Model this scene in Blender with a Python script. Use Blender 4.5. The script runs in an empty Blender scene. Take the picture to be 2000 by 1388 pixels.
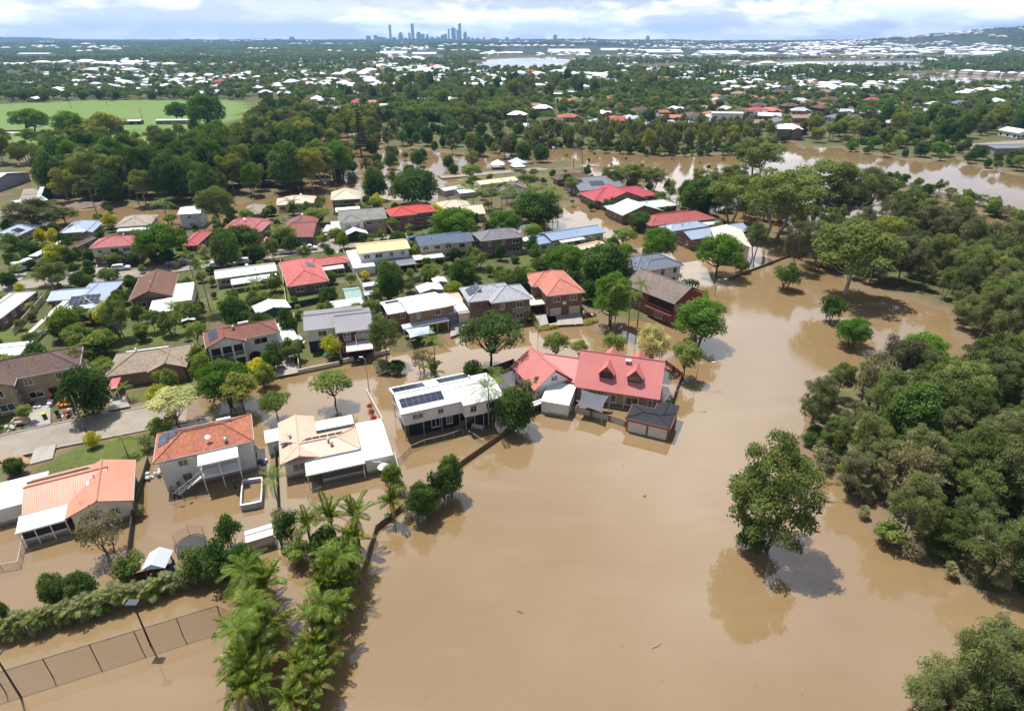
import bpy, bmesh, math, random
import numpy as np
from mathutils import Vector, Matrix

SC = bpy.context.scene
C = SC.collection
R = math.radians

# ------------------------------------------------------------------ camera, sky, sun, exposure
CAM_H, FPX = 55.0, 1166.0
PITCH = math.atan(616 / FPX)
CP, SP = math.cos(PITCH), math.sin(PITCH)
cam_d = bpy.data.cameras.new('camera'); cam = bpy.data.objects.new('camera', cam_d); C.objects.link(cam)
cam.location = (0, 0, CAM_H); cam.rotation_euler = (R(90) - PITCH, 0, 0)
cam_d.sensor_width = 36; cam_d.lens = FPX / 2000 * 36; cam_d.clip_start = 0.5; cam_d.clip_end = 60000
SC.camera = cam

SUN_EL, SUN_AZ = R(68), R(135)            # azimuth measured from +x: the sun stands behind and to the left
sun_dir = Vector((math.cos(SUN_EL) * math.cos(SUN_AZ), math.cos(SUN_EL) * math.sin(SUN_AZ), math.sin(SUN_EL)))
sd = bpy.data.lights.new('sun', 'SUN'); so = bpy.data.objects.new('sun', sd); C.objects.link(so)
sd.energy = 5.0; sd.angle = R(0.53); sd.color = (1.0, 0.97, 0.925)
so.rotation_euler = sun_dir.to_track_quat('Z', 'Y').to_euler(); so.location = (-200, 300, 400)

W = bpy.data.worlds.new('World'); SC.world = W; W.use_nodes = True
def nt_clear(nt):
    for n in list(nt.nodes): nt.nodes.remove(n)
class NT:
    """tiny helper for node trees"""
    def __init__(s, nt): s.nt = nt; nt_clear(nt)
    def n(s, typ, **kw):
        nd = s.nt.nodes.new(typ); ins = kw.pop('ins', {})
        for k, v in kw.items(): setattr(nd, k, v)
        for k, v in ins.items():
            sk = nd.inputs[k]
            if isinstance(v, bpy.types.NodeSocket): s.nt.links.new(v, sk)
            else: sk.default_value = v
        return nd
    def m(s, op, a, b=None, c=None, clamp=False):
        nd = s.nt.nodes.new('ShaderNodeMath'); nd.operation = op; nd.use_clamp = clamp
        for i, v in enumerate((a, b, c)):
            if v is None: continue
            if isinstance(v, bpy.types.NodeSocket): s.nt.links.new(v, nd.inputs[i])
            else: nd.inputs[i].default_value = v
        return nd.outputs[0]
    def mix(s, f, a, b, mode='MIX'):
        nd = s.nt.nodes.new('ShaderNodeMix'); nd.data_type = 'RGBA'; nd.blend_type = mode
        for k, v in ((0, f), (6, a), (7, b)):
            if isinstance(v, bpy.types.NodeSocket): s.nt.links.new(v, nd.inputs[k])
            else: nd.inputs[k].default_value = v if k == 0 else (tuple(v) + (1,))[:4]
        return nd.outputs[2]
    def noise(s, vec, scale, detail=4, rough=.55):
        nd = s.n('ShaderNodeTexNoise', ins={'Scale': scale, 'Detail': detail, 'Roughness': rough})
        if vec is not None: s.nt.links.new(vec, nd.inputs['Vector'])
        return nd.outputs[0]
    def ramp(s, f, a, b, lo=0., hi=1.):
        nd = s.n('ShaderNodeMapRange', interpolation_type='SMOOTHSTEP')
        s.nt.links.new(f, nd.inputs[0])
        for i, v in ((1, a), (2, b), (3, lo), (4, hi)): nd.inputs[i].default_value = v
        return nd.outputs[0]
    def link(s, a, b): s.nt.links.new(a, b)

t = NT(W.node_tree)
sky = t.n('ShaderNodeTexSky', sky_type='NISHITA', sun_disc=False, sun_elevation=SUN_EL,
          sun_rotation=R(90) - SUN_AZ, altitude=60, air_density=1.0, dust_density=1.3, ozone_density=1.6)
tc = t.n('ShaderNodeTexCoord')
rv = t.n('ShaderNodeVectorRotate', rotation_type='Z_AXIS', ins={'Vector': tc.outputs['Generated'], 'Angle': R(-75)}).outputs[0]
sx = t.n('ShaderNodeSeparateXYZ', ins={0: rv})
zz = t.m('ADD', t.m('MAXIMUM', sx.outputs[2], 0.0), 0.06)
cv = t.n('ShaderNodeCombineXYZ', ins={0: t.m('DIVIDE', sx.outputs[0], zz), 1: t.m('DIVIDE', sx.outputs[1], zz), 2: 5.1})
n1 = t.noise(cv.outputs[0], 0.5, 9, .52)
n2 = t.noise(t.n('ShaderNodeVectorMath', operation='ADD', ins={0: cv.outputs[0], 1: (0.2, 1.0, 0)}).outputs[0], 0.5, 7, .52)
n3 = t.noise(cv.outputs[0], 0.16, 3, .5)
lowv = t.n('ShaderNodeVectorMath', operation='MULTIPLY', ins={0: rv, 1: (7., 7., 24.)}).outputs[0]      # heaped clouds seen from the side, low over the horizon
p1 = t.noise(lowv, 1.0, 8, .58); p2 = t.noise(t.n('ShaderNodeVectorMath', operation='ADD', ins={0: lowv, 1: (.12, 0, .42)}).outputs[0], 1.0, 6, .58)
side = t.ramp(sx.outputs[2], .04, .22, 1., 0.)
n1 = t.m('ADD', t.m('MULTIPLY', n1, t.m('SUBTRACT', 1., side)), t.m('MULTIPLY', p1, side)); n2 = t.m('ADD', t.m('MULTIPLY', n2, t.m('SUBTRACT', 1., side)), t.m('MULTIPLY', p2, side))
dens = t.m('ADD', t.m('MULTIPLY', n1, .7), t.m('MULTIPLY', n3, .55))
low = t.ramp(sx.outputs[2], .02, .40, .10, 0.)               # broken cumulus: gaps close near the horizon, cover thinned overhead to weaken fill light
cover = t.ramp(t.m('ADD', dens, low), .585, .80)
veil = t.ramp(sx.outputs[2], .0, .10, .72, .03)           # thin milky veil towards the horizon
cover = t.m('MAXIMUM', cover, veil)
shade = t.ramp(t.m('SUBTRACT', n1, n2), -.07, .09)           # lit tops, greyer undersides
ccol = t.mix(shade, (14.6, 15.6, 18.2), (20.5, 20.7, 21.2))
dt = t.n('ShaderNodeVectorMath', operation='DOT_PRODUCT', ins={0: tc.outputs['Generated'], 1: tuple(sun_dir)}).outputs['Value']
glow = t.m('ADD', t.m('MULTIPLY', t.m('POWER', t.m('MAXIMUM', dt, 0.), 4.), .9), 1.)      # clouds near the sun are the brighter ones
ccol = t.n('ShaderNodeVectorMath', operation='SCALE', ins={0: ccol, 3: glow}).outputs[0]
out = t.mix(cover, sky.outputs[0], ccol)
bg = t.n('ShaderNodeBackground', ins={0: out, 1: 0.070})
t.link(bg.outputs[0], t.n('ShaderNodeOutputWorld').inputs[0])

SC.view_settings.view_transform = 'Standard'; SC.view_settings.look = 'None'
SC.view_settings.exposure = 0.42; SC.view_settings.gamma = 1.0; SC.view_settings.use_curve_mapping = False
SC.render.engine = 'CYCLES'
cy = SC.cycles
cy.use_denoising = True
try: cy.denoiser = 'OPENIMAGEDENOISE'
except Exception: pass
cy.max_bounces = 5; cy.diffuse_bounces = 2; cy.adaptive_threshold = .02; cy.glossy_bounces = 2; cy.transmission_bounces = 2
cy.transparent_max_bounces = 12; cy.volume_bounces = 0; cy.caustics_reflective = False; cy.caustics_refractive = False

# ------------------------------------------------------------------ geometry helpers
def P(u, v, z=0.0):
    """the point of the horizontal plane at height z that the photograph shows at (u, v)"""
    x = (u - 1000) / FPX; y = (694 - v) / FPX
    dy = CP + y * SP; dz = -SP + y * CP
    k = (z - CAM_H) / dz
    return Vector((x * k, dy * k, z))
def height_at(base, v):
    y = (694 - v) / FPX
    return CAM_H + (-SP + y * CP) / (CP + y * SP) * base.y
def px_size(base, z=0.0):
    """metres per photograph pixel at that point"""
    return (base.y * CP + (CAM_H - z) * SP) / FPX

class MB:
    def __init__(s): s.v = []; s.f = []
    def add(s, vs, fs):
        o = len(s.v); s.v += [tuple(p) for p in vs]; s.f += [tuple(i + o for i in f) for f in fs]; return s
    def box(s, x0, y0, z0, x1, y1, z1):
        return s.add([(x0, y0, z0), (x1, y0, z0), (x1, y1, z0), (x0, y1, z0), (x0, y0, z1), (x1, y0, z1), (x1, y1, z1), (x0, y1, z1)],
                     [(3, 2, 1, 0), (4, 5, 6, 7), (0, 1, 5, 4), (1, 2, 6, 5), (2, 3, 7, 6), (3, 0, 4, 7)])
    def prism(s, poly, z0, z1):
        n = len(poly)
        vs = [(p[0], p[1], z0) for p in poly] + [(p[0], p[1], z1) for p in poly]
        return s.add(vs, [tuple(range(n - 1, -1, -1)), tuple(range(n, 2 * n))] + [(i, (i + 1) % n, n + (i + 1) % n, n + i) for i in range(n)])
    def tube(s, pts, r, n=6, cap=True):
        pts = [Vector(p) for p in pts]; rr = r if isinstance(r, (list, tuple)) else [r] * len(pts)
        vs = []; fs = []
        for i, p in enumerate(pts):
            d = (pts[min(i + 1, len(pts) - 1)] - pts[max(i - 1, 0)]).normalized()
            a = d.cross(Vector((0, 0, 1)) if abs(d.z) < .9 else Vector((1, 0, 0))).normalized(); b = d.cross(a)
            for k in range(n):
                q = 2 * math.pi * k / n
                vs.append(p + (a * math.cos(q) + b * math.sin(q)) * rr[i])
        for i in range(len(pts) - 1):
            for k in range(n):
                fs.append((i * n + k, i * n + (k + 1) % n, (i + 1) * n + (k + 1) % n, (i + 1) * n + k))
        if cap: fs += [tuple(range(n - 1, -1, -1)), tuple(range((len(pts) - 1) * n, len(pts) * n))]
        return s.add(vs, fs)
    def lathe(s, prof, n=12, at=(0, 0, 0)):
        vs = []; fs = []
        for r_, z in prof:
            for k in range(n):
                q = 2 * math.pi * k / n; vs.append((at[0] + r_ * math.cos(q), at[1] + r_ * math.sin(q), at[2] + z))
        for i in range(len(prof) - 1):
            for k in range(n): fs.append((i * n + k, i * n + (k + 1) % n, (i + 1) * n + (k + 1) % n, (i + 1) * n + k))
        fs += [tuple(range(n - 1, -1, -1)), tuple(range((len(prof) - 1) * n, len(prof) * n))]
        return s.add(vs, fs)
    def mesh(s, name, mat, smooth=False, uv=True):
        me = bpy.data.meshes.new(name); me.from_pydata(s.v, [], s.f)
        for m_ in (mat if isinstance(mat, (list, tuple)) else [mat]): me.materials.append(m_)
        if uv: auto_uv(me)
        if smooth: me.polygons.foreach_set('use_smooth', [True] * len(me.polygons))
        me.update(); return me
    def build(s, name, mat, parent=None, smooth=False, uv=True):
        return link(name, s.mesh(name, mat, smooth, uv), parent)

def auto_uv(me):
    """metric UVs: u runs level along each face, v up its slope"""
    n = len(me.loops)
    if n == 0: return
    uvl = me.uv_layers.new(name='uv')
    out = [0.0] * (2 * n)
    vs = me.vertices; lo = me.loops
    for p in me.polygons:
        nn = p.normal
        if abs(nn.z) > .985: tx, ty = Vector((1, 0, 0)), Vector((0, 1, 0))
        else:
            tx = Vector((-nn.y, nn.x, 0)).normalized(); ty = nn.cross(tx)
        for li in p.loop_indices:
            c = vs[lo[li].vertex_index].co
            out[2 * li] = c.dot(tx); out[2 * li + 1] = c.dot(ty)
    uvl.data.foreach_set('uv', out)

def link(name, data, parent=None, loc=None, rz=None, scale=None):
    o = bpy.data.objects.new(name, data); C.objects.link(o)
    if parent is not None: o.parent = parent
    if loc is not None: o.location = loc
    if rz is not None: o.rotation_euler = (0, 0, rz)
    if scale is not None: o.scale = scale
    return o
def tag(o, label, cat, group=None):
    o['label'] = label; o['category'] = cat
    if group: o['group'] = group
    return o
def thing(name, label, cat, loc=(0, 0, 0), rz=0, group=None, scale=None):
    return tag(link(name, None, None, loc, rz, scale), label, cat, group)
def struct(o, kind='structure'): o['kind'] = kind; return o

# ------------------------------------------------------------------ materials
def new_mat(name):
    m_ = bpy.data.materials.new(name); m_.use_nodes = True
    return m_, NT(m_.node_tree)
def finish(t, shader, disp=None):
    o = t.n('ShaderNodeOutputMaterial'); t.link(shader, o.inputs[0]); return o
_mats = {}
def cached(fn):
    def g(*a, **k):
        key = (fn.__name__, a, tuple(sorted(k.items())))
        if key not in _mats: _mats[key] = fn(*a, **k)
        return _mats[key]
    return g
def principled(t, col, rough=.7, spec=.3, normal=None, metal=0.):
    ins = {'Base Color': col if isinstance(col, bpy.types.NodeSocket) else tuple(col) + (1,), 'Metallic': metal, 'Specular IOR Level': spec}
    ins['Roughness'] = rough
    nd = t.n('ShaderNodeBsdfPrincipled', ins=ins)
    if normal is not None: t.link(normal, nd.inputs['Normal'])
    return nd.outputs[0]
def bump(t, h, strength=.5, dist=.05):
    return t.n('ShaderNodeBump', ins={'Strength': strength, 'Distance': dist, 'Height': h}).outputs[0]
def obj_rand(t): return t.n('ShaderNodeObjectInfo').outputs['Random']
def scl(c, k): return tuple(x * k for x in c)

def tide(t, c, tc):
    """brown silt left on a wall by the higher flood, with a ragged upper edge"""
    z = t.n('ShaderNodeSeparateXYZ', ins={0: tc.outputs['Object']}).outputs[2]; n = t.noise(tc.outputs['Object'], 1.6, 5, .65)
    k = t.ramp(t.m('ADD', z, t.m('MULTIPLY', n, -.7)), -.05, .35, 1., 0.)
    return t.mix(t.m('MULTIPLY', k, .75), c, (.20, .145, .095))
@cached
def plain(col, rough=.7, spec=.3, dirt=.25, metal=0., mud=False):
    m_, t = new_mat('paint')
    tc = t.n('ShaderNodeTexCoord')
    n = t.ramp(t.noise(tc.outputs['Object'], .9, 5), .35, .75)
    n2 = t.ramp(t.noise(tc.outputs['Object'], 5.0, 3), .3, .8)
    c = t.mix(t.m('MULTIPLY', n, dirt), col, scl(col, .55))
    c = t.mix(t.m('MULTIPLY', n2, dirt * .5), c, scl(col, .7))
    if mud: c = tide(t, c, tc)
    finish(t, principled(t, c, rough, spec, metal=metal)); return m_
@cached
def tile(col, dirt=.4):
    """interlocking roof tiles, courses up the slope"""
    m_, t = new_mat('roof_tile')
    uv = t.n('ShaderNodeUVMap').outputs[0]
    s = t.n('ShaderNodeSeparateXYZ', ins={0: uv})
    vr = t.m('DIVIDE', s.outputs[1], .34); ur = t.m('DIVIDE', s.outputs[0], .30)
    fv = t.m('FRACT', vr); fu = t.m('FRACT', ur)
    h = t.m('ADD', t.m('SUBTRACT', 1., fv), t.m('MULTIPLY', t.m('SINE', t.m('MULTIPLY', fu, 6.283)), .35))
    cell = t.n('ShaderNodeCombineXYZ', ins={0: t.m('FLOOR', ur), 1: t.m('FLOOR', vr)})
    wn = t.n('ShaderNodeTexWhiteNoise', noise_dimensions='2D', ins={'Vector': cell.outputs[0]}).outputs[0]
    tc = t.n('ShaderNodeTexCoord')
    big = t.ramp(t.noise(tc.outputs['Object'], .35, 6, .6), .38, .72)
    c = t.mix(t.m('MULTIPLY', wn, .8), scl(col, 1.08), scl(col, .66))
    c = t.mix(t.m('MULTIPLY', big, dirt), c, tuple(x * .5 + .02 for x in col))
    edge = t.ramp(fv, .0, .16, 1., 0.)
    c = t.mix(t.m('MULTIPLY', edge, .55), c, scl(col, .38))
    finish(t, principled(t, c, .78, .25, bump(t, h, .8, .05))); return m_
@cached
def metal_roof(col, dirt=.2, pitch_=.25, rough=.42):
    """painted corrugated or ribbed sheeting running up the slope"""
    m_, t = new_mat('metal_sheet')
    uv = t.n('ShaderNodeUVMap').outputs[0]
    s = t.n('ShaderNodeSeparateXYZ', ins={0: uv})
    fu = t.m('FRACT', t.m('DIVIDE', s.outputs[0], pitch_))
    h = t.m('POWER', t.m('ABSOLUTE', t.m('SINE', t.m('MULTIPLY', fu, 3.1416))), 6.)
    tc = t.n('ShaderNodeTexCoord')
    big = t.ramp(t.noise(tc.outputs['Object'], .3, 6, .65), .4, .75)
    st = t.noise(t.n('ShaderNodeVectorMath', operation='MULTIPLY', ins={0: uv, 1: (3.2, .12, 1)}).outputs[0], 1.0, 3)
    sheet = t.n('ShaderNodeTexWhiteNoise', noise_dimensions='1D', ins={'W': t.m('FLOOR', t.m('DIVIDE', s.outputs[0], .78))}).outputs[0]
    c = t.mix(t.m('MULTIPLY', sheet, .12), col, scl(col, .72))
    c = t.mix(t.m('MULTIPLY', big, dirt), c, scl(col, .55))
    c = t.mix(t.m('MULTIPLY', t.ramp(st, .45, .8), dirt), c, tuple(x * .5 + .03 for x in col))
    fade = t.ramp(t.noise(tc.outputs['Object'], .16, 3, .5), .4, .7)
    c = t.mix(t.m('MULTIPLY', fade, .22), c, tuple(min(.85, x * 1.25 + .06) for x in col))
    c = t.mix(t.m('MULTIPLY', h, .25), c, scl(col, .6))
    finish(t, principled(t, c, rough, .4, bump(t, h, .6, .04))); return m_
@cached
def brick(col, mud=True):
    m_, t = new_mat('brickwork')
    uv = t.n('ShaderNodeUVMap').outputs[0]
    b = t.n('ShaderNodeTexBrick', ins={'Vector': uv, 'Color1': scl(col, 1.15) + (1,), 'Color2': scl(col, .75) + (1,), 'Mortar': scl((.42, .38, .34), .8) + (1,),
            'Scale': 1.0, 'Mortar Size': .008, 'Brick Width': .24, 'Row Height': .086})
    tc = t.n('ShaderNodeTexCoord')
    big = t.ramp(t.noise(tc.outputs['Object'], .5, 5), .4, .75)
    c = t.mix(t.m('MULTIPLY', big, .3), b.outputs[0], scl(col, .6))
    if mud: c = tide(t, c, tc)
    finish(t, principled(t, c, .85, .2)); return m_
@cached
def board(col, step=.18, vertical=False, mud=False):
    """weatherboard or paling cladding"""
    m_, t = new_mat('cladding')
    uv = t.n('ShaderNodeUVMap').outputs[0]
    s = t.n('ShaderNodeSeparateXYZ', ins={0: uv})
    q = t.m('DIVIDE', s.outputs[0 if vertical else 1], step); f = t.m('FRACT', q)
    wn = t.n('ShaderNodeTexWhiteNoise', noise_dimensions='1D', ins={'W': t.m('FLOOR', q)}).outputs[0]
    tc = t.n('ShaderNodeTexCoord')
    big = t.ramp(t.noise(tc.outputs['Object'], .6, 5), .4, .75)
    c = t.mix(t.m('MULTIPLY', wn, .35 if vertical else .12), col, scl(col, .6))
    c = t.mix(t.m('MULTIPLY', big, .3), c, scl(col, .6))
    c = t.mix(t.m('MULTIPLY', t.ramp(f, .0, .14, 1., 0.), .6), c, scl(col, .4))
    if mud: c = tide(t, c, tc)
    finish(t, principled(t, c, .7, .25, bump(t, f, .5, .03))); return m_
@cached
def foliage(c1, c2, transl=.3, gloss=.0):
    m_, t = new_mat('foliage')
    a = t.n('ShaderNodeAttribute', attribute_name='shade').outputs['Fac']
    r_ = obj_rand(t)
    c = t.mix(a, c1, c2)
    c = t.mix(1.0, c, t.mix(r_, (1.45, 1.55, 1.38), (2.6, 2.5, 2.15)), 'MULTIPLY')
    d = t.n('ShaderNodeBsdfDiffuse', ins={0: c, 1: .5})
    tr = t.n('ShaderNodeBsdfTranslucent', ins={0: t.mix(1., c, (1.5, 1.45, .6), 'MULTIPLY')})
    mx = t.n('ShaderNodeMixShader', ins={0: transl, 1: d.outputs[0], 2: tr.outputs[0]}).outputs[0]
    if gloss > 0:
        g = t.n('ShaderNodeBsdfGlossy', ins={0: (1, 1, .95, 1), 1: .42})
        mx = t.n('ShaderNodeMixShader', ins={0: gloss, 1: mx, 2: g.outputs[0]}).outputs[0]
    finish(t, mx); return m_
@cached
def bark(col):
    m_, t = new_mat('bark')
    tc = t.n('ShaderNodeTexCoord')
    v = t.n('ShaderNodeVectorMath', operation='MULTIPLY', ins={0: tc.outputs['Object'], 1: (6, 6, 1)}).outputs[0]
    n = t.ramp(t.noise(v, 1.2, 5), .35, .7)
    finish(t, principled(t, t.mix(n, col, scl(col, .5)), .9, .15, bump(t, n, .4, .03))); return m_
@cached
def chainlink(col):
    m_, t = new_mat('wire_mesh')
    uv = t.n('ShaderNodeUVMap').outputs[0]
    s = t.n('ShaderNodeSeparateXYZ', ins={0: uv})
    a = t.m('FRACT', t.m('MULTIPLY', t.m('ADD', s.outputs[0], s.outputs[1]), 14.)); b = t.m('FRACT', t.m('MULTIPLY', t.m('SUBTRACT', s.outputs[0], s.outputs[1]), 14.))
    w = t.m('MAXIMUM', t.m('LESS_THAN', a, .07), t.m('LESS_THAN', b, .07))
    tr = t.n('ShaderNodeBsdfTransparent'); d = principled(t, col, .6, .3)
    finish(t, t.n('ShaderNodeMixShader', ins={0: w, 1: tr.outputs[0], 2: d}).outputs[0]); return m_

GLASS = None
def make_glass():
    m_, t = new_mat('window_glass')
    r_ = obj_rand(t)
    c = t.mix(t.ramp(r_, .55, .6), (.012, .015, .02), (.16, .15, .13))
    return_ = principled(t, c, .06, .8); finish(t, return_); return m_
GLASS = make_glass()
WHITE = plain((.80, .79, .76)); CREAM = plain((.66, .58, .43)); GREYP = plain((.30, .31, .32)); DARK = plain((.025, .026, .03), .5)
STEEL = plain((.42, .43, .44), .45, .5, .2, .6); TIMBER = board((.16, .10, .065), .12, True); ALU = plain((.62, .63, .64), .4, .5, .1, .5)
CONC = plain((.36, .33, .29), .9, .2, .5)
# ------------------------------------------------------------------ terrain, flood water, roads
def wpoly(px): return np.array([P(u, v)[:2] for u, v in px])
def inside(poly, X, Y):
    r_ = np.zeros(X.shape, bool); n = len(poly); j = n - 1
    for i in range(n):
        xi, yi = poly[i]; xj, yj = poly[j]
        if yi != yj:
            c = ((yi > Y) != (yj > Y)) & (X < (xj - xi) * (Y - yi) / (yj - yi) + xi); r_ ^= c
        j = i
    return r_
def inside1(poly, x, y):
    r_ = False; n = len(poly); j = n - 1
    for i in range(n):
        xi, yi = poly[i]; xj, yj = poly[j]
        if (yi > y) != (yj > y) and x < (xj - xi) * (y - yi) / (yj - yi) + xi: r_ = not r_
        j = i
    return r_
def edge_dist(poly, X, Y):
    d = np.full(X.shape, 1e9); n = len(poly)
    for i in range(n):
        a = poly[i]; b = poly[(i + 1) % n]; ab = b - a; L = ab.dot(ab) + 1e-9
        k = np.clip(((X - a[0]) * ab[0] + (Y - a[1]) * ab[1]) / L, 0, 1)
        d = np.minimum(d, np.hypot(X - a[0] - k * ab[0], Y - a[1] - k * ab[1]))
    return d
_rs = np.random.RandomState(5)
_lat = _rs.rand(64, 64)
def vnoise(X, Y, s):
    x = X / s; y = Y / s; xi = np.floor(x).astype(int); yi = np.floor(y).astype(int); fx = x - xi; fy = y - yi
    fx = fx * fx * (3 - 2 * fx); fy = fy * fy * (3 - 2 * fy)
    g = lambda a, b: _lat[a % 64, b % 64]
    return (g(xi, yi) * (1 - fx) + g(xi + 1, yi) * fx) * (1 - fy) + (g(xi, yi + 1) * (1 - fx) + g(xi + 1, yi + 1) * fx) * fy
def fbm(X, Y, s): return vnoise(X, Y, s) * .5 + vnoise(X + 37, Y + 11, s * .47) * .3 + vnoise(X + 5, Y + 71, s * .21) * .2

LAND = [
 [(-300,905),(-60,872),(60,846),(180,803),(260,790),(390,768),(480,742),(570,733),(690,702),(735,694),(800,692),(850,668),(900,655),(960,640),(1030,645),(1040,614),(1130,614),(1170,644),(1235,628),(1300,625),(1340,600),(1335,570),(1310,530),(1245,490),(1215,475),(1170,462),(1120,470),(1060,480),(1020,470),(1000,440),(900,432),(880,415),(830,395),(760,392),(720,387),(640,404),(560,404),(470,425),(440,440),(330,430),(300,440),(130,434),(90,440),(0,446),(-300,450)],
 [(-300,455),(0,450),(60,437),(120,420),(140,400),(110,380),(60,300),(-300,300)],
 [(860,395),(870,360),(930,345),(1130,335),(1130,395),(1095,408),(1105,425),(1020,440),(930,435),(880,415)],
 [(1130,345),(1260,352),(1300,390),(1370,420),(1450,440),(1450,478),(1350,482),(1300,455),(1200,425),(1150,395)],
 [(850,345),(930,330),(1060,316),(1125,309),(1150,330),(1130,350),(930,350)],
 [(-300,985),(-60,925),(60,900),(150,870),(330,835),(335,850),(300,880),(268,905),(215,900),(90,925),(-60,950),(-300,1010)],
 [(1565,860),(1640,965),(1730,1065),(1870,1135),(2040,1180),(2400,1230),(2400,760),(2000,720),(1900,690),(1840,690),(1700,735),(1600,745)],
 [(1590,505),(1660,560),(1760,590),(1840,605),(1880,690),(2000,700),(2400,760),(2400,560),(1950,520),(1870,478),(1760,450),(1680,470)],
 [(1750,1420),(2100,1300),(2300,1500),(1800,1500)],
 [(1340,425),(1480,440),(1560,470),(1580,505),(1520,490),(1440,480)],
 [(1730,352),(1840,378),(1930,402),(2010,430),(2200,470),(2200,480),(2000,445),(1900,412),(1820,392),(1725,365)],
 [(-1500,225),(4000,225),(4000,350),(2000,346),(1900,325),(1860,308),(1800,318),(1700,302),(1640,290),(1560,288),(1540,275),(1440,300),(1350,305),(1200,300),(1100,288),(1080,285),(1000,300),(940,310),(880,300),(780,290),(740,300),(720,252),(640,262),(620,290),(560,300),(540,382),(440,405),(300,405),(140,402),(60,300),(-1500,300)],
]
LAWN = [[(250,790),(385,768),(383,742),(255,772)], [(244,683),(295,632),(378,632),(382,668)], [(405,600),(420,572),(555,556),(560,582),(430,606)],
 [(583,712),(662,700),(660,684),(580,696)], [(548,530),(556,600),(640,600),(560,560)], [(28,556),(92,548),(100,530),(45,535)],
 [(60,930),(150,875),(330,838),(300,882),(265,905),(200,905)], [(-40,900),(60,880),(70,905),(0,925)], [(700,560),(720,540),(705,525)], [(800,455),(840,440),(880,440),(840,462)],
 [(-600,292),(-200,200),(0,205),(200,196),(330,196),(480,198),(500,215),(420,262),(300,290),(120,300)], [(655,440),(730,425),(740,440),(680,450)], [(150,650),(260,640),(230,690)],
 [(770,512),(830,500),(850,520)], [(1000,505),(1060,495),(1060,512),(1010,520)], [(1070,180),(1180,178),(1230,185),(1150,195),(1070,195)], [(-300,640),(60,640),(40,690),(-300,700)],
 [(-300,780),(20,800),(40,842),(-300,890)], [(1230,560),(1290,610),(1200,620),(1160,600)], [(630,274),(690,264),(700,272),(640,284)]]
LAND = [wpoly(p) for p in LAND]; LAWN = [wpoly(p) for p in LAWN]

def ground_grid(name, x0, x1, y0, y1, step, hfun, mat):
    nx = int((x1 - x0) / step) + 1; ny = int((y1 - y0) / step) + 1
    X, Y = np.meshgrid(np.linspace(x0, x1, nx), np.linspace(y0, y1, ny))
    Z, lawn, mud = hfun(X, Y)
    idx = np.arange(nx * ny).reshape(ny, nx)
    q = np.stack([idx[:-1, :-1], idx[:-1, 1:], idx[1:, 1:], idx[1:, :-1]], -1).reshape(-1, 4)
    q = q[Z.ravel()[q].max(1) > -.2]
    used = np.zeros(nx * ny, bool); used[q.ravel()] = True
    remap = np.cumsum(used) - 1; q = remap[q]
    co = np.stack([X.ravel(), Y.ravel(), Z.ravel()], -1)[used]
    me = bpy.data.meshes.new(name)
    me.vertices.add(len(co)); me.vertices.foreach_set('co', co.astype(np.float32).ravel())
    me.loops.add(q.size); me.loops.foreach_set('vertex_index', q.ravel().astype(np.int32))
    me.polygons.add(len(q)); me.polygons.foreach_set('loop_start', np.arange(0, q.size, 4, dtype=np.int32)); me.polygons.foreach_set('loop_total', np.full(len(q), 4, np.int32))
    me.update(calc_edges=True)
    for nm, arr in (('lawn', lawn), ('mud', mud)):
        at = me.attributes.new(nm, 'FLOAT', 'POINT'); at.data.foreach_set('value', arr.ravel()[used].astype(np.float32))
    me.polygons.foreach_set('use_smooth', np.ones(len(q), bool)); me.materials.append(mat)
    return link(name, me)

def ground_material():
    m_, t = new_mat('earth_and_grass')
    tc = t.n('ShaderNodeTexCoord').outputs['Object']
    lawn = t.n('ShaderNodeAttribute', attribute_name='lawn').outputs['Fac']; mud = t.n('ShaderNodeAttribute', attribute_name='mud').outputs['Fac']
    n1 = t.noise(tc, .12, 6, .62); n2 = t.noise(tc, 1.3, 6, .7); n3 = t.noise(tc, .04, 4)
    c = t.mix(t.ramp(n2, .3, .7), (.060, .080, .022), (.115, .110, .052))
    c = t.mix(t.ramp(n1, .52, .70), c, (.16, .125, .085))
    l = t.mix(t.ramp(n2, .25, .75), (.070, .098, .022), (.125, .140, .042))
    l = t.mix(t.m('MULTIPLY', t.ramp(n1, .5, .75), .6), l, (.17, .155, .07))
    c = t.mix(t.m('MULTIPLY', t.m('ADD', lawn, t.m('MULTIPLY', t.m('SUBTRACT', n1, .5), .6), clamp=True), lawn, clamp=True), c, l)
    fld = t.mix(t.ramp(n1, .35, .7), (.115, .190, .052), (.165, .220, .070))
    c = t.mix(t.m('SUBTRACT', lawn, 1., clamp=True), c, fld)
    c = t.mix(t.m('MULTIPLY', mud, t.ramp(n1, .25, .6)), c, (.185, .13, .08))
    finish(t, principled(t, c, .95, .1, bump(t, n2, .5, .08))); return m_
GROUND = ground_material()

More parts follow.
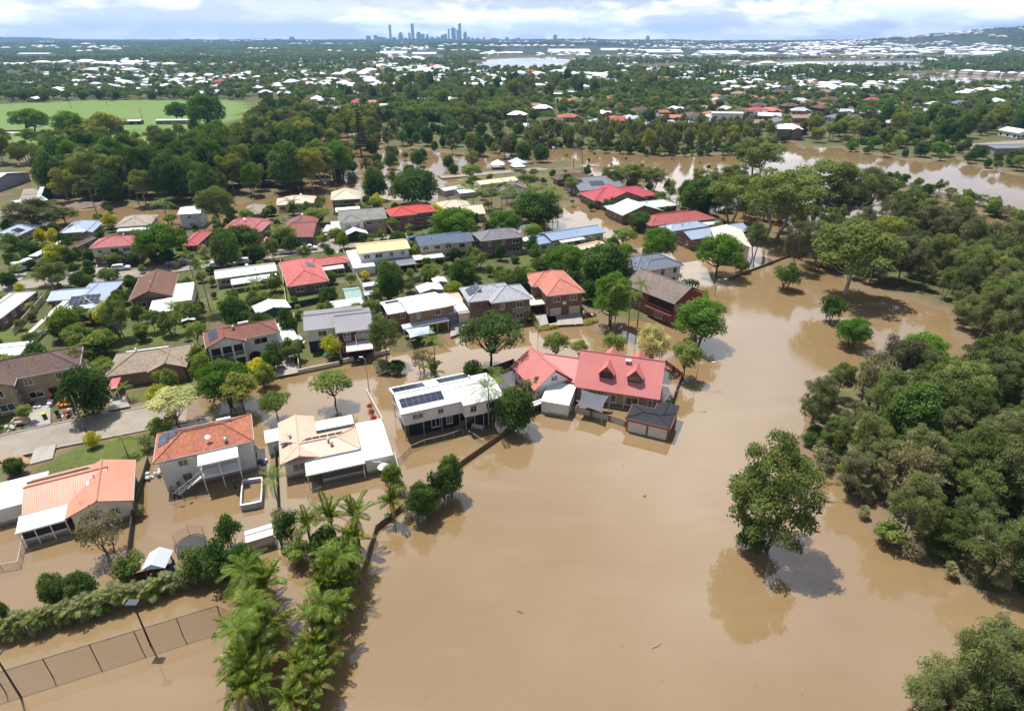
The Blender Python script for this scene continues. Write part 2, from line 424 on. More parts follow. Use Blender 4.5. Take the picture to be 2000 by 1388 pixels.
def near_h(X, Y):
    Z = np.full(X.shape, -1.5); sd = np.full(X.shape, -1e3)
    for p in LAND:
        ins = inside(p, X, Y); d = edge_dist(p, X, Y); sd = np.maximum(sd, np.where(ins, d, -d))
    nz = fbm(X, Y, 9.) - .5
    e = sd + nz * 5.5
    Z = np.where(e > 0, .45 * np.clip(e / 4., 0, 1) ** .8, np.clip(e * .12, -1.5, 0))
    Z = Z + (fbm(X, Y, 3.) - .5) * .08 * (sd > -2)
    lawn = np.zeros(X.shape)
    for p in LAWN:
        ins = inside(p, X, Y); d = edge_dist(p, X, Y); lawn = np.maximum(lawn, np.clip(np.where(ins, d, -d) / 1.2 + .7, 0, 1) * (2 if p[:, 1].min() > 250 else 1))
    mud = np.clip(1.2 - sd / 9., 0, 1) * np.clip(1 - lawn, 0, 1)
    mud = np.where(Y > 190, np.maximum(mud, np.where(Y < 300, .5, .12) * np.clip(1 - lawn, 0, 1)), mud)
    Z = Z - np.clip((Y - 425) / 12., 0, 1) * .25
    return Z, lawn, mud
struct(ground_grid('ground', -330, 450, 18, 442, 1.2, near_h, GROUND))

WAT = [wpoly(p) for p in ([(900,124),(960,116),(1085,111),(1120,118),(1090,133),(960,133)], [(1400,126),(1560,120),(1800,119),(1795,134),(1600,131),(1440,134)],
        [(1190,146),(1225,144),(1230,165),(1200,168)], [(1730,148),(1830,142),(2100,158),(2300,175),(1900,170),(1780,165)], [(1060,134),(1300,128),(1420,130),(1300,135)])]
def mid_h(X, Y):
    sd = np.full(X.shape, 1e3)
    for p in WAT:
        ins = inside(p, X, Y); d = edge_dist(p, X, Y); sd = np.minimum(sd, np.where(ins, -d, d))
    Z = np.clip(.02 * sd, -2, .5) + np.clip((Y - 1100) / 2000., 0, 1) * .2
    lawn = np.zeros(X.shape)
    for p in LAWN:
        lawn = np.maximum(lawn, inside(p, X, Y) * 2.)
    mud = np.clip(1 - sd / 60., 0, .8) * np.clip(1 - lawn, 0, 1) * .6
    return Z, lawn, mud
struct(ground_grid('ground', -2700, 3300, 432, 2760, 14, mid_h, GROUND))

def far_material():
    m_, t = new_mat('far_country')
    tc = t.n('ShaderNodeTexCoord').outputs['Object']
    n1 = t.noise(tc, .012, 6, .7); n2 = t.noise(tc, .05, 4, .7)
    c = t.mix(t.ramp(n1, .35, .65), (.03, .048, .020), (.062, .075, .034))
    c = t.mix(t.ramp(n2, .66, .78), c, (.13, .125, .10))
    finish(t, principled(t, c, .95, .1, bump(t, n2, 1., 8.))); return m_
FARM = far_material()
def ridge(name, x0, x1, y0, y1, step, fn, mat):
    nx = int((x1 - x0) / step) + 1; ny = max(3, int((y1 - y0) / step) + 1)
    X, Y = np.meshgrid(np.linspace(x0, x1, nx), np.linspace(y0, y1, ny)); Z = fn(X, Y)
    b = MB(); b.v = [tuple(p) for p in np.stack([X.ravel(), Y.ravel(), Z.ravel()], -1)]
    b.f = [(j * nx + i, j * nx + i + 1, (j + 1) * nx + i + 1, (j + 1) * nx + i) for j in range(ny - 1) for i in range(nx - 1)]
    return struct(b.build(name, mat, smooth=True, uv=False))
def far_h(X, Y):
    k = np.clip((Y - 2700) / 4500, 0, 1)
    return .6 + k * (fbm(X, Y, 1600.) * 62 + 8) + 6 * k * fbm(X, Y, 240.)
ridge('terrain', -14000, 14000, 2750, 15500, 190, far_h, FARM)
def right_hill(X, Y):
    a = np.exp(-((X - 3300) / 620.) ** 2 - ((Y - 4300) / 650.) ** 2) * 88 + np.exp(-((X - 4900) / 900.) ** 2 - ((Y - 4700) / 800.) ** 2) * 178
    a += np.exp(-((X - 2500) / 1200.) ** 2 - ((Y - 4500) / 700.) ** 2) * 40
    return a * (.75 + .5 * fbm(X, Y, 500.)) - 4
ridge('hill', 900, 7500, 3200, 6000, 90, right_hill, FARM)
def left_hill(X, Y):
    a = np.exp(-((X + 7300) / 800.) ** 2 - ((Y - 7600) / 800.) ** 2) * 160 + np.exp(-((X + 5600) / 900.) ** 2 - ((Y - 7600) / 800.) ** 2) * 60
    return a * (.75 + .5 * fbm(X, Y, 500.)) + 8
ridge('hill', -10000, -3500, 6300, 9000, 100, left_hill, FARM)

def water_material():
    m_, t = new_mat('muddy_flood_water')
    tc = t.n('ShaderNodeTexCoord').outputs['Object']
    big = t.noise(tc, .018, 4, .55); med = t.noise(tc, .09, 4, .6)
    c = t.mix(t.ramp(big, .35, .68), (.212, .140, .066), (.234, .158, .080))
    c = t.mix(t.m('MULTIPLY', t.ramp(med, .5, .8), .5), c, (.240, .168, .096))
    wv = t.n('ShaderNodeTexNoise', ins={'Vector': tc, 'Scale': .02, 'Detail': 2.}).outputs['Color']
    wp = t.n('ShaderNodeVectorMath', operation='MULTIPLY_ADD', ins={0: wv, 1: (26., 26., 0.), 2: tc}).outputs[0]      # silt drawn out in current lines
    cur = t.noise(t.n('ShaderNodeVectorMath', operation='MULTIPLY', ins={0: wp, 1: (.035, .20, 1.)}).outputs[0], 1., 5, .6)
    c = t.mix(t.m('MULTIPLY', t.ramp(cur, .52, .74), .45), c, (.262, .188, .118))
    c = t.mix(t.m('MULTIPLY', t.ramp(cur, .30, .46, 1., 0.), .35), c, (.19, .118, .058))
    st = t.n('ShaderNodeVectorMath', operation='MULTIPLY', ins={0: tc, 1: (1., 2.2, 1.)}).outputs[0]
    rip = t.m('ADD', t.noise(st, .9, 3, .6), t.m('MULTIPLY', t.noise(st, 3.5, 2, .5), .3))
    calm = t.ramp(t.noise(tc, .03, 3, .5), .42, .62, .1, 1.)
    nrm = t.n('ShaderNodeBump', ins={'Strength': t.m('MULTIPLY', calm, .085), 'Distance': .12, 'Height': rip}).outputs[0]
    rough = t.m('ADD', t.m('MULTIPLY', calm, .07), .012)
    p = t.n('ShaderNodeBsdfPrincipled', ins={'Base Color': c, 'Roughness': rough, 'IOR': 1.55, 'Normal': nrm, 'Specular IOR Level': 1.0})
    finish(t, p.outputs[0]); return m_
WATER = water_material()
b = MB(); b.add([(-16000, -600, 0), (16000, -600, 0), (16000, 15000, 0), (-16000, 15000, 0)], [(0, 1, 2, 3)])
struct(b.build('flood_water', WATER, uv=False))

def asphalt():
    m_, t = new_mat('asphalt')
    tc = t.n('ShaderNodeTexCoord').outputs['Object']
    n = t.noise(tc, .35, 6, .65); f = t.noise(tc, 6., 3)
    c = t.mix(t.ramp(n, .35, .7), (.235, .20, .16), (.31, .26, .20))
    c = t.mix(t.m('MULTIPLY', f, .4), c, (.18, .155, .125))
    w = t.ramp(t.noise(tc, .13, 4), .45, .6)
    finish(t, principled(t, c, t.m('SUBTRACT', .85, t.m('MULTIPLY', w, .35)), .35)); return m_
ASPH = asphalt()
def ribbon(name, px, width, zs, mat, kerb=True, label=None):
    pts = [P(u, v) for u, v in px]; zs = zs if isinstance(zs, list) else [zs] * len(pts)
    # subdivide
    fine = []; fz = []
    for i in range(len(pts) - 1):
        n = max(2, int((pts[i + 1] - pts[i]).length / 3))
        for k in range(n): fine.append(pts[i].lerp(pts[i + 1], k / n)); fz.append(zs[i] + (zs[i + 1] - zs[i]) * k / n)
    fine.append(pts[-1]); fz.append(zs[-1])
    for _ in range(4):
        fine = [fine[0]] + [(fine[i - 1] + fine[i] * 2 + fine[i + 1]) / 4 for i in range(1, len(fine) - 1)] + [fine[-1]]
    nr = []
    for i in range(len(fine)):
        d = (fine[min(i + 1, len(fine) - 1)] - fine[max(i - 1, 0)]).normalized(); nr.append(Vector((-d.y, d.x, 0)))
    def strip(o0, o1, za, zb, nm, m_, par=None):
        b = MB(); vs = []; 
        for p, n, z in zip(fine, nr, fz):
            vs += [(p.x + n.x * o0, p.y + n.y * o0, z + za), (p.x + n.x * o0, p.y + n.y * o0, z + zb), (p.x + n.x * o1, p.y + n.y * o1, z + zb), (p.x + n.x * o1, p.y + n.y * o1, z + za)]
        fs = []
        for i in range(len(fine) - 1):
            for k in range(4): fs.append((i * 4 + k, i * 4 + (k + 1) % 4, i * 4 + 4 + (k + 1) % 4, i * 4 + 4 + k))
        b.add(vs, fs); return b.build(nm, m_, par)
    road = struct(strip(-width / 2, width / 2, -.3, 0, name, mat))
    if kerb:
        strip(width / 2 + .004, width / 2 + .3, -.3, .12, 'kerb', CONC, road); strip(-width / 2 - .3, -width / 2 - .004, -.3, .12, 'kerb', CONC, road)
    return road
ribbon('road', [(-220, 938), (0, 876), (130, 848), (240, 826), (400, 794), (560, 766), (720, 738)], 7.4, [.36, .34, .27, .10, -.03, -.2, -.3], ASPH)
ribbon('road', [(-90, 574), (0, 564), (110, 553), (210, 545), (310, 532), (420, 516), (520, 503), (600, 491), (690, 480), (770, 469), (800, 462)], 7.0, .55, ASPH)
ribbon('road', [(600, 492), (640, 478), (650, 462)], 6.0, .556, ASPH, False)
ribbon('road', [(860, 348), (960, 340), (1040, 333), (1130, 326), (1200, 318)], 6.0, [.5, .52, .5, .3, -.3], ASPH)
ribbon('road', [(770, 150), (800, 178), (850, 198), (905, 218), (960, 228)], 9.0, .95, ASPH)
ribbon('road', [(1880, 290), (1960, 282), (2060, 276)], 11.0, .62, ASPH)
ribbon('road', [(-60, 440), (20, 418), (62, 395), (70, 370)], 8.0, .55, ASPH, False)

def slab(name, px, z, mat, th=.25):
    b = MB(); poly = [P(u, v)[:2] for u, v in px]
    a = sum(poly[i][0] * poly[(i + 1) % len(poly)][1] - poly[(i + 1) % len(poly)][0] * poly[i][1] for i in range(len(poly)))
    b.prism(poly if a > 0 else poly[::-1], z - th, z)
    return struct(b.build(name, mat))
for px in ([(47,841),(101,832),(100,778),(76,780)], [(212,806),(256,798),(242,776),(219,780)], [(538,740),(583,732),(571,698),(541,701)],
           [(880,662),(926,645),(924,628),(880,637)], [(1072,640),(1140,636),(1132,612),(1066,616)], [(1047,642),(1089,633),(1080,612),(1042,618)], [(183,550),(212,547),(215,517),(190,520)], [(2,568),(32,562),(58,532),(40,530)],
           [(660,500),(668,480),(645,455),(636,470)], [(60,912),(105,900),(112,872),(70,880)]):
    slab('driveway', px, .53, CONC)
for px in ([(742,620),(752,600),(756,605),(748,625)], [(0,900),(40,892),(70,905),(20,925)]): slab('path', px, .51, plain((.36,.22,.13),.9,.2,.4))
# ------------------------------------------------------------------ houses
TRIM = plain((.40, .37, .33))
FOOT = []                                   # world-space rectangles no plant may grow in
rnd = random.Random(11)
def window_mesh(w, h, style, frame):
    key = ('win', round(w, 1), round(h, 1), style, frame.name)
    if key in _mats: return _mats[key]
    b = MB(); f = .07; d = .05               # local: x along wall, y out of the wall (negative = outwards), z up
    b.box(-w / 2, -d, -h / 2, w / 2, 0, -h / 2 + f).box(-w / 2, -d, h / 2 - f, w / 2, 0, h / 2)
    b.box(-w / 2, -d, -h / 2 + f, -w / 2 + f, 0, h / 2 - f).box(w / 2 - f, -d, -h / 2 + f, w / 2, 0, h / 2 - f)
    if style != 'plain': b.box(-.03, -d + .004, -h / 2 + f, .03, 0, h / 2 - f)
    b.box(-w / 2 - .05, -d - .07, -h / 2 - .06, w / 2 + .05, 0, -h / 2 - .003)
    p = MB(); p.box(-w / 2 + f, -.02, -h / 2 + f, w / 2 - f, -.004, h / 2 - f)
    _mats[key] = (b.mesh('window', frame), p.mesh('pane', GLASS)); return _mats[key]
def gdoor_mesh(w, h, mat):
    key = ('gd', round(w, 1), round(h, 1), mat.name)
    if key not in _mats:
        b = MB(); n = 5
        for i in range(n): b.box(-w / 2, -.05, h * i / n + .01, w / 2, -.005, h * (i + 1) / n - .012)
        b.box(-w / 2 - .08, -.03, 0, -w / 2 - .004, 0, h + .08).box(w / 2 + .004, -.03, 0, w / 2 + .08, 0, h + .08)
        _mats[key] = b.mesh('garage_door', mat)
    return _mats[key]

class House:
    def __init__(s, label, a, b, ze, name='house', cat='house', group=None):
        A, B = P(*a, ze), P(*b, ze)
        s.rz = math.atan2(B.y - A.y, B.x - A.x); s.o = Vector((A.x, A.y, 0))
        s.root = thing(name, label, cat, s.o, s.rz, group); s.blocks = []
    def loc(s, u, v, z):
        p = P(u, v, z) - s.o; c, n = math.cos(-s.rz), math.sin(-s.rz)
        return p.x * c - p.y * n, p.x * n + p.y * c
    def rect(s, p, q, z, rel=None):
        x0, y0 = s.loc(*p, z); x1, y1 = s.loc(*q, z)
        if x1 < x0: x0, x1 = x1, x0
        if y1 < y0: y0, y1 = y1, y0
        return x0, y0, x1, y1
    def foot(s, x0, y0, x1, y1): FOOT.append((s.o.x, s.o.y, s.rz, x0, y0, x1, y1))
    def part(s, b, name, mat, parent=None, **k): return b.build(name, mat, parent or s.root, **k)
    # ---- a wing with walls and a hip / gable roof
    def wing(s, p, q, ze, kind, roof, wall, pitch=22, over=.5, z0=.25, lower=None, win='FBLR', frame=None, storeys=None, trim=None, wsize=(1.7, 1.15), gap=3.1, rect=None, open_lower=False):
        x0, y0, x1, y1 = rect or s.rect(p, q, ze)
        w, d = x1 - x0, y1 - y0; tp = math.tan(R(pitch)); trim = trim or TRIM; th = .16
        s.foot(x0, y0, x1, y1)
        run = (d if kind in ('gx', 'hip' if w >= d else '') else w) / 2
        hr = run * tp; cx, cy = (x0 + x1) / 2, (y0 + y1) / 2
        rb = MB(); caps = MB()
        if kind == 'hip':
            if w >= d: r0, r1 = (x0 + d / 2, cy, ze + hr), (x1 - d / 2, cy, ze + hr)
            else: r0, r1 = (cx, y0 + w / 2, ze + hr), (cx, y1 - w / 2, ze + hr)
            e = [(x0, y0, ze), (x1, y0, ze), (x1, y1, ze), (x0, y1, ze)]
            if w >= d: fs = [(0, 1, 5, 4), (1, 2, 5), (2, 3, 4, 5), (3, 0, 4)]
            else: fs = [(0, 1, 4), (1, 2, 5, 4), (2, 3, 5), (3, 0, 4, 5)]
            rb.add(e + [r0, r1], fs)
            prs = [(0, r0), (1, r1 if w >= d else r0), (2, r1), (3, r0 if w >= d else r1)]
            for k, r_ in prs: caps.tube([Vector(e[k]) + Vector((0, 0, .02)), Vector(r_) + Vector((0, 0, .03))], .11, 5)
            caps.tube([Vector(r0) + Vector((0, 0, .035)), Vector(r1) + Vector((0, 0, .035))], .12, 5)
        elif kind == 'gx':
            r0, r1 = (x0, cy, ze + hr), (x1, cy, ze + hr)
            rb.add([(x0, y0, ze), (x1, y0, ze), (x1, y1, ze), (x0, y1, ze), r0, r1], [(0, 1, 5, 4), (2, 3, 4, 5)])
            caps.tube([Vector(r0) + Vector((0, 0, .03)), Vector(r1) + Vector((0, 0, .03))], .12, 5)
        else:
            r0, r1 = (cx, y0, ze + hr), (cx, y1, ze + hr)
            rb.add([(x0, y0, ze), (x1, y0, ze), (x1, y1, ze), (x0, y1, ze), r0, r1], [(1, 2, 5, 4), (3, 0, 4, 5)])
            caps.tube([Vector(r0) + Vector((0, 0, .03)), Vector(r1) + Vector((0, 0, .03))], .12, 5)
        # underside gives the sheet its thickness
        nb = len(rb.v); nf = list(rb.f)
        rb.v += [(v[0], v[1], v[2] - th) for v in rb.v]; rb.f += [tuple(i + nb for i in f[::-1]) for f in nf]
        if kind == 'hip': ed = [(0, 1), (1, 2), (2, 3), (3, 0)]
        elif kind == 'gx': ed = [(0, 1), (1, 5), (5, 2), (2, 3), (3, 4), (4, 0)]
        else: ed = [(1, 2), (2, 5), (5, 3), (3, 0), (0, 4), (4, 1)]
        rb.f += [(a + nb, b_ + nb, b_, a) for a, b_ in ed]
        ro = s.part(rb, 'roof', roof); caps.build('ridge_cap', roof, ro)
        gz0, gz1 = ze - th - .06, ze - .02; gt = .09
        gs = []
        if kind in ('hip', 'gx'): gs += [(x0 - .003, y0 - gt, gz0, x1 + .003, y0 - .004, gz1), (x0 - .003, y1 + .004, gz0, x1 + .003, y1 + gt, gz1)]
        if kind in ('hip', 'gy'): gs += [(x0 - gt, y0 + .003, gz0, x0 - .004, y1 - .003, gz1), (x1 + .004, y0 + .003, gz0, x1 + gt, y1 - .003, gz1)]
        for q_ in gs: MB().box(*q_).build('gutter', trim, ro)
        # walls
        X0, Y0, X1, Y1 = x0 + over, y0 + over, x1 - over, y1 - over
        zt = ze - th - .01; zl = z0
        if lower:
            lm, lh = lower; lb = MB()
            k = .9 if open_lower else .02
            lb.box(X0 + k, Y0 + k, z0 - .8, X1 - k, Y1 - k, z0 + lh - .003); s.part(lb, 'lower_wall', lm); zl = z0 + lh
            if open_lower:
                for i in range(5):
                    for yy in (Y0 + .15, Y1 - .15):
                        xx = X0 + .15 + (X1 - X0 - .3) * i / 4; s.part(MB().tube([(xx, yy, z0 - .8), (xx, yy, zl)], .07, 6), 'stump', trim)
        wb = MB(); wb.box(X0, Y0, zl if lower else z0 - .8, X1, Y1, zt)
        if kind == 'gx':
            hh = (d / 2 - over) * tp
            for xx in (X0, X1): wb.add([(xx, Y0, zt + .001), (xx, Y1, zt + .001), (xx, cy, zt + hh)], [(0, 1, 2)])
        if kind == 'gy':
            hh = (w / 2 - over) * tp
            for yy in (Y0, Y1): wb.add([(X0, yy, zt + .001), (X1, yy, zt + .001), (cx, yy, zt + hh)], [(0, 1, 2)])
        s.part(wb, 'upper_wall' if lower else 'wall', wall)
        ns = storeys or (2 if ze > 4.6 else 1); sh = (zt - z0) / ns
        if win:
            for k in range(ns):
                if open_lower and k == 0: continue
                zc = z0 + sh * k + min(1.55, sh * .58)
                for side in win: s.row(side, (X0, Y0, X1, Y1), zc, wsize, gap, frame)
        B = dict(x0=x0, y0=y0, x1=x1, y1=y1, ze=ze, kind=kind, tp=tp, w=w, d=d, wall=(X0, Y0, X1, Y1), z0=z0); s.blocks.append(B); return B
    def row(s, side, wr, zc, wsize, gap, frame):
        X0, Y0, X1, Y1 = wr; L = (X1 - X0) if side in 'FB' else (Y1 - Y0)
        n = int(L / gap)
        for i in range(n):
            ww = wsize[0] * rnd.choice((.6, 1, 1, 1.15)); s.window(side, wr, L * (i + .5) / n + rnd.uniform(-.25, .25), zc, min(ww, L / n * .8), wsize[1], frame)
    def place(s, o, side, wr, t_, z):
        X0, Y0, X1, Y1 = wr
        l, a = {'F': ((X0 + t_, Y0, z), 0), 'B': ((X1 - t_, Y1, z), math.pi), 'L': ((X0, Y1 - t_, z), -math.pi / 2), 'R': ((X1, Y0 + t_, z), math.pi / 2)}[side]
        o.location = l; o.rotation_euler = (0, 0, a); return o
    def window(s, side, wr, t_, zc, w=1.7, h=1.15, frame=None, style='slide'):
        fm, pm = window_mesh(w, h, style, frame or WHITE)
        o = s.place(link('window', fm, s.root), side, wr, t_, zc); link('pane', pm, o); return o
    def gdoor(s, side, wr, t_, w=2.5, h=2.1, mat=None, z=.3):
        return s.place(link('garage_door', gdoor_mesh(w, h, mat or CREAM), s.root), side, wr, t_, z)
    # ---- a lean-to sheet on posts (or on walls)
    def sheet(s, p, q, z, mat, zback=None, posts=True, name='patio_roof', wall=None, trim=None, z0=.25, nposts=3, rect=None, axis='y', sides='FLR'):
        x0, y0, x1, y1 = rect or s.rect(p, q, z); zb = zback if zback is not None else z + .25; th = .12
        s.foot(x0, y0, x1, y1)
        if axis == 'y': zs = [z, z, zb, zb]
        else: zs = [z, zb, zb, z]
        c = [(x0, y0), (x1, y0), (x1, y1), (x0, y1)]
        vs = [(c[i][0], c[i][1], zs[i]) for i in range(4)]; vs += [(v[0], v[1], v[2] - th) for v in vs]
        b = MB().add(vs, [(0, 1, 2, 3), (7, 6, 5, 4), (4, 5, 1, 0), (5, 6, 2, 1), (6, 7, 3, 2), (7, 4, 0, 3)])
        o = s.part(b, name, mat)
        MB().box(x0 - .08, y0 - .1, z - .2 if axis == 'y' else min(zs) - .2, x1 + .08, y0 - .004, min(zs) + .03).build('gutter', trim or WHITE, o)
        if wall is not None:
            zt = min(zs) - th - .004; t_ = .1; wb = MB()
            if 'F' in sides: wb.box(x0 + .12, y0 + .12, z0 - .8, x1 - .12, y0 + .12 + t_, zt)
            if 'L' in sides: wb.box(x0 + .12, y0 + .13 + t_, z0 - .8, x0 + .12 + t_, y1 - .1, zt)
            if 'R' in sides: wb.box(x1 - .12 - t_, y0 + .13 + t_, z0 - .8, x1 - .12, y1 - .1, zt)
            s.part(wb, 'wall', wall)
        elif posts:
            for i in range(nposts):
                xx = x0 + .15 + (x1 - x0 - .3) * i / (nposts - 1)
                zz = zs[0] + (zs[1] - zs[0]) * (xx - x0) / (x1 - x0)
                s.part(MB().box(xx - .05, y0 + .1, z0 - .8, xx + .05, y0 + .2, zz - th - .003), 'post', trim or WHITE)
        return (x0, y0, x1, y1)
    # ---- fittings on a roof plane
    def on_roof(s, B, side, fx, fy, lift=.06):
        """point and frame on a slope: fx 0..1 along the eave, fy 0..1 from eave to ridge"""
        x0, y0, x1, y1, ze, tp = B['x0'], B['y0'], B['x1'], B['y1'], B['ze'], B['tp']
        run = (B['d'] if (B['kind'] == 'gx' or (B['kind'] == 'hip' and B['w'] >= B['d'])) else B['w']) / 2
        k = fy * run; sl = math.atan(tp)
        if side == 'F': p = Vector((x0 + (x1 - x0) * fx, y0 + k, ze + k * tp)); rot = Matrix.Rotation(sl, 4, 'X')
        elif side == 'B': p = Vector((x0 + (x1 - x0) * fx, y1 - k, ze + k * tp)); rot = Matrix.Rotation(math.pi, 4, 'Z') @ Matrix.Rotation(sl, 4, 'X')
        elif side == 'L': p = Vector((x0 + k, y0 + (y1 - y0) * fx, ze + k * tp)); rot = Matrix.Rotation(-math.pi / 2, 4, 'Z') @ Matrix.Rotation(sl, 4, 'X')
        else: p = Vector((x1 - k, y0 + (y1 - y0) * fx, ze + k * tp)); rot = Matrix.Rotation(math.pi / 2, 4, 'Z') @ Matrix.Rotation(sl, 4, 'X')
        nrm = rot @ Vector((0, 0, 1)); return Matrix.Translation(p + nrm * lift) @ rot
    def solar(s, B, side, fx, fy, nx, ny, pw=1.0, ph=1.6, gap=.02):
        M = s.on_roof(B, side, fx, fy, .09)
        fm, gm = solar_mesh(pw, ph)
        for i in range(nx):
            for j in range(ny):
                o = link('solar_panel', fm, s.root); o.matrix_basis = M @ Matrix.Translation(((i - (nx - 1) / 2) * (pw + gap), j * (ph + gap) + ph / 2, 0)); link('cell_sheet', gm, o)
    def vent(s, B, side, fx, fy, kind='whirly'):
        p = s.on_roof(B, side, fx, fy, 0).translation
        if kind == 'whirly': b = MB().lathe([(.12, -.1), (.12, .25), (.24, .32), (.28, .45), (.2, .6), (.04, .66)], 10); m_, nm = STEEL, 'roof_ventilator'
        elif kind == 'dish':
            b = MB().lathe([(.04, .5), (.2, .52), (.38, .6), (.4, .62)], 12); b.v = [(x, y * .7 - z * .5, z + y * .5) for x, y, z in b.v]; b.tube([(0, 0, -.1), (0, -.3, .5)], .025, 5); m_, nm = plain((.7, .7, .7)), 'satellite_dish'
        elif kind == 'aerial':
            b = MB().tube([(0, 0, -.1), (0, 0, 2.0)], .02, 4)
            for k in range(6): b.tube([(-.5 + .06 * k, -.6 + .25 * k, 1.9), (.5 - .06 * k, -.6 + .25 * k, 1.9)], .012, 4)
            b.tube([(0, -.7, 1.9), (0, .8, 1.9)], .015, 4); m_, nm = STEEL, 'antenna'
        elif kind == 'heater':
            b = MB().tube([(-.95, 0, .4), (.95, 0, .4)], .27, 12).box(-.9, -.25, -.05, -.8, .25, .2).box(.8, -.25, -.05, .9, .25, .2); m_, nm = plain((.72, .73, .74), .35, .5, .1), 'water_heater'
        elif kind == 'pipe': b = MB().tube([(0, 0, -.1), (0, 0, .55)], .06, 6); m_, nm = GREYP, 'flue'
        else: b = MB().box(-.5, -.6, .0, .5, .6, .12); m_, nm = plain((.55, .6, .63), .2, .6, .1), 'skylight'
        o = s.part(b, nm, m_); o.location = p; return o
def solar_mesh(pw, ph):
    key = ('sol', pw, ph)
    if key in _mats: return _mats[key]
    b = MB(); f = .022
    b.box(-pw / 2, -ph / 2, -.03, pw / 2, -ph / 2 + f, .015).box(-pw / 2, ph / 2 - f, -.03, pw / 2, ph / 2, .015).box(-pw / 2, -ph / 2 + f, -.03, -pw / 2 + f, ph / 2 - f, .015).box(pw / 2 - f, -ph / 2 + f, -.03, pw / 2, ph / 2 - f, .015)
    if 'solar_glass' not in _mats:
        m_, t = new_mat('solar_cells'); uv = t.n('ShaderNodeUVMap').outputs[0]; sp = t.n('ShaderNodeSeparateXYZ', ins={0: uv})
        g = t.m('MAXIMUM', t.m('LESS_THAN', t.m('FRACT', t.m('DIVIDE', sp.outputs[0], .16)), .08), t.m('LESS_THAN', t.m('FRACT', t.m('DIVIDE', sp.outputs[1], .16)), .08))
        finish(t, principled(t, t.mix(g, (.012, .018, .04), (.12, .13, .16)), .1, .6)); _mats['solar_glass'] = m_
    _mats[key] = (b.mesh('solar_panel', plain((.10, .105, .115), .4, .5, .1)), MB().box(-pw / 2 + f, -ph / 2 + f, -.02, pw / 2 - f, ph / 2 - f, .004).mesh('cell_sheet', _mats['solar_glass'])); return _mats[key]

def post_rail(hs, pts, h, mat, name='railing', bars=True):
    """a balustrade along local points (x, y, z)"""
    b = MB()
    for i in range(len(pts) - 1):
        a, c = Vector(pts[i]), Vector(pts[i + 1]); L = (c - a).length
        for z in (.1, h): b.tube([a + Vector((0, 0, z)), c + Vector((0, 0, z))], .035, 4)
        for k in range(int(L / .25) + 1):
            p = a.lerp(c, min(1, k * .25 / L)); b.tube([p + Vector((0, 0, .1)), p + Vector((0, 0, h))], .018, 4)
    return hs.part(b, name, mat)

# roof and wall finishes
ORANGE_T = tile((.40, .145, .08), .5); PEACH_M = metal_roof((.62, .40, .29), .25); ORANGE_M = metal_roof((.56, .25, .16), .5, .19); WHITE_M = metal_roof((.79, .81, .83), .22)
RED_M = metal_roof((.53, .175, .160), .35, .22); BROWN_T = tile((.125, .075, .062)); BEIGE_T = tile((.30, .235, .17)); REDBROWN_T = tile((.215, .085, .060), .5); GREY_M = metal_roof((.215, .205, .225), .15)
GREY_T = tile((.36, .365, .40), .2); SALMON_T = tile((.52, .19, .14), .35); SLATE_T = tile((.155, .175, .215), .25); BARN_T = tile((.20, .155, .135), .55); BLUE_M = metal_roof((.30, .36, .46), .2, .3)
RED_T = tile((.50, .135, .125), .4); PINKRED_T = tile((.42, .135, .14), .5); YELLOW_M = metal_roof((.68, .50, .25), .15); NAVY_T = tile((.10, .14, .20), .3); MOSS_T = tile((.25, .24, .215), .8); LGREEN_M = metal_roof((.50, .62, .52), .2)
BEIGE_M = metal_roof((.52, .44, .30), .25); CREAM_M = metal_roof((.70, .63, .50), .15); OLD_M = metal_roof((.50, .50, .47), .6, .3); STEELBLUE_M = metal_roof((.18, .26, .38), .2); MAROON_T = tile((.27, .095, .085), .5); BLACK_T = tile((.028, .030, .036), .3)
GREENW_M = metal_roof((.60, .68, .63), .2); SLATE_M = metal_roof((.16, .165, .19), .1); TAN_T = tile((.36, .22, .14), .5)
BR_RED = brick((.20, .075, .05)); BR_BROWN = brick((.15, .085, .055)); BR_ORANGE = brick((.34, .18, .10)); BR_TAN = brick((.38, .27, .16)); RENDER = plain((.62, .56, .47), .85, .2, .35, mud=True); WBOARD = board((.74, .73, .70), mud=True); CBOARD = board((.62, .54, .38), mud=True); RENDW = plain((.72, .69, .64), .85, .2, .3, mud=True)
NAVYP = plain((.02, .035, .08), .6); GREYBOARD = board((.42, .42, .41))

def H(*a, **k): return House(*a, **k)
# --- front row, standing in the water
h = H('low white house with a faded orange metal roof at the left edge', (30, 1041), (244, 982), 2.9)
m0 = h.wing((42, 1006), (219, 897), 2.9, 'gx', ORANGE_M, WBOARD, 20, frame=ALU)
m1 = h.wing((127, 1013), (264, 897), 2.96, 'gy', ORANGE_M, WBOARD, 20, frame=ALU)
h.solar(m0, 'B', .48, .35, 9, 1, 1.0, .9)
h.sheet((30, 1041), (134, 986), 2.55, WHITE_M, 2.85, wall=None, nposts=4)
h.sheet((-90, 1017), (96, 921), 2.6, WHITE_M, 2.75, wall=WBOARD, name='carport_roof')
x0, y0 = h.loc(30, 1041, 2.5); x1, y1 = h.loc(127, 1013, 2.5)
h.part(MB().box(x0 + .3, y0 + .5, -.4, x1 - .3, y0 + .6, .85), 'verandah_wall', WBOARD); h.part(MB().box(x0 + .32, y0 + .52, .86, x1 - .32, y0 + .57, 2.3), 'fly_screen', DARK)
h.vent(m1, 'L', .2, .4, 'aerial'); h.vent(m0, 'F', .8, .55, 'skylight'); h.vent(m1, 'L', .62, .8, 'pipe')

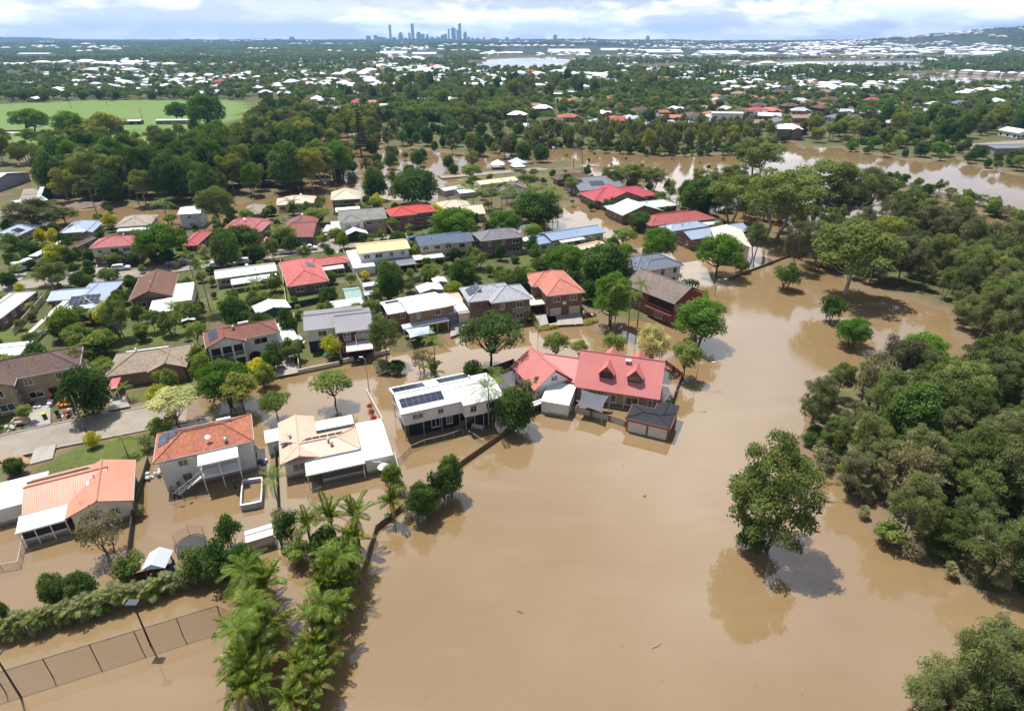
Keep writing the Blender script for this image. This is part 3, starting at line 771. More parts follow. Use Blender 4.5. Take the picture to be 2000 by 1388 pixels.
h = H('tall cream house with an orange tiled hip roof, balcony and back stairs', (299, 904), (491, 861), 5.3)
m0 = h.wing((299, 904), (490, 808), 5.3, 'hip', ORANGE_T, RENDW, 24, over=.45, win='FBR', wsize=(1.2, 1.1), gap=4.2, storeys=2, frame=ALU)
h.solar(m0, 'L', .62, .12, 3, 1, .95, 1.6); h.solar(m0, 'L', .62, .45, 2, 1, .95, 1.6); h.solar(m0, 'B', .42, .45, 5, 1); h.vent(m0, 'B', .72, .7, 'heater'); h.vent(m0, 'F', .55, .45, 'dish'); h.vent(m0, 'F', .72, .22, 'whirly'); h.vent(m0, 'F', .13, .25, 'aerial')
r_ = h.sheet((386, 909), (464, 869), 4.75, WHITE_M, 5.15, nposts=3, z0=3.0)
x0, y0, x1, y1 = r_
h.part(MB().box(x0 + .1, y0 + .2, 2.3, x1 - .1, m0['wall'][1] - .02, 2.48), 'balcony_floor', WHITE)
post_rail(h, [(x0 + .15, m0['wall'][1] - .1, 2.5), (x0 + .15, y0 + .25, 2.5), (x1 - .15, y0 + .25, 2.5), (x1 - .15, m0['wall'][1] - .1, 2.5)], 1.0, WHITE)
for xx in (x0 + .2, (x0 + x1) / 2, x1 - .2): h.part(MB().tube([(xx, y0 + .3, -.8), (xx, y0 + .3, 2.3)], .07, 6), 'post', WHITE)
st = MB(); sx0, sy = x0 - .1, y0 + .5
for i in range(14): st.box(sx0 - .28 * (i + 1), sy, 2.3 - .18 * i, sx0 - .28 * i, sy + .9, 2.34 - .18 * i)
st.tube([(sx0, sy, 2.3), (sx0 - 3.9, sy, -.2)], .07, 4).tube([(sx0, sy + .9, 2.3), (sx0 - 3.9, sy + .9, -.2)], .07, 4).tube([(sx0, sy, 3.3), (sx0 - 3.9, sy, .8)], .04, 4)
h.part(st, 'stairs', plain((.55, .52, .47)))
h.part(MB().box(x1 + 3.6, 3.4, -.5, x1 + 5.2, 6.4, 2.2).box(x1 + 3.4, 3.2, 2.21, x1 + 5.4, 6.6, 2.35), 'side_annex', WHITE)
h.part(MB().box(m0['wall'][0] + 1, m0['wall'][1] - .6, 4.85, m0['wall'][0] + 5, m0['wall'][1] - .02, 4.98), 'window_hood', WHITE)

h = H('low house with a pale peach metal roof and white lean-tos', (548, 908), (705, 875), 3.0)
m0 = h.wing((548, 908), (693, 833), 3.0, 'hip', PEACH_M, WBOARD, 17, frame=ALU)
m1 = h.wing((548, 907), (612, 812), 3.05, 'gy', PEACH_M, WBOARD, 17, frame=ALU, win='BL')
h.solar(m0, 'B', .42, .45, 8, 1, 1.0, .75, .1); h.vent(m0, 'F', .62, .8); h.vent(m0, 'F', .65, .55); h.vent(m1, 'L', .5, .6); h.vent(m1, 'L', .35, .5, 'aerial')
h.sheet((614, 841), (687, 811), 2.75, WHITE_M, 2.9, wall=WBOARD)
h.sheet((712, 899), (745, 818), 2.65, metal_roof((.72, .74, .76), .3, .7), 2.75, wall=WBOARD, name='carport_roof')
r_ = h.sheet((598, 928), (706, 878), 2.45, WHITE_M, 2.75, nposts=2)
h.part(MB().box(r_[0] + 2.0, r_[1] + .6, -.5, r_[2] - .3, r_[1] + .7, .7), 'verandah_wall', WBOARD)
h.part(MB().box(r_[0] + 2.0, r_[1] + .62, .71, r_[2] - .3, r_[1] + .66, 2.2), 'fly_screen', plain((.10, .105, .115), .6))

h = H('white high-set house with rows of solar panels on a white roof', (783, 809), (915, 780), 5.2)
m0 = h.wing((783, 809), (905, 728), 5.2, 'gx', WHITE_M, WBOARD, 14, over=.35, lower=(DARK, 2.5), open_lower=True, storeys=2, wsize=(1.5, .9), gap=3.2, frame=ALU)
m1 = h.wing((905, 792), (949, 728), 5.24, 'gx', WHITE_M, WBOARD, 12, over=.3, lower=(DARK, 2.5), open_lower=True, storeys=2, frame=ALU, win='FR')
h.solar(m0, 'F', .30, .28, 7, 2, .95, .95); h.solar(m0, 'B', .80, .2, 5, 2, 1.0, 1.1); h.solar(m0, 'B', .22, .2, 5, 2, 1.0, 1.1); h.vent(m0, 'B', .5, .35, 'skylight'); h.vent(m0, 'B', .98, .9)
for i, (fx, w_) in enumerate(((.36, 1.4), (.55, 1.0))): h.window('F', (m0['wall'][0] + .9, m0['wall'][1] + .9, m0['wall'][2] - .9, m0['wall'][3] - .9), fx * 12, 1.5, w_, 1.6, WHITE)
st = MB(); bx, by = m0['wall'][2] - .6, m0['wall'][1] - .9
for i in range(13): st.box(bx - .27 * (i + 1), by, 2.5 - .18 * i, bx - .27 * i, by + .85, 2.55 - .18 * i)
st.tube([(bx, by, 2.5), (bx - 3.6, by, .1)], .06, 4).tube([(bx, by, 3.4), (bx - 3.6, by, 1.0)], .03, 4)
h.part(st, 'stairs', plain((.3, .17, .12)))

h = H('large house with a steep bright red roof and two dormers', (1120, 754), (1289, 780), 3.0)
L = (P(1289, 780, 3.0) - P(1120, 754, 3.0)).length
RD = 10.2; RP = 41
m0 = h.wing(None, None, 3.0, 'gx', RED_M, BR_TAN, RP, rect=(0, 0, L, RD), trim=RED_M, win='BLR', frame=WHITE)
for fx in (.36, .69):
    x = L * fx; dw, dh = 2.25, 1.1
    for sgn, k in ((1, 1.75), (-1, 2.35)):
        ye = k if sgn > 0 else RD - k; y_ = ye; zb = 3.0 + k * m0['tp']; top = zb + dh; rise = 1.3; yb = y_ + sgn * (dh + rise) / m0['tp']
        d_ = MB(); d_.add([(x - dw / 2, ye, zb - .1), (x + dw / 2, ye, zb - .1), (x + dw / 2, ye, top), (x - dw / 2, ye, top), (x, ye, top + rise * .82)], [(0, 1, 2, 3), (3, 2, 4)])
        for e_ in (-1, 1): d_.add([(x + e_ * dw / 2, ye, zb - .1), (x + e_ * dw / 2, ye, top), (x + e_ * dw / 2, ye + sgn * dh / m0['tp'], top)], [(0, 1, 2)])
        dd = h.part(d_, 'dormer', plain((.30, .10, .07)))
        rr = MB(); ov = .32
        for e_ in (-1, 1):
            rr.add([(x, ye - sgn * ov, top + rise), (x + e_ * (dw / 2 + ov), ye - sgn * ov, top - .28), (x + e_ * (dw / 2 + ov), ye + sgn * (dh - .3) / m0['tp'], top - .28), (x, yb, top + rise),
                    (x, ye - sgn * ov, top + rise - .12), (x + e_ * (dw / 2 + ov), ye - sgn * ov, top - .40), (x + e_ * (dw / 2 + ov), ye + sgn * (dh - .3) / m0['tp'], top - .40), (x, yb, top + rise - .12)],
                   [(0, 1, 2, 3), (7, 6, 5, 4), (0, 4, 5, 1), (1, 5, 6, 2)])
        rr.build('dormer_roof', RED_M, dd)
        if sgn > 0: h.window('F', (0, ye, L, RD), x, zb + .62, 2.1, 1.1, plain((.22, .05, .04)))
h.vent(m0, 'F', .58, .9, 'skylight'); h.vent(m0, 'B', .55, .8, 'pipe')
for i in range(6): h.part(MB().box(L * (.12 + .16 * i) - .07, -.0, -.5, L * (.12 + .16 * i) + .07, .14, 2.75), 'post', CREAM)
h.part(MB().box(.5, -.1, -.4, L - .5, .45, .12), 'verandah_floor', CONC)
for i in range(4): h.window('F', m0['wall'], 2.2 + i * 3.6, 1.5, 2.0, 1.5, WHITE)
# the gabled wing set at 45 degrees
w2 = math.atan2(*(P(1086, 723, 6) - P(1055, 694, 6)).yx) + math.pi / 2
g = House.__new__(House); c0 = P(1086, 723, 6.0); g.rz = w2; g.o = Vector((c0.x, c0.y, 0)); g.blocks = []
g.root = link('corner_wing', None, h.root); g.root.location = Vector((math.cos(-h.rz) * (c0.x - h.o.x) - math.sin(-h.rz) * (c0.y - h.o.y), math.sin(-h.rz) * (c0.x - h.o.x) + math.cos(-h.rz) * (c0.y - h.o.y), 0)); g.root.rotation_euler = (0, 0, w2 - h.rz)
gw = g.wing(None, None, 3.05, 'gy', RED_M, RENDW, 38, rect=(-3.9, 0, 3.9, 9.5), trim=RED_M, win='LR', frame=WHITE)
g.window('F', gw['wall'], gw['wall'][2] - gw['wall'][0] - 3.4, 4.1, 1.3, 1.1, WHITE); g.part(MB().box(-2.0, .44, 3.45, 2.0, .49, 3.75), 'gable_trim', WHITE)
GM = g.root.matrix_basis.copy()
for ch in list(g.root.children): mb = ch.matrix_basis.copy(); ch.parent = h.root; ch.matrix_basis = GM @ mb
bpy.data.objects.remove(g.root)
h.wing(None, None, 3.1, 'gx', RED_M, BR_TAN, 30, rect=(-6.4, 1.0, .35, 9.6), over=.2, trim=RED_M, win='')
r_ = h.sheet((1056, 782), (1126, 756), 2.6, WHITE_M, 3.0, wall=WBOARD)

h = H('low garage with a flat black tiled roof and red trim beside the dormer house', (1222, 815), (1294, 832), 2.6, 'garage', 'garage')
RT = plain((.33, .09, .07)); gA = h.rect((1222, 815), (1306, 786), 2.6)
m0 = h.wing(None, None, 2.5, 'hip', BLACK_T, BR_RED, 9, rect=(0, 0, 7.0, 4.6), over=.15, trim=RT, win='')
h.wing(None, None, 2.52, 'gy', BLACK_T, BR_RED, 5, rect=(3.6, 3.6, 7.1, 7.0), over=.15, trim=RT, win='')
h.gdoor('F', m0['wall'], 1.75, 2.7, 1.9, plain((.60, .56, .50)), .1); h.gdoor('F', m0['wall'], 4.95, 2.7, 1.9, plain((.60, .56, .50)), .1)

# --- the row across the flooded street
h = H('two-storey tan house with a dark brown tiled roof above the furniture piles', (-60, 757), (143, 717), 5.5)
m0 = h.wing((-60, 757), (162, 676), 5.5, 'hip', BROWN_T, BR_TAN, 24, win='FBR', wsize=(2.0, 1.2), gap=4.4, frame=WHITE)
m1 = h.wing(None, None, 5.54, 'gy', BROWN_T, BR_TAN, 24, rect=(-1.5, -2.8, 6.2, 6), win='FR', wsize=(2.0, 1.3), frame=WHITE)
h.gdoor('F', m0['wall'], m0['wall'][2] - 3.2, 4.4, 2.1, DARK); h.vent(m0, 'F', .35, .6, 'pipe')
H('white metal shed behind the dark brown roof', (-60, 702), (60, 690), 2.8, 'shed', 'shed').wing((-60, 702), (67, 665), 2.8, 'gx', GREENW_M, CBOARD, 8, over=.15, win='')

h = H('low orange brick house with a mottled beige tiled roof', (205, 735), (369, 712), 3.1)
m0 = h.wing((205, 735), (377, 671), 3.1, 'hip', BEIGE_T, BR_ORANGE, 23, win='BLR', frame=WHITE)
m1 = h.wing((288, 727), (371, 690), 3.14, 'gy', BEIGE_T, BR_ORANGE, 23, frame=WHITE, wsize=(2.0, 1.2))
h.sheet((209, 759), (241, 729), 2.6, metal_roof((.45, .12, .11), .15), 2.7, name='carport_roof', trim=WHITE)
h.sheet((246, 690), (330, 677), 3.0, WHITE_M, 3.2); h.vent(m0, 'B', .3, .5, 'whirly'); h.vent(m1, 'R', .5, .3, 'pipe')

h = H('two-storey white house with arches and a red-brown tiled roof', (402, 680), (538, 653), 5.7)
m0 = h.wing((402, 676), (535, 623), 5.7, 'hip', REDBROWN_T, RENDW, 23, win='FBR', wsize=(2.1, 1.2), gap=4.0, frame=WHITE)
m1 = h.wing((402, 681), (472, 640), 5.74, 'gy', REDBROWN_T, RENDW, 23, win='L', frame=WHITE, over=.4)
h.solar(m1, 'L', .6, .25, 5, 1, .8, 1.7); h.vent(m0, 'B', .55, .7, 'heater'); h.vent(m0, 'F', .4, .85)
X0, Y0, X1, Y1 = m1['wall']
for zf in (3.0,):
    h.part(MB().box(X0 + .1, Y0 - .02, .3, X1 - .1, Y0 - .004, 2.5), 'porch_shade_panel', DARK); h.part(MB().box(X0 + .1, Y0 - .02, zf + .1, X1 - .1, Y0 - .004, 5.2), 'balcony_shade_panel', DARK)  # dark panels on the wall stand in for shade inside porch and balcony
for i in range(4):
    xx = X0 + .15 + (X1 - X0 - .3) * i / 3; h.part(MB().box(xx - .16, Y0 - .3, -.4, xx + .16, Y0 - .03, 5.5), 'column', RENDW)
h.part(MB().box(X0, Y0 - .28, 2.62, X1, Y0 - .03, 2.95), 'balcony_slab', RENDW); post_rail(h, [(X0 + .1, Y0 - .2, 2.95), (X1 - .1, Y0 - .2, 2.95)], .9, WHITE)
for fx in (.62, .85):
    ar = MB(); cx = m0['wall'][0] + (m0['wall'][2] - m0['wall'][0]) * fx; pts = [(-1.25, .0)] + [(1.25 * math.cos(R(a)), 1.1 + 1.25 * math.sin(R(a))) for a in range(180, -1, -20)] + [(1.25, .0)]
    n = len(pts); yy = m0['wall'][1] - .012
    ar.add([(cx + p[0], yy, .3 + p[1]) for p in pts], [tuple(range(n))[::-1]]); o = h.part(ar, 'arch_shade_face', DARK)  # flat dark face painted as the shade inside the arch
    tr = MB().tube([(cx + p[0], yy, .3 + p[1]) for p in pts], .12, 6); tr.build('arch_trim', RENDW, o)
gr_ = h.sheet((541, 670), (566, 628), 3.0, GREENW_M, 3.1, wall=RENDW, name='garage_roof'); h.gdoor('F', (gr_[0] + .12, gr_[1] + .12, gr_[2] - .12, gr_[3]), (gr_[2] - gr_[0] - .24) / 2, 2.6, 2.1, plain((.33, .30, .29)))

h = H('two-storey house with a plain grey metal roof and dark blue base', (593, 646), (721, 631), 5.5)
m0 = h.wing((593, 646), (706, 596), 5.5, 'gx', GREY_M, WBOARD, 12, lower=(NAVYP, 2.6), win='FBLR', wsize=(1.6, 1.1), gap=3.6, frame=ALU)
m1 = h.wing((655, 650), (721, 600), 5.46, 'gx', GREY_M, plain((.10, .035, .035)), 12, lower=(NAVYP, 2.6), win='F', over=.4, wsize=(2.2, 1.5))
h.part(MB().box(m1['wall'][0], m1['wall'][1] - 1.6, 2.7, m1['wall'][2], m1['wall'][1] - .01, 2.85), 'deck', plain((.16, .05, .05))); post_rail(h, [(m1['wall'][0], m1['wall'][1] - 1.5, 2.85), (m1['wall'][2], m1['wall'][1] - 1.5, 2.85)], .95, plain((.2, .05, .05)))
for fx in (0, .5, 1): xx = m1['wall'][0] + (m1['wall'][2] - m1['wall'][0]) * fx; h.part(MB().box(xx - .06, m1['wall'][1] - 1.55, -.3, xx + .06, m1['wall'][1] - 1.43, 5.0), 'post', WHITE)
h.sheet((677, 687), (724, 657), 2.8, WHITE_M, 3.0, nposts=2, name='carport_roof', trim=plain((.33, .1, .1)))
H('white shed with a red edge behind the plain grey roof', (645, 602), (706, 593), 2.6, 'shed', 'shed').wing((645, 602), (705, 580), 2.6, 'gx', WHITE_M, CBOARD, 7, over=.15, win='')
H('pale green shed in the yard behind the red-brown roof', (502, 614), (556, 603), 2.7, 'shed', 'shed').wing((502, 614), (557, 585), 2.7, 'gy', GREENW_M, plain((.06, .11, .09)), 14, over=.2, win='F')

h = H('two-storey brick house under a broad white metal roof', (797, 612), (869, 599), 5.4)
m0 = h.wing((797, 612), (850, 570), 5.4, 'gx', WHITE_M, BR_ORANGE, 9, win='FBR', wsize=(1.3, 1.2), frame=WHITE)
m1 = h.wing((757, 614), (800, 580), 5.0, 'gx', WHITE_M, BR_ORANGE, 9, win='FBL', frame=WHITE)
h.wing((838, 604), (869, 572), 5.0, 'gx', WHITE_M, BR_ORANGE, 9, win='F', wsize=(1.6, 1.2), frame=WHITE)
h.wing((866, 614), (893, 583), 3.1, 'gx', WHITE_M, plain((.20, .22, .26)), 6, win='', over=.1)
h.sheet((787, 642), (872, 620), 2.7, metal_roof((.42, .46, .52), .1), 3.0, nposts=5); h.solar(m1, 'B', .5, .3, 5, 1, 1., 1.5)
h = H('two-storey brown brick house with a pale grey hip roof', (915, 594), (1015, 582), 5.7)
m0 = h.wing((915, 590), (986, 552), 5.7, 'hip', GREY_T, BR_BROWN, 22, win='FBLR', wsize=(1.6, 1.2), gap=3.0, frame=plain((.35, .27, .12)))
m1 = h.wing((960, 592), (1016, 555), 5.74, 'hip', GREY_T, BR_BROWN, 22, win='FR', frame=WHITE, wsize=(1.5, 1.3))
h.solar(m0, 'L', .5, .18, 4, 2, .95, 1.5); post_rail(h, [(m1['wall'][2] - 4, m1['wall'][1] - .4, 2.9), (m1['wall'][2], m1['wall'][1] - .4, 2.9)], .95, WHITE)
gr_ = h.sheet((895, 612), (916, 592), 2.9, BEIGE_M, 3.0, wall=CREAM, name='garage_roof'); h.gdoor('F', (gr_[0] + .12, gr_[1] + .12, gr_[2] - .12, gr_[3]), (gr_[2] - gr_[0]) / 2 - .12, 2.3, 2.1)
h.sheet((868, 594), (895, 570), 3.0, metal_roof((.66, .42, .33), .1), 3.1)
h = H('two-storey red brick house with a salmon hip roof and two garage doors', (1069, 578), (1135, 571), 5.7)
m0 = h.wing((1069, 578), (1100, 528), 5.7, 'hip', SALMON_T, BR_RED, 24, win='FBR', frame=WHITE, rect=None)
m0b = h.wing((1040, 560), (1098, 529), 5.74, 'hip', SALMON_T, BR_RED, 24, win='LF', frame=WHITE)
h.gdoor('F', m0['wall'], 1.7, 2.4, 2.1, CREAM); h.gdoor('F', m0['wall'], m0['wall'][2] - m0['wall'][0] - 1.7, 2.4, 2.1, CREAM)
h.part(MB().box(m0['wall'][0] + 3.2, m0['wall'][1] - .4, 3.2, m0['wall'][0] + 4.0, m0['wall'][1] - .01, 3.9), 'air_conditioner', WHITE)
h.sheet((1034, 596), (1066, 571), 2.8, CREAM_M, 3.0, nposts=2, name='carport_roof'); h.vent(m0, 'R', .5, .5, 'pipe')
h = H('red-walled gabled house with a weathered brown roof behind tall palms', (1224, 556), (1318, 593), 5.6)
LL = (P(1318, 593, 5.6) - P(1224, 556, 5.6)).length
m0 = h.wing(None, None, 5.6, 'gx', BARN_T, plain((.23, .05, .035)), 26, rect=(-1, 0, LL, 10.5), win='BLR', frame=WHITE, lower=(BR_RED, 2.6))
h.window('F', m0['wall'], 4.0, 4.4, 1.5, 1.1, WHITE); h.part(MB().box(m0['wall'][0] + 6.8, m0['wall'][1] - .015, 3.2, m0['wall'][2] - .3, m0['wall'][1] - .003, 5.2), 'balcony_shade_panel', DARK); post_rail(h, [(m0['wall'][0] + 6.8, m0['wall'][1] - .9, 2.7), (m0['wall'][2], m0['wall'][1] - .9, 2.7)], 1., plain((.05, .06, .09)))  # dark panel on the wall stands in for the balcony's inner shade
h.part(MB().box(m0['wall'][0] + 6.7, m0['wall'][1] - 1, 2.5, m0['wall'][2], m0['wall'][1] - .003, 2.69), 'balcony_floor', plain((.3, .07, .05))); h.window('F', m0['wall'], 10, 1.3, 2.2, 1.3, WHITE)
h = H('two-storey white house with a slate grey hip roof among dense trees', (1249, 528), (1305, 519), 5.5)
m0 = h.wing((1242, 528), (1290, 494), 5.5, 'hip', SLATE_T, RENDW, 22, frame=plain((.2, .07, .05)), wsize=(1.5, 1.2)); h.wing((1262, 529), (1306, 503), 5.46, 'hip', SLATE_T, RENDW, 22, win='FR', frame=plain((.2, .07, .05)))
# --- houses of the block behind: (label, dir a, dir b, eave z, wings, sheets)
def quick(label, a, b, ze, wings, sheets=(), solar=(), name='house', cat='house'):
    h = H(label, a, b, ze, name, cat)
    Bs = []
    for i, wg in enumerate(wings):
        p, q, kind, roof, wall = wg[:5]; kw = dict(wg[5]) if len(wg) > 5 else {}
        kw.setdefault('pitch', 22); z = kw.pop('ze', ze) + .03 * i
        kw.setdefault('frame', WHITE if i % 2 == 0 else ALU)
        Bs.append(h.wing(p, q, z, kind, roof, wall, **kw))
    for sh in sheets:
        p, q, z, m_ = sh[:4]; kw = dict(sh[4]) if len(sh) > 4 else {}
        h.sheet(p, q, z, m_, **kw)
    for sl in solar: h.solar(Bs[sl[0]], *sl[1:])
    if cat == 'house' and Bs:
        h.vent(Bs[0], rnd.choice('FB'), rnd.uniform(.3, .7), .7, rnd.choice(('whirly', 'pipe', 'aerial', 'dish')))
        h.vent(Bs[0], 'F', rnd.uniform(.3, .7), rnd.uniform(.4, .8), rnd.choice(('pipe', 'aerial', 'pipe')))
    return h
quick('brick house with a streaked pale grey roof at the left edge', (-50, 627), (31, 621), 3.0, [((-60, 627), (71, 569), 'hip', OLD_M, BR_RED, {'pitch': 20})])
quick('house with a blue-grey ribbed roof carrying two dark solar arrays', (125, 612), (212, 605), 3.1, [((118, 606), (241, 549), 'hip', BLUE_M, BR_RED, {'pitch': 20}), ((165, 614), (213, 592), 'gy', BLUE_M, BR_RED, {'pitch': 20}), ((90, 588), (190, 560), 'gx', BLUE_M, BR_RED, {'pitch': 16})],
      [((56, 655), (112, 598), 2.7, CREAM_M), ((86, 622), (150, 575), 2.8, CREAM_M)], [(0, 'F', .70, .40, 4, 2, .95, 1.45), (0, 'F', .42, .35, 4, 2, .95, 1.45)])
quick('brown tiled gable-fronted house with white lean-tos', (251, 587), (340, 576), 3.2, [((251, 588), (349, 534), 'gy', tile((.17, .085, .055), .4), BR_BROWN, {'pitch': 22})],
      [((320, 592), (381, 552), 2.8, WHITE_M, {'wall': CREAM}), ((289, 612), (345, 582), 2.6, WHITE_M, {'wall': CREAM})])
quick('long low house with a streaked pale roof behind the green lawn', (437, 546), (539, 532), 3.0, [((420, 545), (536, 512), 'gx', OLD_M, BR_TAN, {'pitch': 14})], [((452, 556), (540, 535), 2.6, WHITE_M, {'nposts': 5})])
quick('red tiled hip-roofed brick house with solar panels and two wings', (566, 561), (640, 550), 3.1, [((562, 560), (618, 503), 'hip', RED_T, BR_RED, {'pitch': 21}), ((600, 522), (674, 499), 'hip', RED_T, BR_RED, {'pitch': 21})], [((632, 528), (670, 518), 2.6, CREAM_M, {'nposts': 4})], [(0, 'R', .55, .35, 2, 1, 1.5, 2.2)])
quick('two-storey white house with a long yellow roof', (702, 496), (792, 486), 5.4, [((700, 496), (788, 466), 'gx', YELLOW_M, WBOARD, {'pitch': 13})], [((690, 524), (716, 487), 2.9, WHITE_M, {'wall': WBOARD}), ((748, 522), (803, 500), 2.7, SLATE_M, {'nposts': 3})])
quick('two-storey cream house with a navy tiled roof', (820, 480), (909, 470), 5.3, [((818, 480), (893, 454), 'gx', NAVY_T, CBOARD, {'pitch': 20}), ((880, 475), (910, 455), 'gx', NAVY_T, CBOARD, {'pitch': 20, 'ze': 5.1})], [((810, 508), (862, 494), 2.6, CREAM_M, {'nposts': 4})])
quick('two-storey brown brick house with a mottled grey hip roof', (942, 471), (1024, 462), 5.4, [((940, 471), (1004, 446), 'hip', tile((.20, .19, .21), .5), BR_BROWN, {'pitch': 22})], [((980, 476), (1028, 464), 3.6, CREAM_M, {'nposts': 4})])
quick('long house with a steel blue roof and white awning beside the flooded lane', (1077, 470), (1164, 456), 3.6, [((1077, 470), (1153, 440), 'gx', STEELBLUE_M, RENDER, {'pitch': 15}), ((1048, 478), (1075, 455), 'gx', STEELBLUE_M, RENDER, {'pitch': 12, 'ze': 3.0}), ((1028, 470), (1060, 456), 'gx', STEELBLUE_M, RENDER, {'pitch': 12, 'ze': 2.9})], [((1097, 474), (1134, 462), 3.1, WHITE_M)])
quick('small peach-roofed house half hidden in trees', (1137, 488), (1170, 480), 2.9, [((1135, 488), (1166, 470), 'gx', metal_roof((.60, .42, .27), .15), BR_BROWN, {'pitch': 12})])
# fourth row
quick('house with a pale blue-grey roof and solar panels at the far left', (-30, 470), (50, 468), 3.0, [((-40, 470), (80, 440), 'hip', BLUE_M, BR_TAN, {'pitch': 20})], (), [(0, 'R', .5, .2, 3, 1, 1., 2.2), (0, 'F', .45, .4, 3, 1)])
quick('house with a blue metal roof beside the flooded reserve', (116, 457), (184, 452), 3.0, [((114, 456), (198, 431), 'hip', BLUE_M, BR_TAN, {'pitch': 20}), ((160, 455), (200, 435), 'gy', BLUE_M, BR_TAN)], (), [(0, 'L', .5, .2, 3, 1)])
quick('dark brown gabled roof between golden shrubs', (118, 500), (146, 500), 3.2, [((116, 498), (172, 464), 'gy', BROWN_T, BR_BROWN, {'pitch': 26})], [((72, 500), (118, 472), 2.7, WHITE_M)])
quick('two-storey house with a long pink-red roof above a dark garage', (174, 485), (278, 477), 5.5, [((173, 485), (279, 460), 'hip', PINKRED_T, RENDER, {'pitch': 20, 'lower': (BR_RED, 2.6)})])
quick('low house with a beige and white roof facing the reserve', (224, 446), (309, 440), 3.0, [((223, 444), (310, 419), 'hip', tile((.36, .31, .25), .3), CBOARD, {'pitch': 18})], [((228, 452), (309, 443), 2.6, WHITE_M)])
quick('two-storey white house with a white roof below the dense wood', (352, 419), (404, 416), 5.3, [((346, 419), (404, 401), 'gx', WHITE_M, plain((.55, .56, .58)), {'pitch': 10})])
quick('low house with a bright red double gable roof', (314, 465), (400, 462), 3.0, [((312, 466), (366, 446), 'gx', tile((.42, .085, .085), .15), BR_RED, {'pitch': 24}), ((350, 480), (414, 452), 'hip', tile((.42, .085, .085), .15), BR_RED, {'pitch': 20})])
quick('two-storey brick house with a pink-red hip roof and skillion porch', (437, 446), (528, 444), 5.2, [((436, 446), (526, 428), 'hip', PINKRED_T, BR_BROWN, {'pitch': 22}), ((480, 453), (530, 432), 'hip', PINKRED_T, BR_BROWN, {'pitch': 20, 'ze': 5.1})], [((492, 474), (524, 464), 2.8, RED_M)])
quick('house with a weathered maroon roof and a blue solar array', (556, 458), (628, 456), 3.2, [((552, 448), (625, 424), 'hip', MAROON_T, BR_BROWN, {'pitch': 24}), ((566, 463), (629, 436), 'gx', MAROON_T, BR_BROWN, {'pitch': 18})], [((630, 452), (656, 440), 2.7, OLD_M)], [(0, 'F', .55, .4, 3, 1, 1., 1.8)])
quick('two-storey tan brick house with a lichen-streaked roof and solar panel', (664, 435), (746, 428), 5.4, [((664, 434), (746, 409), 'gx', MOSS_T, BR_TAN, {'pitch': 20}), ((664, 436), (706, 418), 'hip', MOSS_T, RENDW, {'pitch': 20, 'ze': 5.35})], [((656, 414), (702, 404), 5.2, WHITE_M, {'posts': False}), ((650, 452), (672, 432), 2.8, OLD_M)], [(1, 'L', .5, .3, 2, 1, 1., 1.6)])
quick('open carport with a white peaked roof in front of the tan brick house', (674, 462), (713, 458), 2.7, [((672, 461), (712, 445), 'gy', WHITE_M, DARK, {'pitch': 20, 'win': ''})], (), (), 'carport', 'carport')  # dark walls stand in for the shade under the open roof
quick('two-storey dark red brick house with a scarlet hip roof', (766, 420), (836, 413), 5.5, [((764, 421), (840, 401), 'hip', tile((.52, .07, .06), .15), BR_RED, {'pitch': 22}), ((764, 423), (802, 405), 'hip', tile((.52, .07, .06), .15), BR_RED, {'pitch': 22})])
quick('two-storey brown house with a beige hip roof at the water edge', (652, 391), (706, 388), 5.0, [((646, 391), (704, 372), 'hip', BEIGE_M, BR_BROWN, {'pitch': 24})])
quick('long low house with a pale peach roof near the flooded trees', (542, 402), (612, 397), 3.2, [((540, 401), (617, 383), 'hip', metal_roof((.62, .46, .34), .1), WBOARD, {'pitch': 20})])
quick('small house with a dull beige tiled hip roof', (472, 419), (518, 417), 3.2, [((470, 419), (520, 400), 'hip', tile((.30, .26, .20), .4), BR_TAN, {'pitch': 24})])
quick('low house with a mustard roof and water heater behind the round tree', (866, 409), (912, 406), 3.2, [((858, 409), (912, 392), 'hip', BEIGE_M, BR_TAN, {'pitch': 20}), ((905, 420), (936, 402), 'gx', BEIGE_M, BR_TAN, {'pitch': 18})])
quick('two-storey cream house with a pale yellow gable roof', (940, 360), (997, 353), 5.2, [((938, 361), (996, 346), 'gx', metal_roof((.70, .58, .32), .1), CREAM, {'pitch': 14})])
quick('grey-roofed low house beside the pale yellow one', (980, 374), (1022, 372), 3.0, [((975, 375), (1024, 360), 'gy', tile((.18, .15, .14), .4), WBOARD, {'pitch': 22})])
quick('dark brown low roof by the end of the dry road', (1092, 350), (1148, 346), 3.2, [((1090, 351), (1146, 340), 'hip', BROWN_T, BR_BROWN, {'pitch': 20})])
quick('grey gabled house with a large blue solar array', (1134, 370), (1184, 366), 3.2, [((1132, 373), (1186, 350), 'gx', tile((.22, .22, .25), .2), BR_BROWN, {'pitch': 22})], (), [(0, 'F', .45, .3, 6, 2, 1., 1.5)])
quick('low house with a cherry red hip roof among the flooded gardens', (1165, 394), (1250, 386), 3.2, [((1162, 392), (1252, 366), 'hip', tile((.42, .07, .09), .2), BR_RED, {'pitch': 20}), ((1180, 396), (1225, 372), 'gy', tile((.42, .07, .09), .2), BR_RED, {'pitch': 20})])
quick('low house with a broad pale green metal roof', (1212, 417), (1300, 407), 3.2, [((1204, 414), (1298, 390), 'hip', LGREEN_M, BR_BROWN, {'pitch': 18}), ((1216, 421), (1262, 398), 'gy', LGREEN_M, BR_BROWN, {'pitch': 18})])
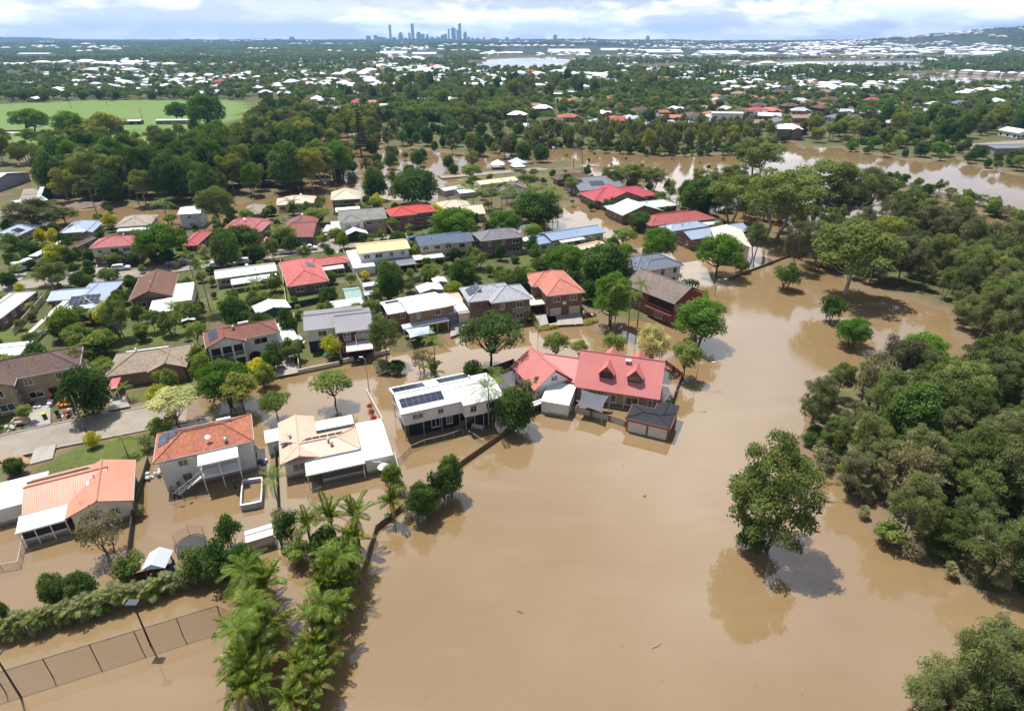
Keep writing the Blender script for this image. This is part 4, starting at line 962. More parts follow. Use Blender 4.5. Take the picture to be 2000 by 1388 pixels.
quick('low house with a worn brick-red roof beside the pale green one', (1276, 442), (1362, 432), 3.2, [((1272, 441), (1362, 412), 'hip', tile((.36, .10, .09), .5), BR_RED, {'pitch': 20}), ((1292, 424), (1336, 412), 'gx', tile((.5, .12, .10), .1), BR_RED, {'pitch': 20, 'ze': 3.6})])
quick('house with a sky blue metal roof and a cream extension', (1320, 455), (1420, 440), 3.4, [((1310, 452), (1360, 432), 'hip', BLUE_M, BR_BROWN, {'pitch': 22}), ((1350, 468), (1432, 438), 'gx', BLUE_M, BR_BROWN, {'pitch': 22})], [((1352, 444), (1396, 436), 3.2, CREAM_M)])
quick('two-storey white house with a cream roof hidden by a feathery tree', (1410, 470), (1450, 472), 5.2, [((1402, 480), (1448, 448), 'gy', CREAM_M, RENDW, {'pitch': 16})])
quick('large white shed at the left edge below the sports field', (-60, 362), (38, 360), 4.0, [((-80, 364), (58, 336), 'gx', WHITE_M, plain((.34, .38, .44)), {'pitch': 9, 'win': 'F', 'gap': 6})], (), (), 'shed', 'shed')
quick('small shed with a grey-green roof beside the dark wood', (72, 386), (104, 384), 3.0, [((70, 386), (104, 370), 'gx', metal_roof((.36, .42, .38), .3), plain((.05, .08, .07)), {'pitch': 20, 'win': ''})], (), (), 'shed', 'shed')
quick('white open shelter beside the gravel yard', (38, 398), (74, 392), 2.8, [((36, 400), (76, 384), 'gx', WHITE_M, DARK, {'pitch': 10, 'win': ''})], (), (), 'shelter', 'shelter')  # solid dark walls imitate the shaded space below the roof
# garden sheds
for lab, a, b, p, q, z, roof, wall, kind in (
  ('small white cubby house with a peaked roof on the lawn', (355, 628), (381, 624), (354, 628), (381, 614), 2.1, WHITE_M, DARK, 'gy'),
  ('white tool shed in front of the leafy fig beside the white roofed house', (710, 560), (737, 556), (710, 560), (735, 549), 2.2, WHITE_M, GREYBOARD, 'gx'),
  ('grey garden shed below the white tool shed', (712, 576), (740, 572), (712, 577), (740, 565), 2.2, metal_roof((.6, .6, .62), .1), GREYBOARD, 'gx'),
  ('white metal garden shed with a two-slope roof behind the white roofed house', (824, 571), (860, 566), (820, 572), (858, 553), 2.6, WHITE_M, GREYBOARD, 'gy'),
  ('pale round-topped shed beside a leafy tree', (850, 553), (868, 551), (848, 553), (868, 541), 2.3, WHITE_M, plain((.35, .38, .4)), 'gy'),
  ('green roofed shed along the boundary by the plain grey roof', (677, 583), (700, 580), (675, 584), (700, 560), 2.4, metal_roof((.24, .36, .33), .2), plain((.10, .16, .14)), 'gx'),
  ('white shed with a ribbed roof standing in the water beside the palms', (482, 1058), (528, 1044), (480, 1059), (530, 1022), 1.9, WHITE_M, RENDW, 'gx'),
  ('pale green lean-to against the side fence by the plain grey roof', (569, 668), (584, 664), (569, 668), (584, 654), 2.2, GREENW_M, plain((.10, .2, .17)), 'gx'),
  ('tiny pale green roof by the fence below the dormer house', (1040, 793), (1060, 785), (1038, 794), (1058, 778), 1.6, GREENW_M, DARK, 'gx'),
  ('white lean-to shed in front of the mustard roof', (870, 372), (892, 368), (868, 373), (892, 362), 2.6, WHITE_M, GREYBOARD, 'gx'),
  ('small white shed with a flat roof by the pale yellow house', (918, 372), (940, 368), (916, 373), (940, 364), 2.8, WHITE_M, plain((.5, .52, .55)), 'gx'),
  ('white roofed outbuilding among palms below the pale yellow house', (900, 376), (918, 374), (898, 378), (916, 368), 2.5, WHITE_M, GREYBOARD, 'gx'),
  ('pale garden shed behind the blue roofed house', (1378, 438), (1400, 434), (1377, 438), (1400, 428), 2.2, GREENW_M, plain((.3, .34, .3)), 'gx'),
  ('white flat shed behind the cherry red roof', (1238, 374), (1256, 372), (1236, 375), (1256, 368), 2.6, WHITE_M, plain((.3, .1, .1)), 'gx'),
):
    quick(lab, a, b, z, [(p, q, kind, roof, wall, {'pitch': 12, 'over': .12, 'win': '', 'z0': .2})], (), (), 'shed', 'shed')
# flooded picnic shelters
for (u, v, w, m_, lab) in ((972, 331, 6.5, WHITE_M, 'white pyramid-roofed picnic shelter by the flooded park'), (1010, 327, 7.5, metal_roof((.42, .44, .60), .1), 'lilac pyramid-roofed picnic shelter under the park trees'), (1012, 335, 6.0, WHITE_M, 'small white picnic shelter nearest the dry road')):
    c0 = P(u, v); r_ = thing('picnic_shelter', lab, 'shelter', c0, rnd.uniform(0, .6))
    MB().add([(-w / 2, -w / 2, 2.6), (w / 2, -w / 2, 2.6), (w / 2, w / 2, 2.6), (-w / 2, w / 2, 2.6), (0, 0, 4.6), (0, 0, 4.4)], [(0, 1, 4), (1, 2, 4), (2, 3, 4), (3, 0, 4), (1, 0, 5), (2, 1, 5), (3, 2, 5), (0, 3, 5)]).build('roof', m_, r_)
    for sx_ in (-1, 1):
        for sy_ in (-1, 1): MB().box(sx_ * w * .42 - .08, sy_ * w * .42 - .08, -.6, sx_ * w * .42 + .08, sy_ * w * .42 + .08, 2.75).build('post', DARK, r_)
    MB().box(-1, -.4, .7, 1, .4, .78).box(-.9, -.1, 0, -.7, .1, .7).box(.7, -.1, 0, .9, .1, .7).build('table', TIMBER, r_)

# --- houses of the suburbs farther off: a few shapes, copied
def small_house(kind, w, d, ze, pitch):
    """meshes of a plain house: walls, roof, one band of windows (joined: a few pixels each)"""
    h = House.__new__(House); h.rz = 0; h.o = Vector((1e6, 1e6, 0)); h.blocks = []; h.root = bpy.data.objects.new('tmp', None); C.objects.link(h.root)
    h.wing(None, None, ze, kind, DARK, DARK, pitch, rect=(-w / 2, -d / 2, w / 2, d / 2), win='')
    if kind != 'gy': h.wing(None, None, ze - .05, 'gy', DARK, DARK, pitch, rect=(w * .05, -d / 2 - 2, w * .42, 0), win='')
    ms = {'roof': MB(), 'wall': MB()}
    for ch in h.root.children:
        k = 'roof' if ch.name.startswith('roof') else 'wall'
        me = ch.data; ms[k].add([v.co for v in me.vertices], [tuple(p.vertices) for p in me.polygons])
    for ch in list(h.root.children_recursive): bpy.data.objects.remove(ch)
    bpy.data.objects.remove(h.root); FOOT[:] = FOOT[:-2] if kind != 'gy' else FOOT[:-1]
    wn = MB(); ns = 2 if ze > 4.5 else 1
    for s_ in range(ns):
        z = .9 + s_ * 2.7
        for i in range(4):
            x = -w / 2 + w * (i + .5) / 4
            wn.box(x - .8, -d / 2 + .42, z, x + .8, -d / 2 + .49, z + 1.2).box(x - .8, d / 2 - .49, z, x + .8, d / 2 - .42, z + 1.2)
        for i in range(3):
            y = -d / 2 + d * (i + .5) / 3; wn.box(-w / 2 + .42, y - .7, z, -w / 2 + .49, y + .7, z + 1.2).box(w / 2 - .49, y - .7, z, w / 2 - .42, y + .7, z + 1.2)
    return ms['roof'], ms['wall'], wn
SHAPES = [small_house('hip', 17, 11, 3.2, 22), small_house('gx', 15, 9, 3.2, 20), small_house('hip', 14, 10, 5.6, 24), small_house('gy', 10, 15, 3.3, 20)]
SM = {}
def far_house(u, v, shape, col, rz, label, group, k=1.0, parts=True, z=None, pos=None, cat='house', sc=None):
    roofm = {'white': WHITE_M, 'grey': metal_roof((.42, .43, .45), .3), 'terracotta': ORANGE_T, 'red': tile((.40, .09, .08), .3), 'brown': BROWN_T, 'cream': CREAM_M, 'slate': SLATE_T, 'green': metal_roof((.30, .42, .36), .2), 'salmon': SALMON_T, 'tan': TAN_T}[col]
    key = (shape, col)
    if key not in SM:
        r_, w_, n_ = SHAPES[shape]; wm = [RENDW, WBOARD, BR_TAN, BR_BROWN][(shape + len(col)) % 4]
        SM[key] = (r_.mesh('roof', roofm), w_.mesh('wall', wm), n_.mesh('windows', GLASS))
    p = pos or P(u, v); zz = .4 if z is None else z
    o = thing('house', label, cat, (p.x, p.y, zz), rz, group, sc or (k, k, k))
    link('roof', SM[key][0], o); link('wall', SM[key][1], o)
    if parts: struct(link('windows', SM[key][2], o), 'stuff')
    if pos is None: FOOT.append((p.x, p.y, rz, -8 * k, -6 * k, 8 * k, 6 * k))
    return o
MID = {
 'terracotta': [(1388,232),(1110,238),(1105,205),(1300,228),(1390,210),(1500,206),(1610,215),(1400,198),(1180,200),(1560,190),(1345,205),(1475,200)],
 'red': [(1475,232),(1540,262),(1200,245),(1590,215),(1760,212),(1700,208),(1470,215),(430,170),(1190,258),(700,215)],
 'white': [(1060,228),(1010,240),(1030,258),(1535,272),(1500,236),(1320,222),(70,200),(160,190),(215,190),(330,180),(310,186),(120,185),(410,190),(505,182),(520,192),(560,190),(565,172),(600,170),(640,165),(650,178),(660,185),(700,170),(725,165),(740,168),(500,165),(250,170),(620,200),(640,222),(430,186),(735,160),(780,195),(820,205),(1880,195),(1925,190),(1850,225),(1940,215),(1975,230),(1980,250),(1890,185),(235,176),(150,165),(60,170),(395,172),(285,168),(340,168),(180,160),(470,160)],
 'grey': [(1170,250),(1230,240),(1300,250),(1560,232),(1640,228),(1700,240),(1820,218),(1880,232),(660,225),(700,240),(840,190),(640,205),(1660,196),(1750,222),(1560,205),(1420,222),(1785,226),(560,180)],
 'brown': [(1080,245),(1150,215),(1260,205),(1350,236),(1600,226),(1480,222),(1250,225),(1660,222),(1540,222),(1440,236),(1330,192),(1700,196),(1130,228),(1520,194),(1620,204)],
 'cream': [(760,215),(880,210),(1400,240),(1340,255),(690,190),(735,222),(1180,230),(1980,270),(1745,252),(1905,205)],
 'slate': [(1640,240),(1520,250),(1270,235),(1590,240),(1870,218),(1830,240),(1930,232)],
 'green': [(1250,255),(1400,204)], 'salmon': [(1660,208),(1570,212),(1310,240),(720,208),(1500,226),(1360,222)], 'tan': [(1560,240),(1470,250),(1380,220),(1050,215),(1440,196),(1610,192)]}
NAMES = {'white': 'white metal roofed', 'grey': 'grey roofed', 'terracotta': 'terracotta tiled', 'red': 'dark red roofed', 'brown': 'brown tiled', 'cream': 'cream roofed', 'slate': 'slate grey tiled', 'green': 'green roofed', 'salmon': 'salmon tiled', 'tan': 'tan tiled'}
for col, lst in MID.items():
    for (u, v) in lst:
        side = 'left of the tree-lined road' if u < 800 else 'right of the school hall'
        far_house(u, v, rnd.randrange(4), col, rnd.choice((.15, .15 + math.pi / 2, -.2)) + rnd.uniform(-.1, .1), f'small {NAMES[col]} house in the suburb {side}', f'{NAMES[col]} houses in the suburb {side}', rnd.uniform(.95, 1.2))
# a few bigger buildings that stand out
def big_block(label, u, v, w, d, hgt, rz, roof, wall, pitch=6, kind='gx', cat='building', name='building'):
    p = P(u, v); h = House.__new__(House); h.rz = rz; h.o = Vector((p.x, p.y, 0)); h.blocks = []; h.root = thing(name, label, cat, h.o, rz)
    h.wing(None, None, hgt, kind, roof, wall, pitch, rect=(-w / 2, -d / 2, w / 2, d / 2), win='FR' if w < 60 else 'F', wsize=(2.2, 1.5), gap=max(5., w / 8), over=.4, z0=.6, storeys=max(1, int(hgt // 3.4))); return h
big_block('large white-roofed school hall among tall gums', 945, 180, 46, 26, 9, -.1, WHITE_M, RENDW)
big_block('low white annex in front of the school hall', 935, 198, 36, 14, 4, -.1, WHITE_M, WBOARD)
big_block('long white-roofed classroom block on the school green', 1150, 186, 50, 10, 3.8, .05, WHITE_M, plain((.15, .2, .25)))
big_block('short white-roofed classroom behind the gum on the school green', 1085, 190, 26, 9, 3.6, .05, WHITE_M, plain((.15, .2, .25)))
big_block('white unfinished three-level apartment block above the gums', 1415, 246, 22, 12, 9, -.15, OLD_M, RENDW)
big_block('white low-pitched house with wide eaves above the creek trees', 1535, 264, 16, 13, 5.2, -.25, WHITE_M, RENDW, 14, 'hip', 'house', 'house')
big_block('tall pale house with a beige gable roof above the creek', 1725, 258, 11, 12, 6.5, .35, BEIGE_M, GREYBOARD, 10, 'gx', 'house', 'house')
big_block('white flat-roofed hall with open sides at the right', 1935, 190, 40, 18, 5, -.05, WHITE_M, DARK)  # dark wall colour stands in for shade between the open sides
big_block('pale green clubhouse on the edge of the sports field', 345, 243, 26, 8, 3.2, .1, GREENW_M, plain((.15, .2, .2)), name='clubhouse')
big_block('small white pavilion on the sports field', 260, 244, 14, 7, 3, .1, WHITE_M, DARK, name='pavilion')
big_block('white three-level block at the far left', 75, 117, 90, 40, 17, .1, WHITE_M, RENDW)
big_block('grey apartment block beside the flooded creek road', 1975, 300, 34, 14, 4, .1, SLATE_M, plain((.3, .3, .33)))
for i, (u, v, w, d, hg, m_, lab) in enumerate(((770, 107, 190, 60, 12, WHITE_M, 'long white shed left of the flooded river'), (830, 109, 160, 50, 12, CREAM_M, 'cream-roofed shed beside the long white one'), (1110, 104, 330, 90, 13, WHITE_M, 'widest white warehouse beyond the flooded river'),
    (1200, 101, 260, 80, 14, GREENW_M, 'pale warehouse behind the flooded river'), (1290, 105, 300, 90, 13, WHITE_M, 'long white warehouse right of the silos'), (1400, 107, 280, 80, 13, metal_roof((.5, .52, .56), .2), 'blue-grey warehouse by the river bend'), (1480, 110, 180, 60, 12, WHITE_M, 'white warehouse above the pine row'),
    (1570, 106, 260, 70, 13, metal_roof((.45, .48, .55), .2), 'long grey warehouse above the pine row'), (1690, 105, 260, 70, 12, WHITE_M, 'white factory roof at the right of the river'), (1820, 106, 300, 80, 13, CREAM_M, 'cream factory roof at the right of the river'), (1920, 108, 220, 60, 12, WHITE_M, 'white factory roof near the right edge'),
    (1130, 94, 110, 70, 42, RENDER, 'tall pale silo block beyond the river'), (1165, 95, 90, 60, 26, WHITE_M, 'low pale mill beside the silo block'), (1000, 107, 150, 40, 9, WHITE_M, 'white pavilion at the water edge left of the warehouses'))):
    big_block(lab, u, v, w * (.58 if hg < 20 else 1), d * (1.5 if hg < 20 else 1), 6.5 if hg < 20 else hg, rnd.uniform(-.06, .06), m_, RENDW, 9 if hg < 20 else 3, 'gx', 'warehouse', 'warehouse')
# ------------------------------------------------------------------ trees and plants
def leaf_mesh(name, clumps, dens, lw, ll, seed, mat, up=.35, droop=0., shell=.5, jitter=.9):
    rs = np.random.RandomState(seed); Ps, Ns, Sh = [], [], []
    for (cx, cy, cz, rx, ry, rz) in clumps:
        n = max(8, int(dens * 4.19 * (rx * ry + ry * rz + rx * rz) / 3 * 3 / 1.0))
        d = rs.normal(size=(n, 3)); d /= np.linalg.norm(d, axis=1)[:, None]
        d[:, 2] = np.where(d[:, 2] < -.45, -d[:, 2], d[:, 2])
        r_ = shell + (1 - shell) * np.sqrt(rs.rand(n))
        r_ *= 1 + .25 * rs.normal(size=n) * .5
        Ps.append(d * r_[:, None] * np.array([rx, ry, rz]) + np.array([cx, cy, cz]))
        nn = d * .8 + rs.normal(size=(n, 3)) * jitter * .6 + np.array([0, 0, up]); Ns.append(nn / np.linalg.norm(nn, axis=1)[:, None])
        Sh.append(np.clip(rs.rand() * .55 + rs.rand(n) * .5 - .02, 0, 1))
    p = np.concatenate(Ps); n = np.concatenate(Ns); sh = np.concatenate(Sh); N = len(p)
    t_ = rs.normal(size=(N, 3)); t_[:, 2] -= droop * 2; t_ -= n * (t_ * n).sum(1)[:, None]; t_ /= np.linalg.norm(t_, axis=1)[:, None] + 1e-9
    s_ = np.cross(n, t_); k = (.65 + .7 * rs.rand(N))[:, None]
    V = np.stack([p - t_ * ll * .5 * k, p + s_ * lw * .5 * k - n * lw * .12, p + t_ * ll * .5 * k, p - s_ * lw * .5 * k - n * lw * .12], 1).reshape(-1, 3)
    me = bpy.data.meshes.new(name)
    me.vertices.add(4 * N); me.vertices.foreach_set('co', V.astype(np.float32).ravel())
    me.loops.add(4 * N); me.loops.foreach_set('vertex_index', np.arange(4 * N, dtype=np.int32))
    me.polygons.add(N); me.polygons.foreach_set('loop_start', np.arange(0, 4 * N, 4, dtype=np.int32)); me.polygons.foreach_set('loop_total', np.full(N, 4, np.int32))
    me.update(calc_edges=True)
    at = me.attributes.new('shade', 'FLOAT', 'POINT'); at.data.foreach_set('value', np.repeat(sh, 4).astype(np.float32))
    me.materials.append(mat); return me
def limb(b, a, c, r0, r1, sag, n=5, rs=None, sides=5):
    a, c = Vector(a), Vector(c); pts = []
    for i in range(n):
        k = i / (n - 1); p = a.lerp(c, k); p.z += sag * math.sin(math.pi * k)
        if rs and 0 < i < n - 1: p += Vector((rs.uniform(-1, 1), rs.uniform(-1, 1), 0)) * (c - a).length * .04
        pts.append(p)
    b.tube(pts, [r0 + (r1 - r0) * i / (n - 1) for i in range(n)], sides)
PROTO = {}
def proto(kind, seed, Ht, Rad, clumps, fol, brk, dens, lw, ll, trunk_r=.22, fork=.35, stems=1, limbs=None, **kw):
    rs = random.Random(seed); b = MB()
    for k in range(stems):
        a0 = 2 * math.pi * k / max(1, stems); off = .25 * Rad * (stems > 1)
        top = Vector((off * math.cos(a0), off * math.sin(a0), Ht * fork))
        limb(b, (top.x * .25, top.y * .25, -.6), top, trunk_r, trunk_r * .7, 0, 4, rs, 7)
        mine = [c for i, c in enumerate(clumps) if i % stems == k]
        rs.shuffle(mine)
        for c in mine[:limbs or 12]:
            mid = top.lerp(Vector(c[:3]), .12)
            limb(b, top - Vector((0, 0, Ht * .05)), (c[0] * 1.04, c[1] * 1.04, c[2] + c[5] * .35), trunk_r * .5, trunk_r * .12, -.08 * Ht * rs.random(), 5, rs)
    tm = b.mesh('trunk', brk, True, False)
    cm = leaf_mesh('crown', clumps, dens, lw, ll, seed, fol, **kw)
    PROTO.setdefault(kind, []).append((tm, cm, Ht, Rad))
def ell_clumps(seed, n, cz, R_, Hh, r0, r1, flat=.8, shell=True, lowcut=-.5):
    rs = random.Random(seed); out = []
    i = 0
    while len(out) < n and i < 4000:
        i += 1
        d = Vector((rs.gauss(0, 1), rs.gauss(0, 1), rs.gauss(0, 1))).normalized()
        if d.z < lowcut: continue
        k = rs.uniform(.62, .95) if shell and rs.random() < .8 else rs.uniform(0, .6)
        r_ = rs.uniform(r0, r1); q = (d.x * (R_ - r_ * .7) * k, d.y * (R_ - r_ * .7) * k, cz + d.z * (Hh - r_ * .6) * k)
        if any((Vector(q) - Vector(o[:3])).length < (r_ + o[3]) * .38 for o in out): continue
        out.append((*q, r_, r_, r_ * flat))
    return out
GUM_C = foliage((.055, .078, .028), (.125, .145, .052)); OLIVE = foliage((.075, .088, .022), (.150, .152, .042)); SHE_C = foliage((.045, .057, .026), (.110, .116, .054), .22); SHE_D = foliage((.048, .050, .030), (.100, .094, .058), .2)
SHE_E = foliage((.052, .068, .026), (.122, .134, .056), .25); DOME_C = foliage((.035, .078, .014), (.095, .155, .030)); MANGO_C = foliage((.022, .046, .014), (.062, .098, .028)); WAT_C = foliage((.035, .055, .018), (.095, .115, .040)); STREET_C = foliage((.05, .082, .022), (.13, .155, .05))
GOLD_C = foliage((.16, .175, .015), (.30, .275, .03)); CREAM_C = foliage((.17, .18, .08), (.50, .46, .27)); YGREEN_C = foliage((.08, .105, .022), (.20, .195, .055)); PINE_C = foliage((.016, .032, .014), (.04, .06, .025)); GREYB_C = foliage((.060, .058, .036), (.115, .105, .068)); LILAC_C = foliage((.022, .045, .014), (.062, .09, .035))
PALM_C = foliage((.040, .075, .010), (.11, .145, .025), .3, .012); CANE_C = foliage((.022, .048, .006), (.125, .150, .018), .3, .02); DUSTY_C = foliage((.10, .11, .055), (.22, .215, .13), .25); RED_C = foliage((.16, .03, .02), (.30, .07, .04)); BANK_C = foliage((.04, .055, .025), (.10, .11, .05))
PALE = bark((.42, .37, .31)); BROWNB = bark((.13, .095, .07)); GREYBK = bark((.24, .21, .18))
for s_ in range(3): proto('gum', 20 + s_, 14, 5.6, ell_clumps(20 + s_, 34, 8.4, 5.6, 5.5, 1.1, 1.9, .75, lowcut=-.75), GUM_C, PALE, 10., .24, .44, .26, .38, 2 if s_ else 1, shell=.35)
for s_ in range(2): proto('olive', 30 + s_, 13, 5.8, ell_clumps(30 + s_, 34, 7.2, 5.8, 5.7, 1.3, 2.0, .8, lowcut=-.8), OLIVE, PALE, 9., .28, .5, .24, .34, 1, shell=.4)
for s_ in range(4): proto('sheoak', 40 + s_, 12, 4.0, ell_clumps(40 + s_, 46, 6.4, 4.1, 5.8, .55, 1.25, 1.15, lowcut=-.85), (SHE_C, SHE_E, SHE_C, SHE_D)[s_], GREYBK, 17., .085, .55, .17, .3, 1, 26, shell=.12, droop=.35, jitter=1.1)
for s_ in range(2): proto('dome', 50 + s_, 7.5, 5.6, [(c[0], c[1], c[2], c[3], c[4], c[5] * .8) for c in ell_clumps(50 + s_, 40, 4.1, 5.8, 3.5, 1.2, 1.8, .8, lowcut=-.7)], DOME_C, BROWNB, 12., .22, .42, .26, .3, 2, shell=.45, up=.7)
for s_ in range(3): proto('mango', 60 + s_, 7.5, 4.0, ell_clumps(60 + s_, 32, 3.7, 4.0, 3.8, 1.1, 1.7, .95, lowcut=-.95), MANGO_C, BROWNB, 12., .24, .4, .2, .25, 1, shell=.55, up=.4)
for s_ in range(2): proto('wattle', 70 + s_, 15, 6.4, ell_clumps(71 + s_, 60, 6.9, 6.6, 7.6, .9, 1.7, .8, lowcut=-.97), WAT_C, BROWNB, 20., .19, .32, .3, .3, 2, shell=.4)
for s_ in range(2): proto('street', 80 + s_, 6, 2.8, ell_clumps(80 + s_, 18, 4.1, 2.9, 1.9, .75, 1.1, .85, lowcut=-.55), STREET_C, BROWNB, 16., .2, .34, .12, .34, 1, shell=.5)
proto('yellowstreet', 83, 6, 2.8, ell_clumps(83, 20, 4.0, 2.9, 2.0, .7, 1.1, .85, lowcut=-.55), YGREEN_C, BROWNB, 16., .2, .34, .12, .34, 1, shell=.5)
proto('cream', 84, 6, 3.2, ell_clumps(86, 17, 4.6, 3.4, 1.5, .75, 1.15, .7, lowcut=-.2), CREAM_C, GREYBK, 17., .2, .32, .11, .3, 2, shell=.6, up=.6)
proto('weeping', 85, 6.2, 2.8, ell_clumps(87, 22, 3.9, 2.8, 2.3, .6, 1.0, 1.5, lowcut=-.7), foliage((.13, .135, .06), (.29, .27, .16)), GREYBK, 15., .10, .7, .13, .3, 2, shell=.3, droop=1.4)
proto('jacaranda', 86, 8.4, 5.2, [c for c in ell_clumps(88, 30, 5.7, 5.4, 2.8, 1.0, 1.6, .8, lowcut=-.7)], LILAC_C, bark((.05, .042, .036)), 10., .22, .4, .22, .36, 1, 22, shell=.45, up=.5)
for s_ in range(2): proto('bush', 90 + s_, 2.6, 1.8, ell_clumps(90 + s_, 14, 1.4, 1.8, 1.3, .5, .85, .9, lowcut=-.9), STREET_C if s_ else MANGO_C, BROWNB, 26., .15, .26, .06, .2, 3, shell=.4)
proto('dusty', 92, 2.4, 1.8, ell_clumps(93, 13, 1.2, 1.8, 1.2, .5, .8, .9, lowcut=-.9), DUSTY_C, GREYBK, 22., .15, .28, .05, .2, 3, shell=.3)
proto('greybush', 93, 4, 2.2, ell_clumps(94, 13, 2.3, 2.2, 1.7, .5, .9, .9, lowcut=-.8), GREYB_C, GREYBK, 15., .12, .3, .08, .2, 3, shell=.2)
proto('golden', 94, 3.4, 1.7, ell_clumps(95, 16, 1.8, 1.7, 1.6, .6, .9, 1., lowcut=-.9), GOLD_C, BROWNB, 26., .15, .24, .08, .2, 1, shell=.6)
proto('ball', 95, 3.2, 1.8, ell_clumps(96, 18, 1.7, 1.8, 1.5, .65, .95, .95, lowcut=-.9), foliage((.05, .085, .012), (.13, .16, .03)), BROWNB, 28., .14, .22, .08, .2, 1, shell=.65)
proto('redplant', 96, 1.4, .8, ell_clumps(97, 8, .8, .8, .6, .3, .45, .9), RED_C, BROWNB, 50., .14, .3, .03, .2, 2, shell=.3)
for s_ in range(2):
    cl = []
    rs = random.Random(99 + s_)
    for i in range(15):
        z = 2.5 + i * 1.15; r_ = 3.1 * (1 - i / 15.5) * rs.uniform(.75, 1.1)
        for k in range(4): a = rs.uniform(0, 6.28); cl.append((math.cos(a) * r_ * .6, math.sin(a) * r_ * .6, z, .45 * r_ + .3, .45 * r_ + .3, .45))
    proto('pine', 99 + s_, 20, 3.1, cl, PINE_C, BROWNB, 7., .22, .45, .2, .9, 1, 4, shell=.3)
PROTO['fig'] = PROTO['mango']  # mango crowns again under a second name, not another species
# low-detail crowns for the wood far away
def far_proto(nm, seed, Ht, Rad, mat, n=9):
    me = leaf_mesh('far_crown', ell_clumps(seed, n, Ht * .6, Rad, Ht * .4, Rad * .38, Rad * .5, .85), .55, 1.0, 1.4, seed, mat, shell=.6)
    return me

def frond_mesh(nm, L, rise, droop, nl, ll, lw, mat, seed):
    """one feathered palm leaf: a curved rib with leaflets either side"""
    rs = random.Random(seed); vs, fs, sh = [], [], []
    def q(k): return Vector((L * k * (1 - .12 * k), 0, rise * L * k - droop * L * k * k))
    pts = [q(i / 8) for i in range(9)]
    for i in range(8):
        a, c = pts[i], pts[i + 1]; w = .035 * (1 - i / 9); o = len(vs)
        vs += [a + Vector((0, -w, 0)), a + Vector((0, w, 0)), c + Vector((0, w, 0)), c + Vector((0, -w, 0))]; fs.append((o, o + 1, o + 2, o + 3)); sh += [.9] * 4
    for i in range(nl):
        k = .1 + .9 * i / nl; p = q(k); d = (q(min(1, k + .03)) - q(k - .03)).normalized(); le = ll * (math.sin(math.pi * (.12 + .83 * k)) ** .7) * rs.uniform(.85, 1.1)
        for s_ in (-1, 1):
            dirn = (Vector((0, s_, 0)) * .85 + d * (.55 + .5 * k) + Vector((0, 0, rs.uniform(-.1, .22)))).normalized()
            tip = p + dirn * le + Vector((0, 0, -.28 * le)); mid = p + dirn * le * .5; w = d * lw * .5; o = len(vs)
            vs += [p - w * .5, mid - w, tip, mid + w]; fs.append((o, o + 1, o + 2, o + 3)); x = rs.random() * .8; sh += [x] * 4
    me = bpy.data.meshes.new(nm); me.from_pydata([tuple(v) for v in vs], [], fs)
    at = me.attributes.new('shade', 'FLOAT', 'POINT'); at.data.foreach_set('value', sh); me.materials.append(mat); me.update(); return me
FR_PALM = [frond_mesh('frond', 2.9, .55, .95, 20, .75, .10, PALM_C, 1), frond_mesh('frond', 2.7, .9, .8, 20, .7, .10, PALM_C, 2)]
FR_CANE = [frond_mesh('frond', 2.3, .95, .75, 17, .7, .16, CANE_C, 3), frond_mesh('frond', 2.1, .55, .95, 17, .68, .16, CANE_C, 4), frond_mesh('frond', 2.0, .35, 1.15, 13, .55, .13, foliage((.10, .075, .03), (.19, .15, .05)), 7), frond_mesh('frond', 2.5, 1.15, .6, 18, .62, .15, CANE_C, 9)]
FR_DUST = [frond_mesh('frond', 1.5, .9, .8, 12, .5, .12, DUSTY_C, 5), frond_mesh('frond', 1.4, .6, .9, 12, .48, .12, foliage((.05, .09, .02), (.16, .18, .06), .3), 6)]
def rosette(parent, fr, n, z, rs, el=(-.25, .75), k=1.):
    for i in range(n):
        o = link('frond', rs.choice(fr), parent); f = (i + .5) / n
        o.location = (0, 0, z); o.rotation_euler = (rs.uniform(-.25, .25), -(el[0] + (el[1] - el[0]) * rs.random()), i * 2.4 + rs.uniform(-.3, .3)); s_ = k * rs.uniform(.85, 1.12); o.scale = (s_, s_, s_)
PALM_TRUNK = MB().tube([(0, 0, -.6), (.05, 0, 3), (0, .05, 6.2)], [.16, .11, .09], 8).mesh('trunk', bark((.30, .27, .24)), True, False)
CANE_STEM = MB().tube([(.05, 0, -.5), (.15, 0, 1.6)], .05, 5).tube([(-.1, .1, -.5), (-.25, .2, 1.3)], .05, 5).tube([(0, -.1, -.5), (.05, -.3, 1.4)], .05, 5).tube([(0, 0, -.5), (0, 0, 1.9)], .05, 5).mesh('stems', bark((.20, .22, .08)), True, False)
def palm_crown(mat_fr, seed, n=14):
    rs = random.Random(seed); V, F_, S_ = [], [], []
    for i in range(n):
        me = rs.choice(mat_fr); M = Matrix.Rotation(i * 2.4, 4, 'Z') @ Matrix.Rotation(-rs.uniform(-.25, .75), 4, 'Y'); o = len(V)
        V += [tuple(M @ v.co) for v in me.vertices]; F_ += [tuple(j + o for j in p.vertices) for p in me.polygons]; S_ += [a.value for a in me.attributes['shade'].data]
    me = bpy.data.meshes.new('crown'); me.from_pydata(V, [], F_); at = me.attributes.new('shade', 'FLOAT', 'POINT'); at.data.foreach_set('value', S_); me.materials.append(mat_fr[0].materials[0]); me.update(); return me
PALM_CROWN = palm_crown(FR_PALM, 8)
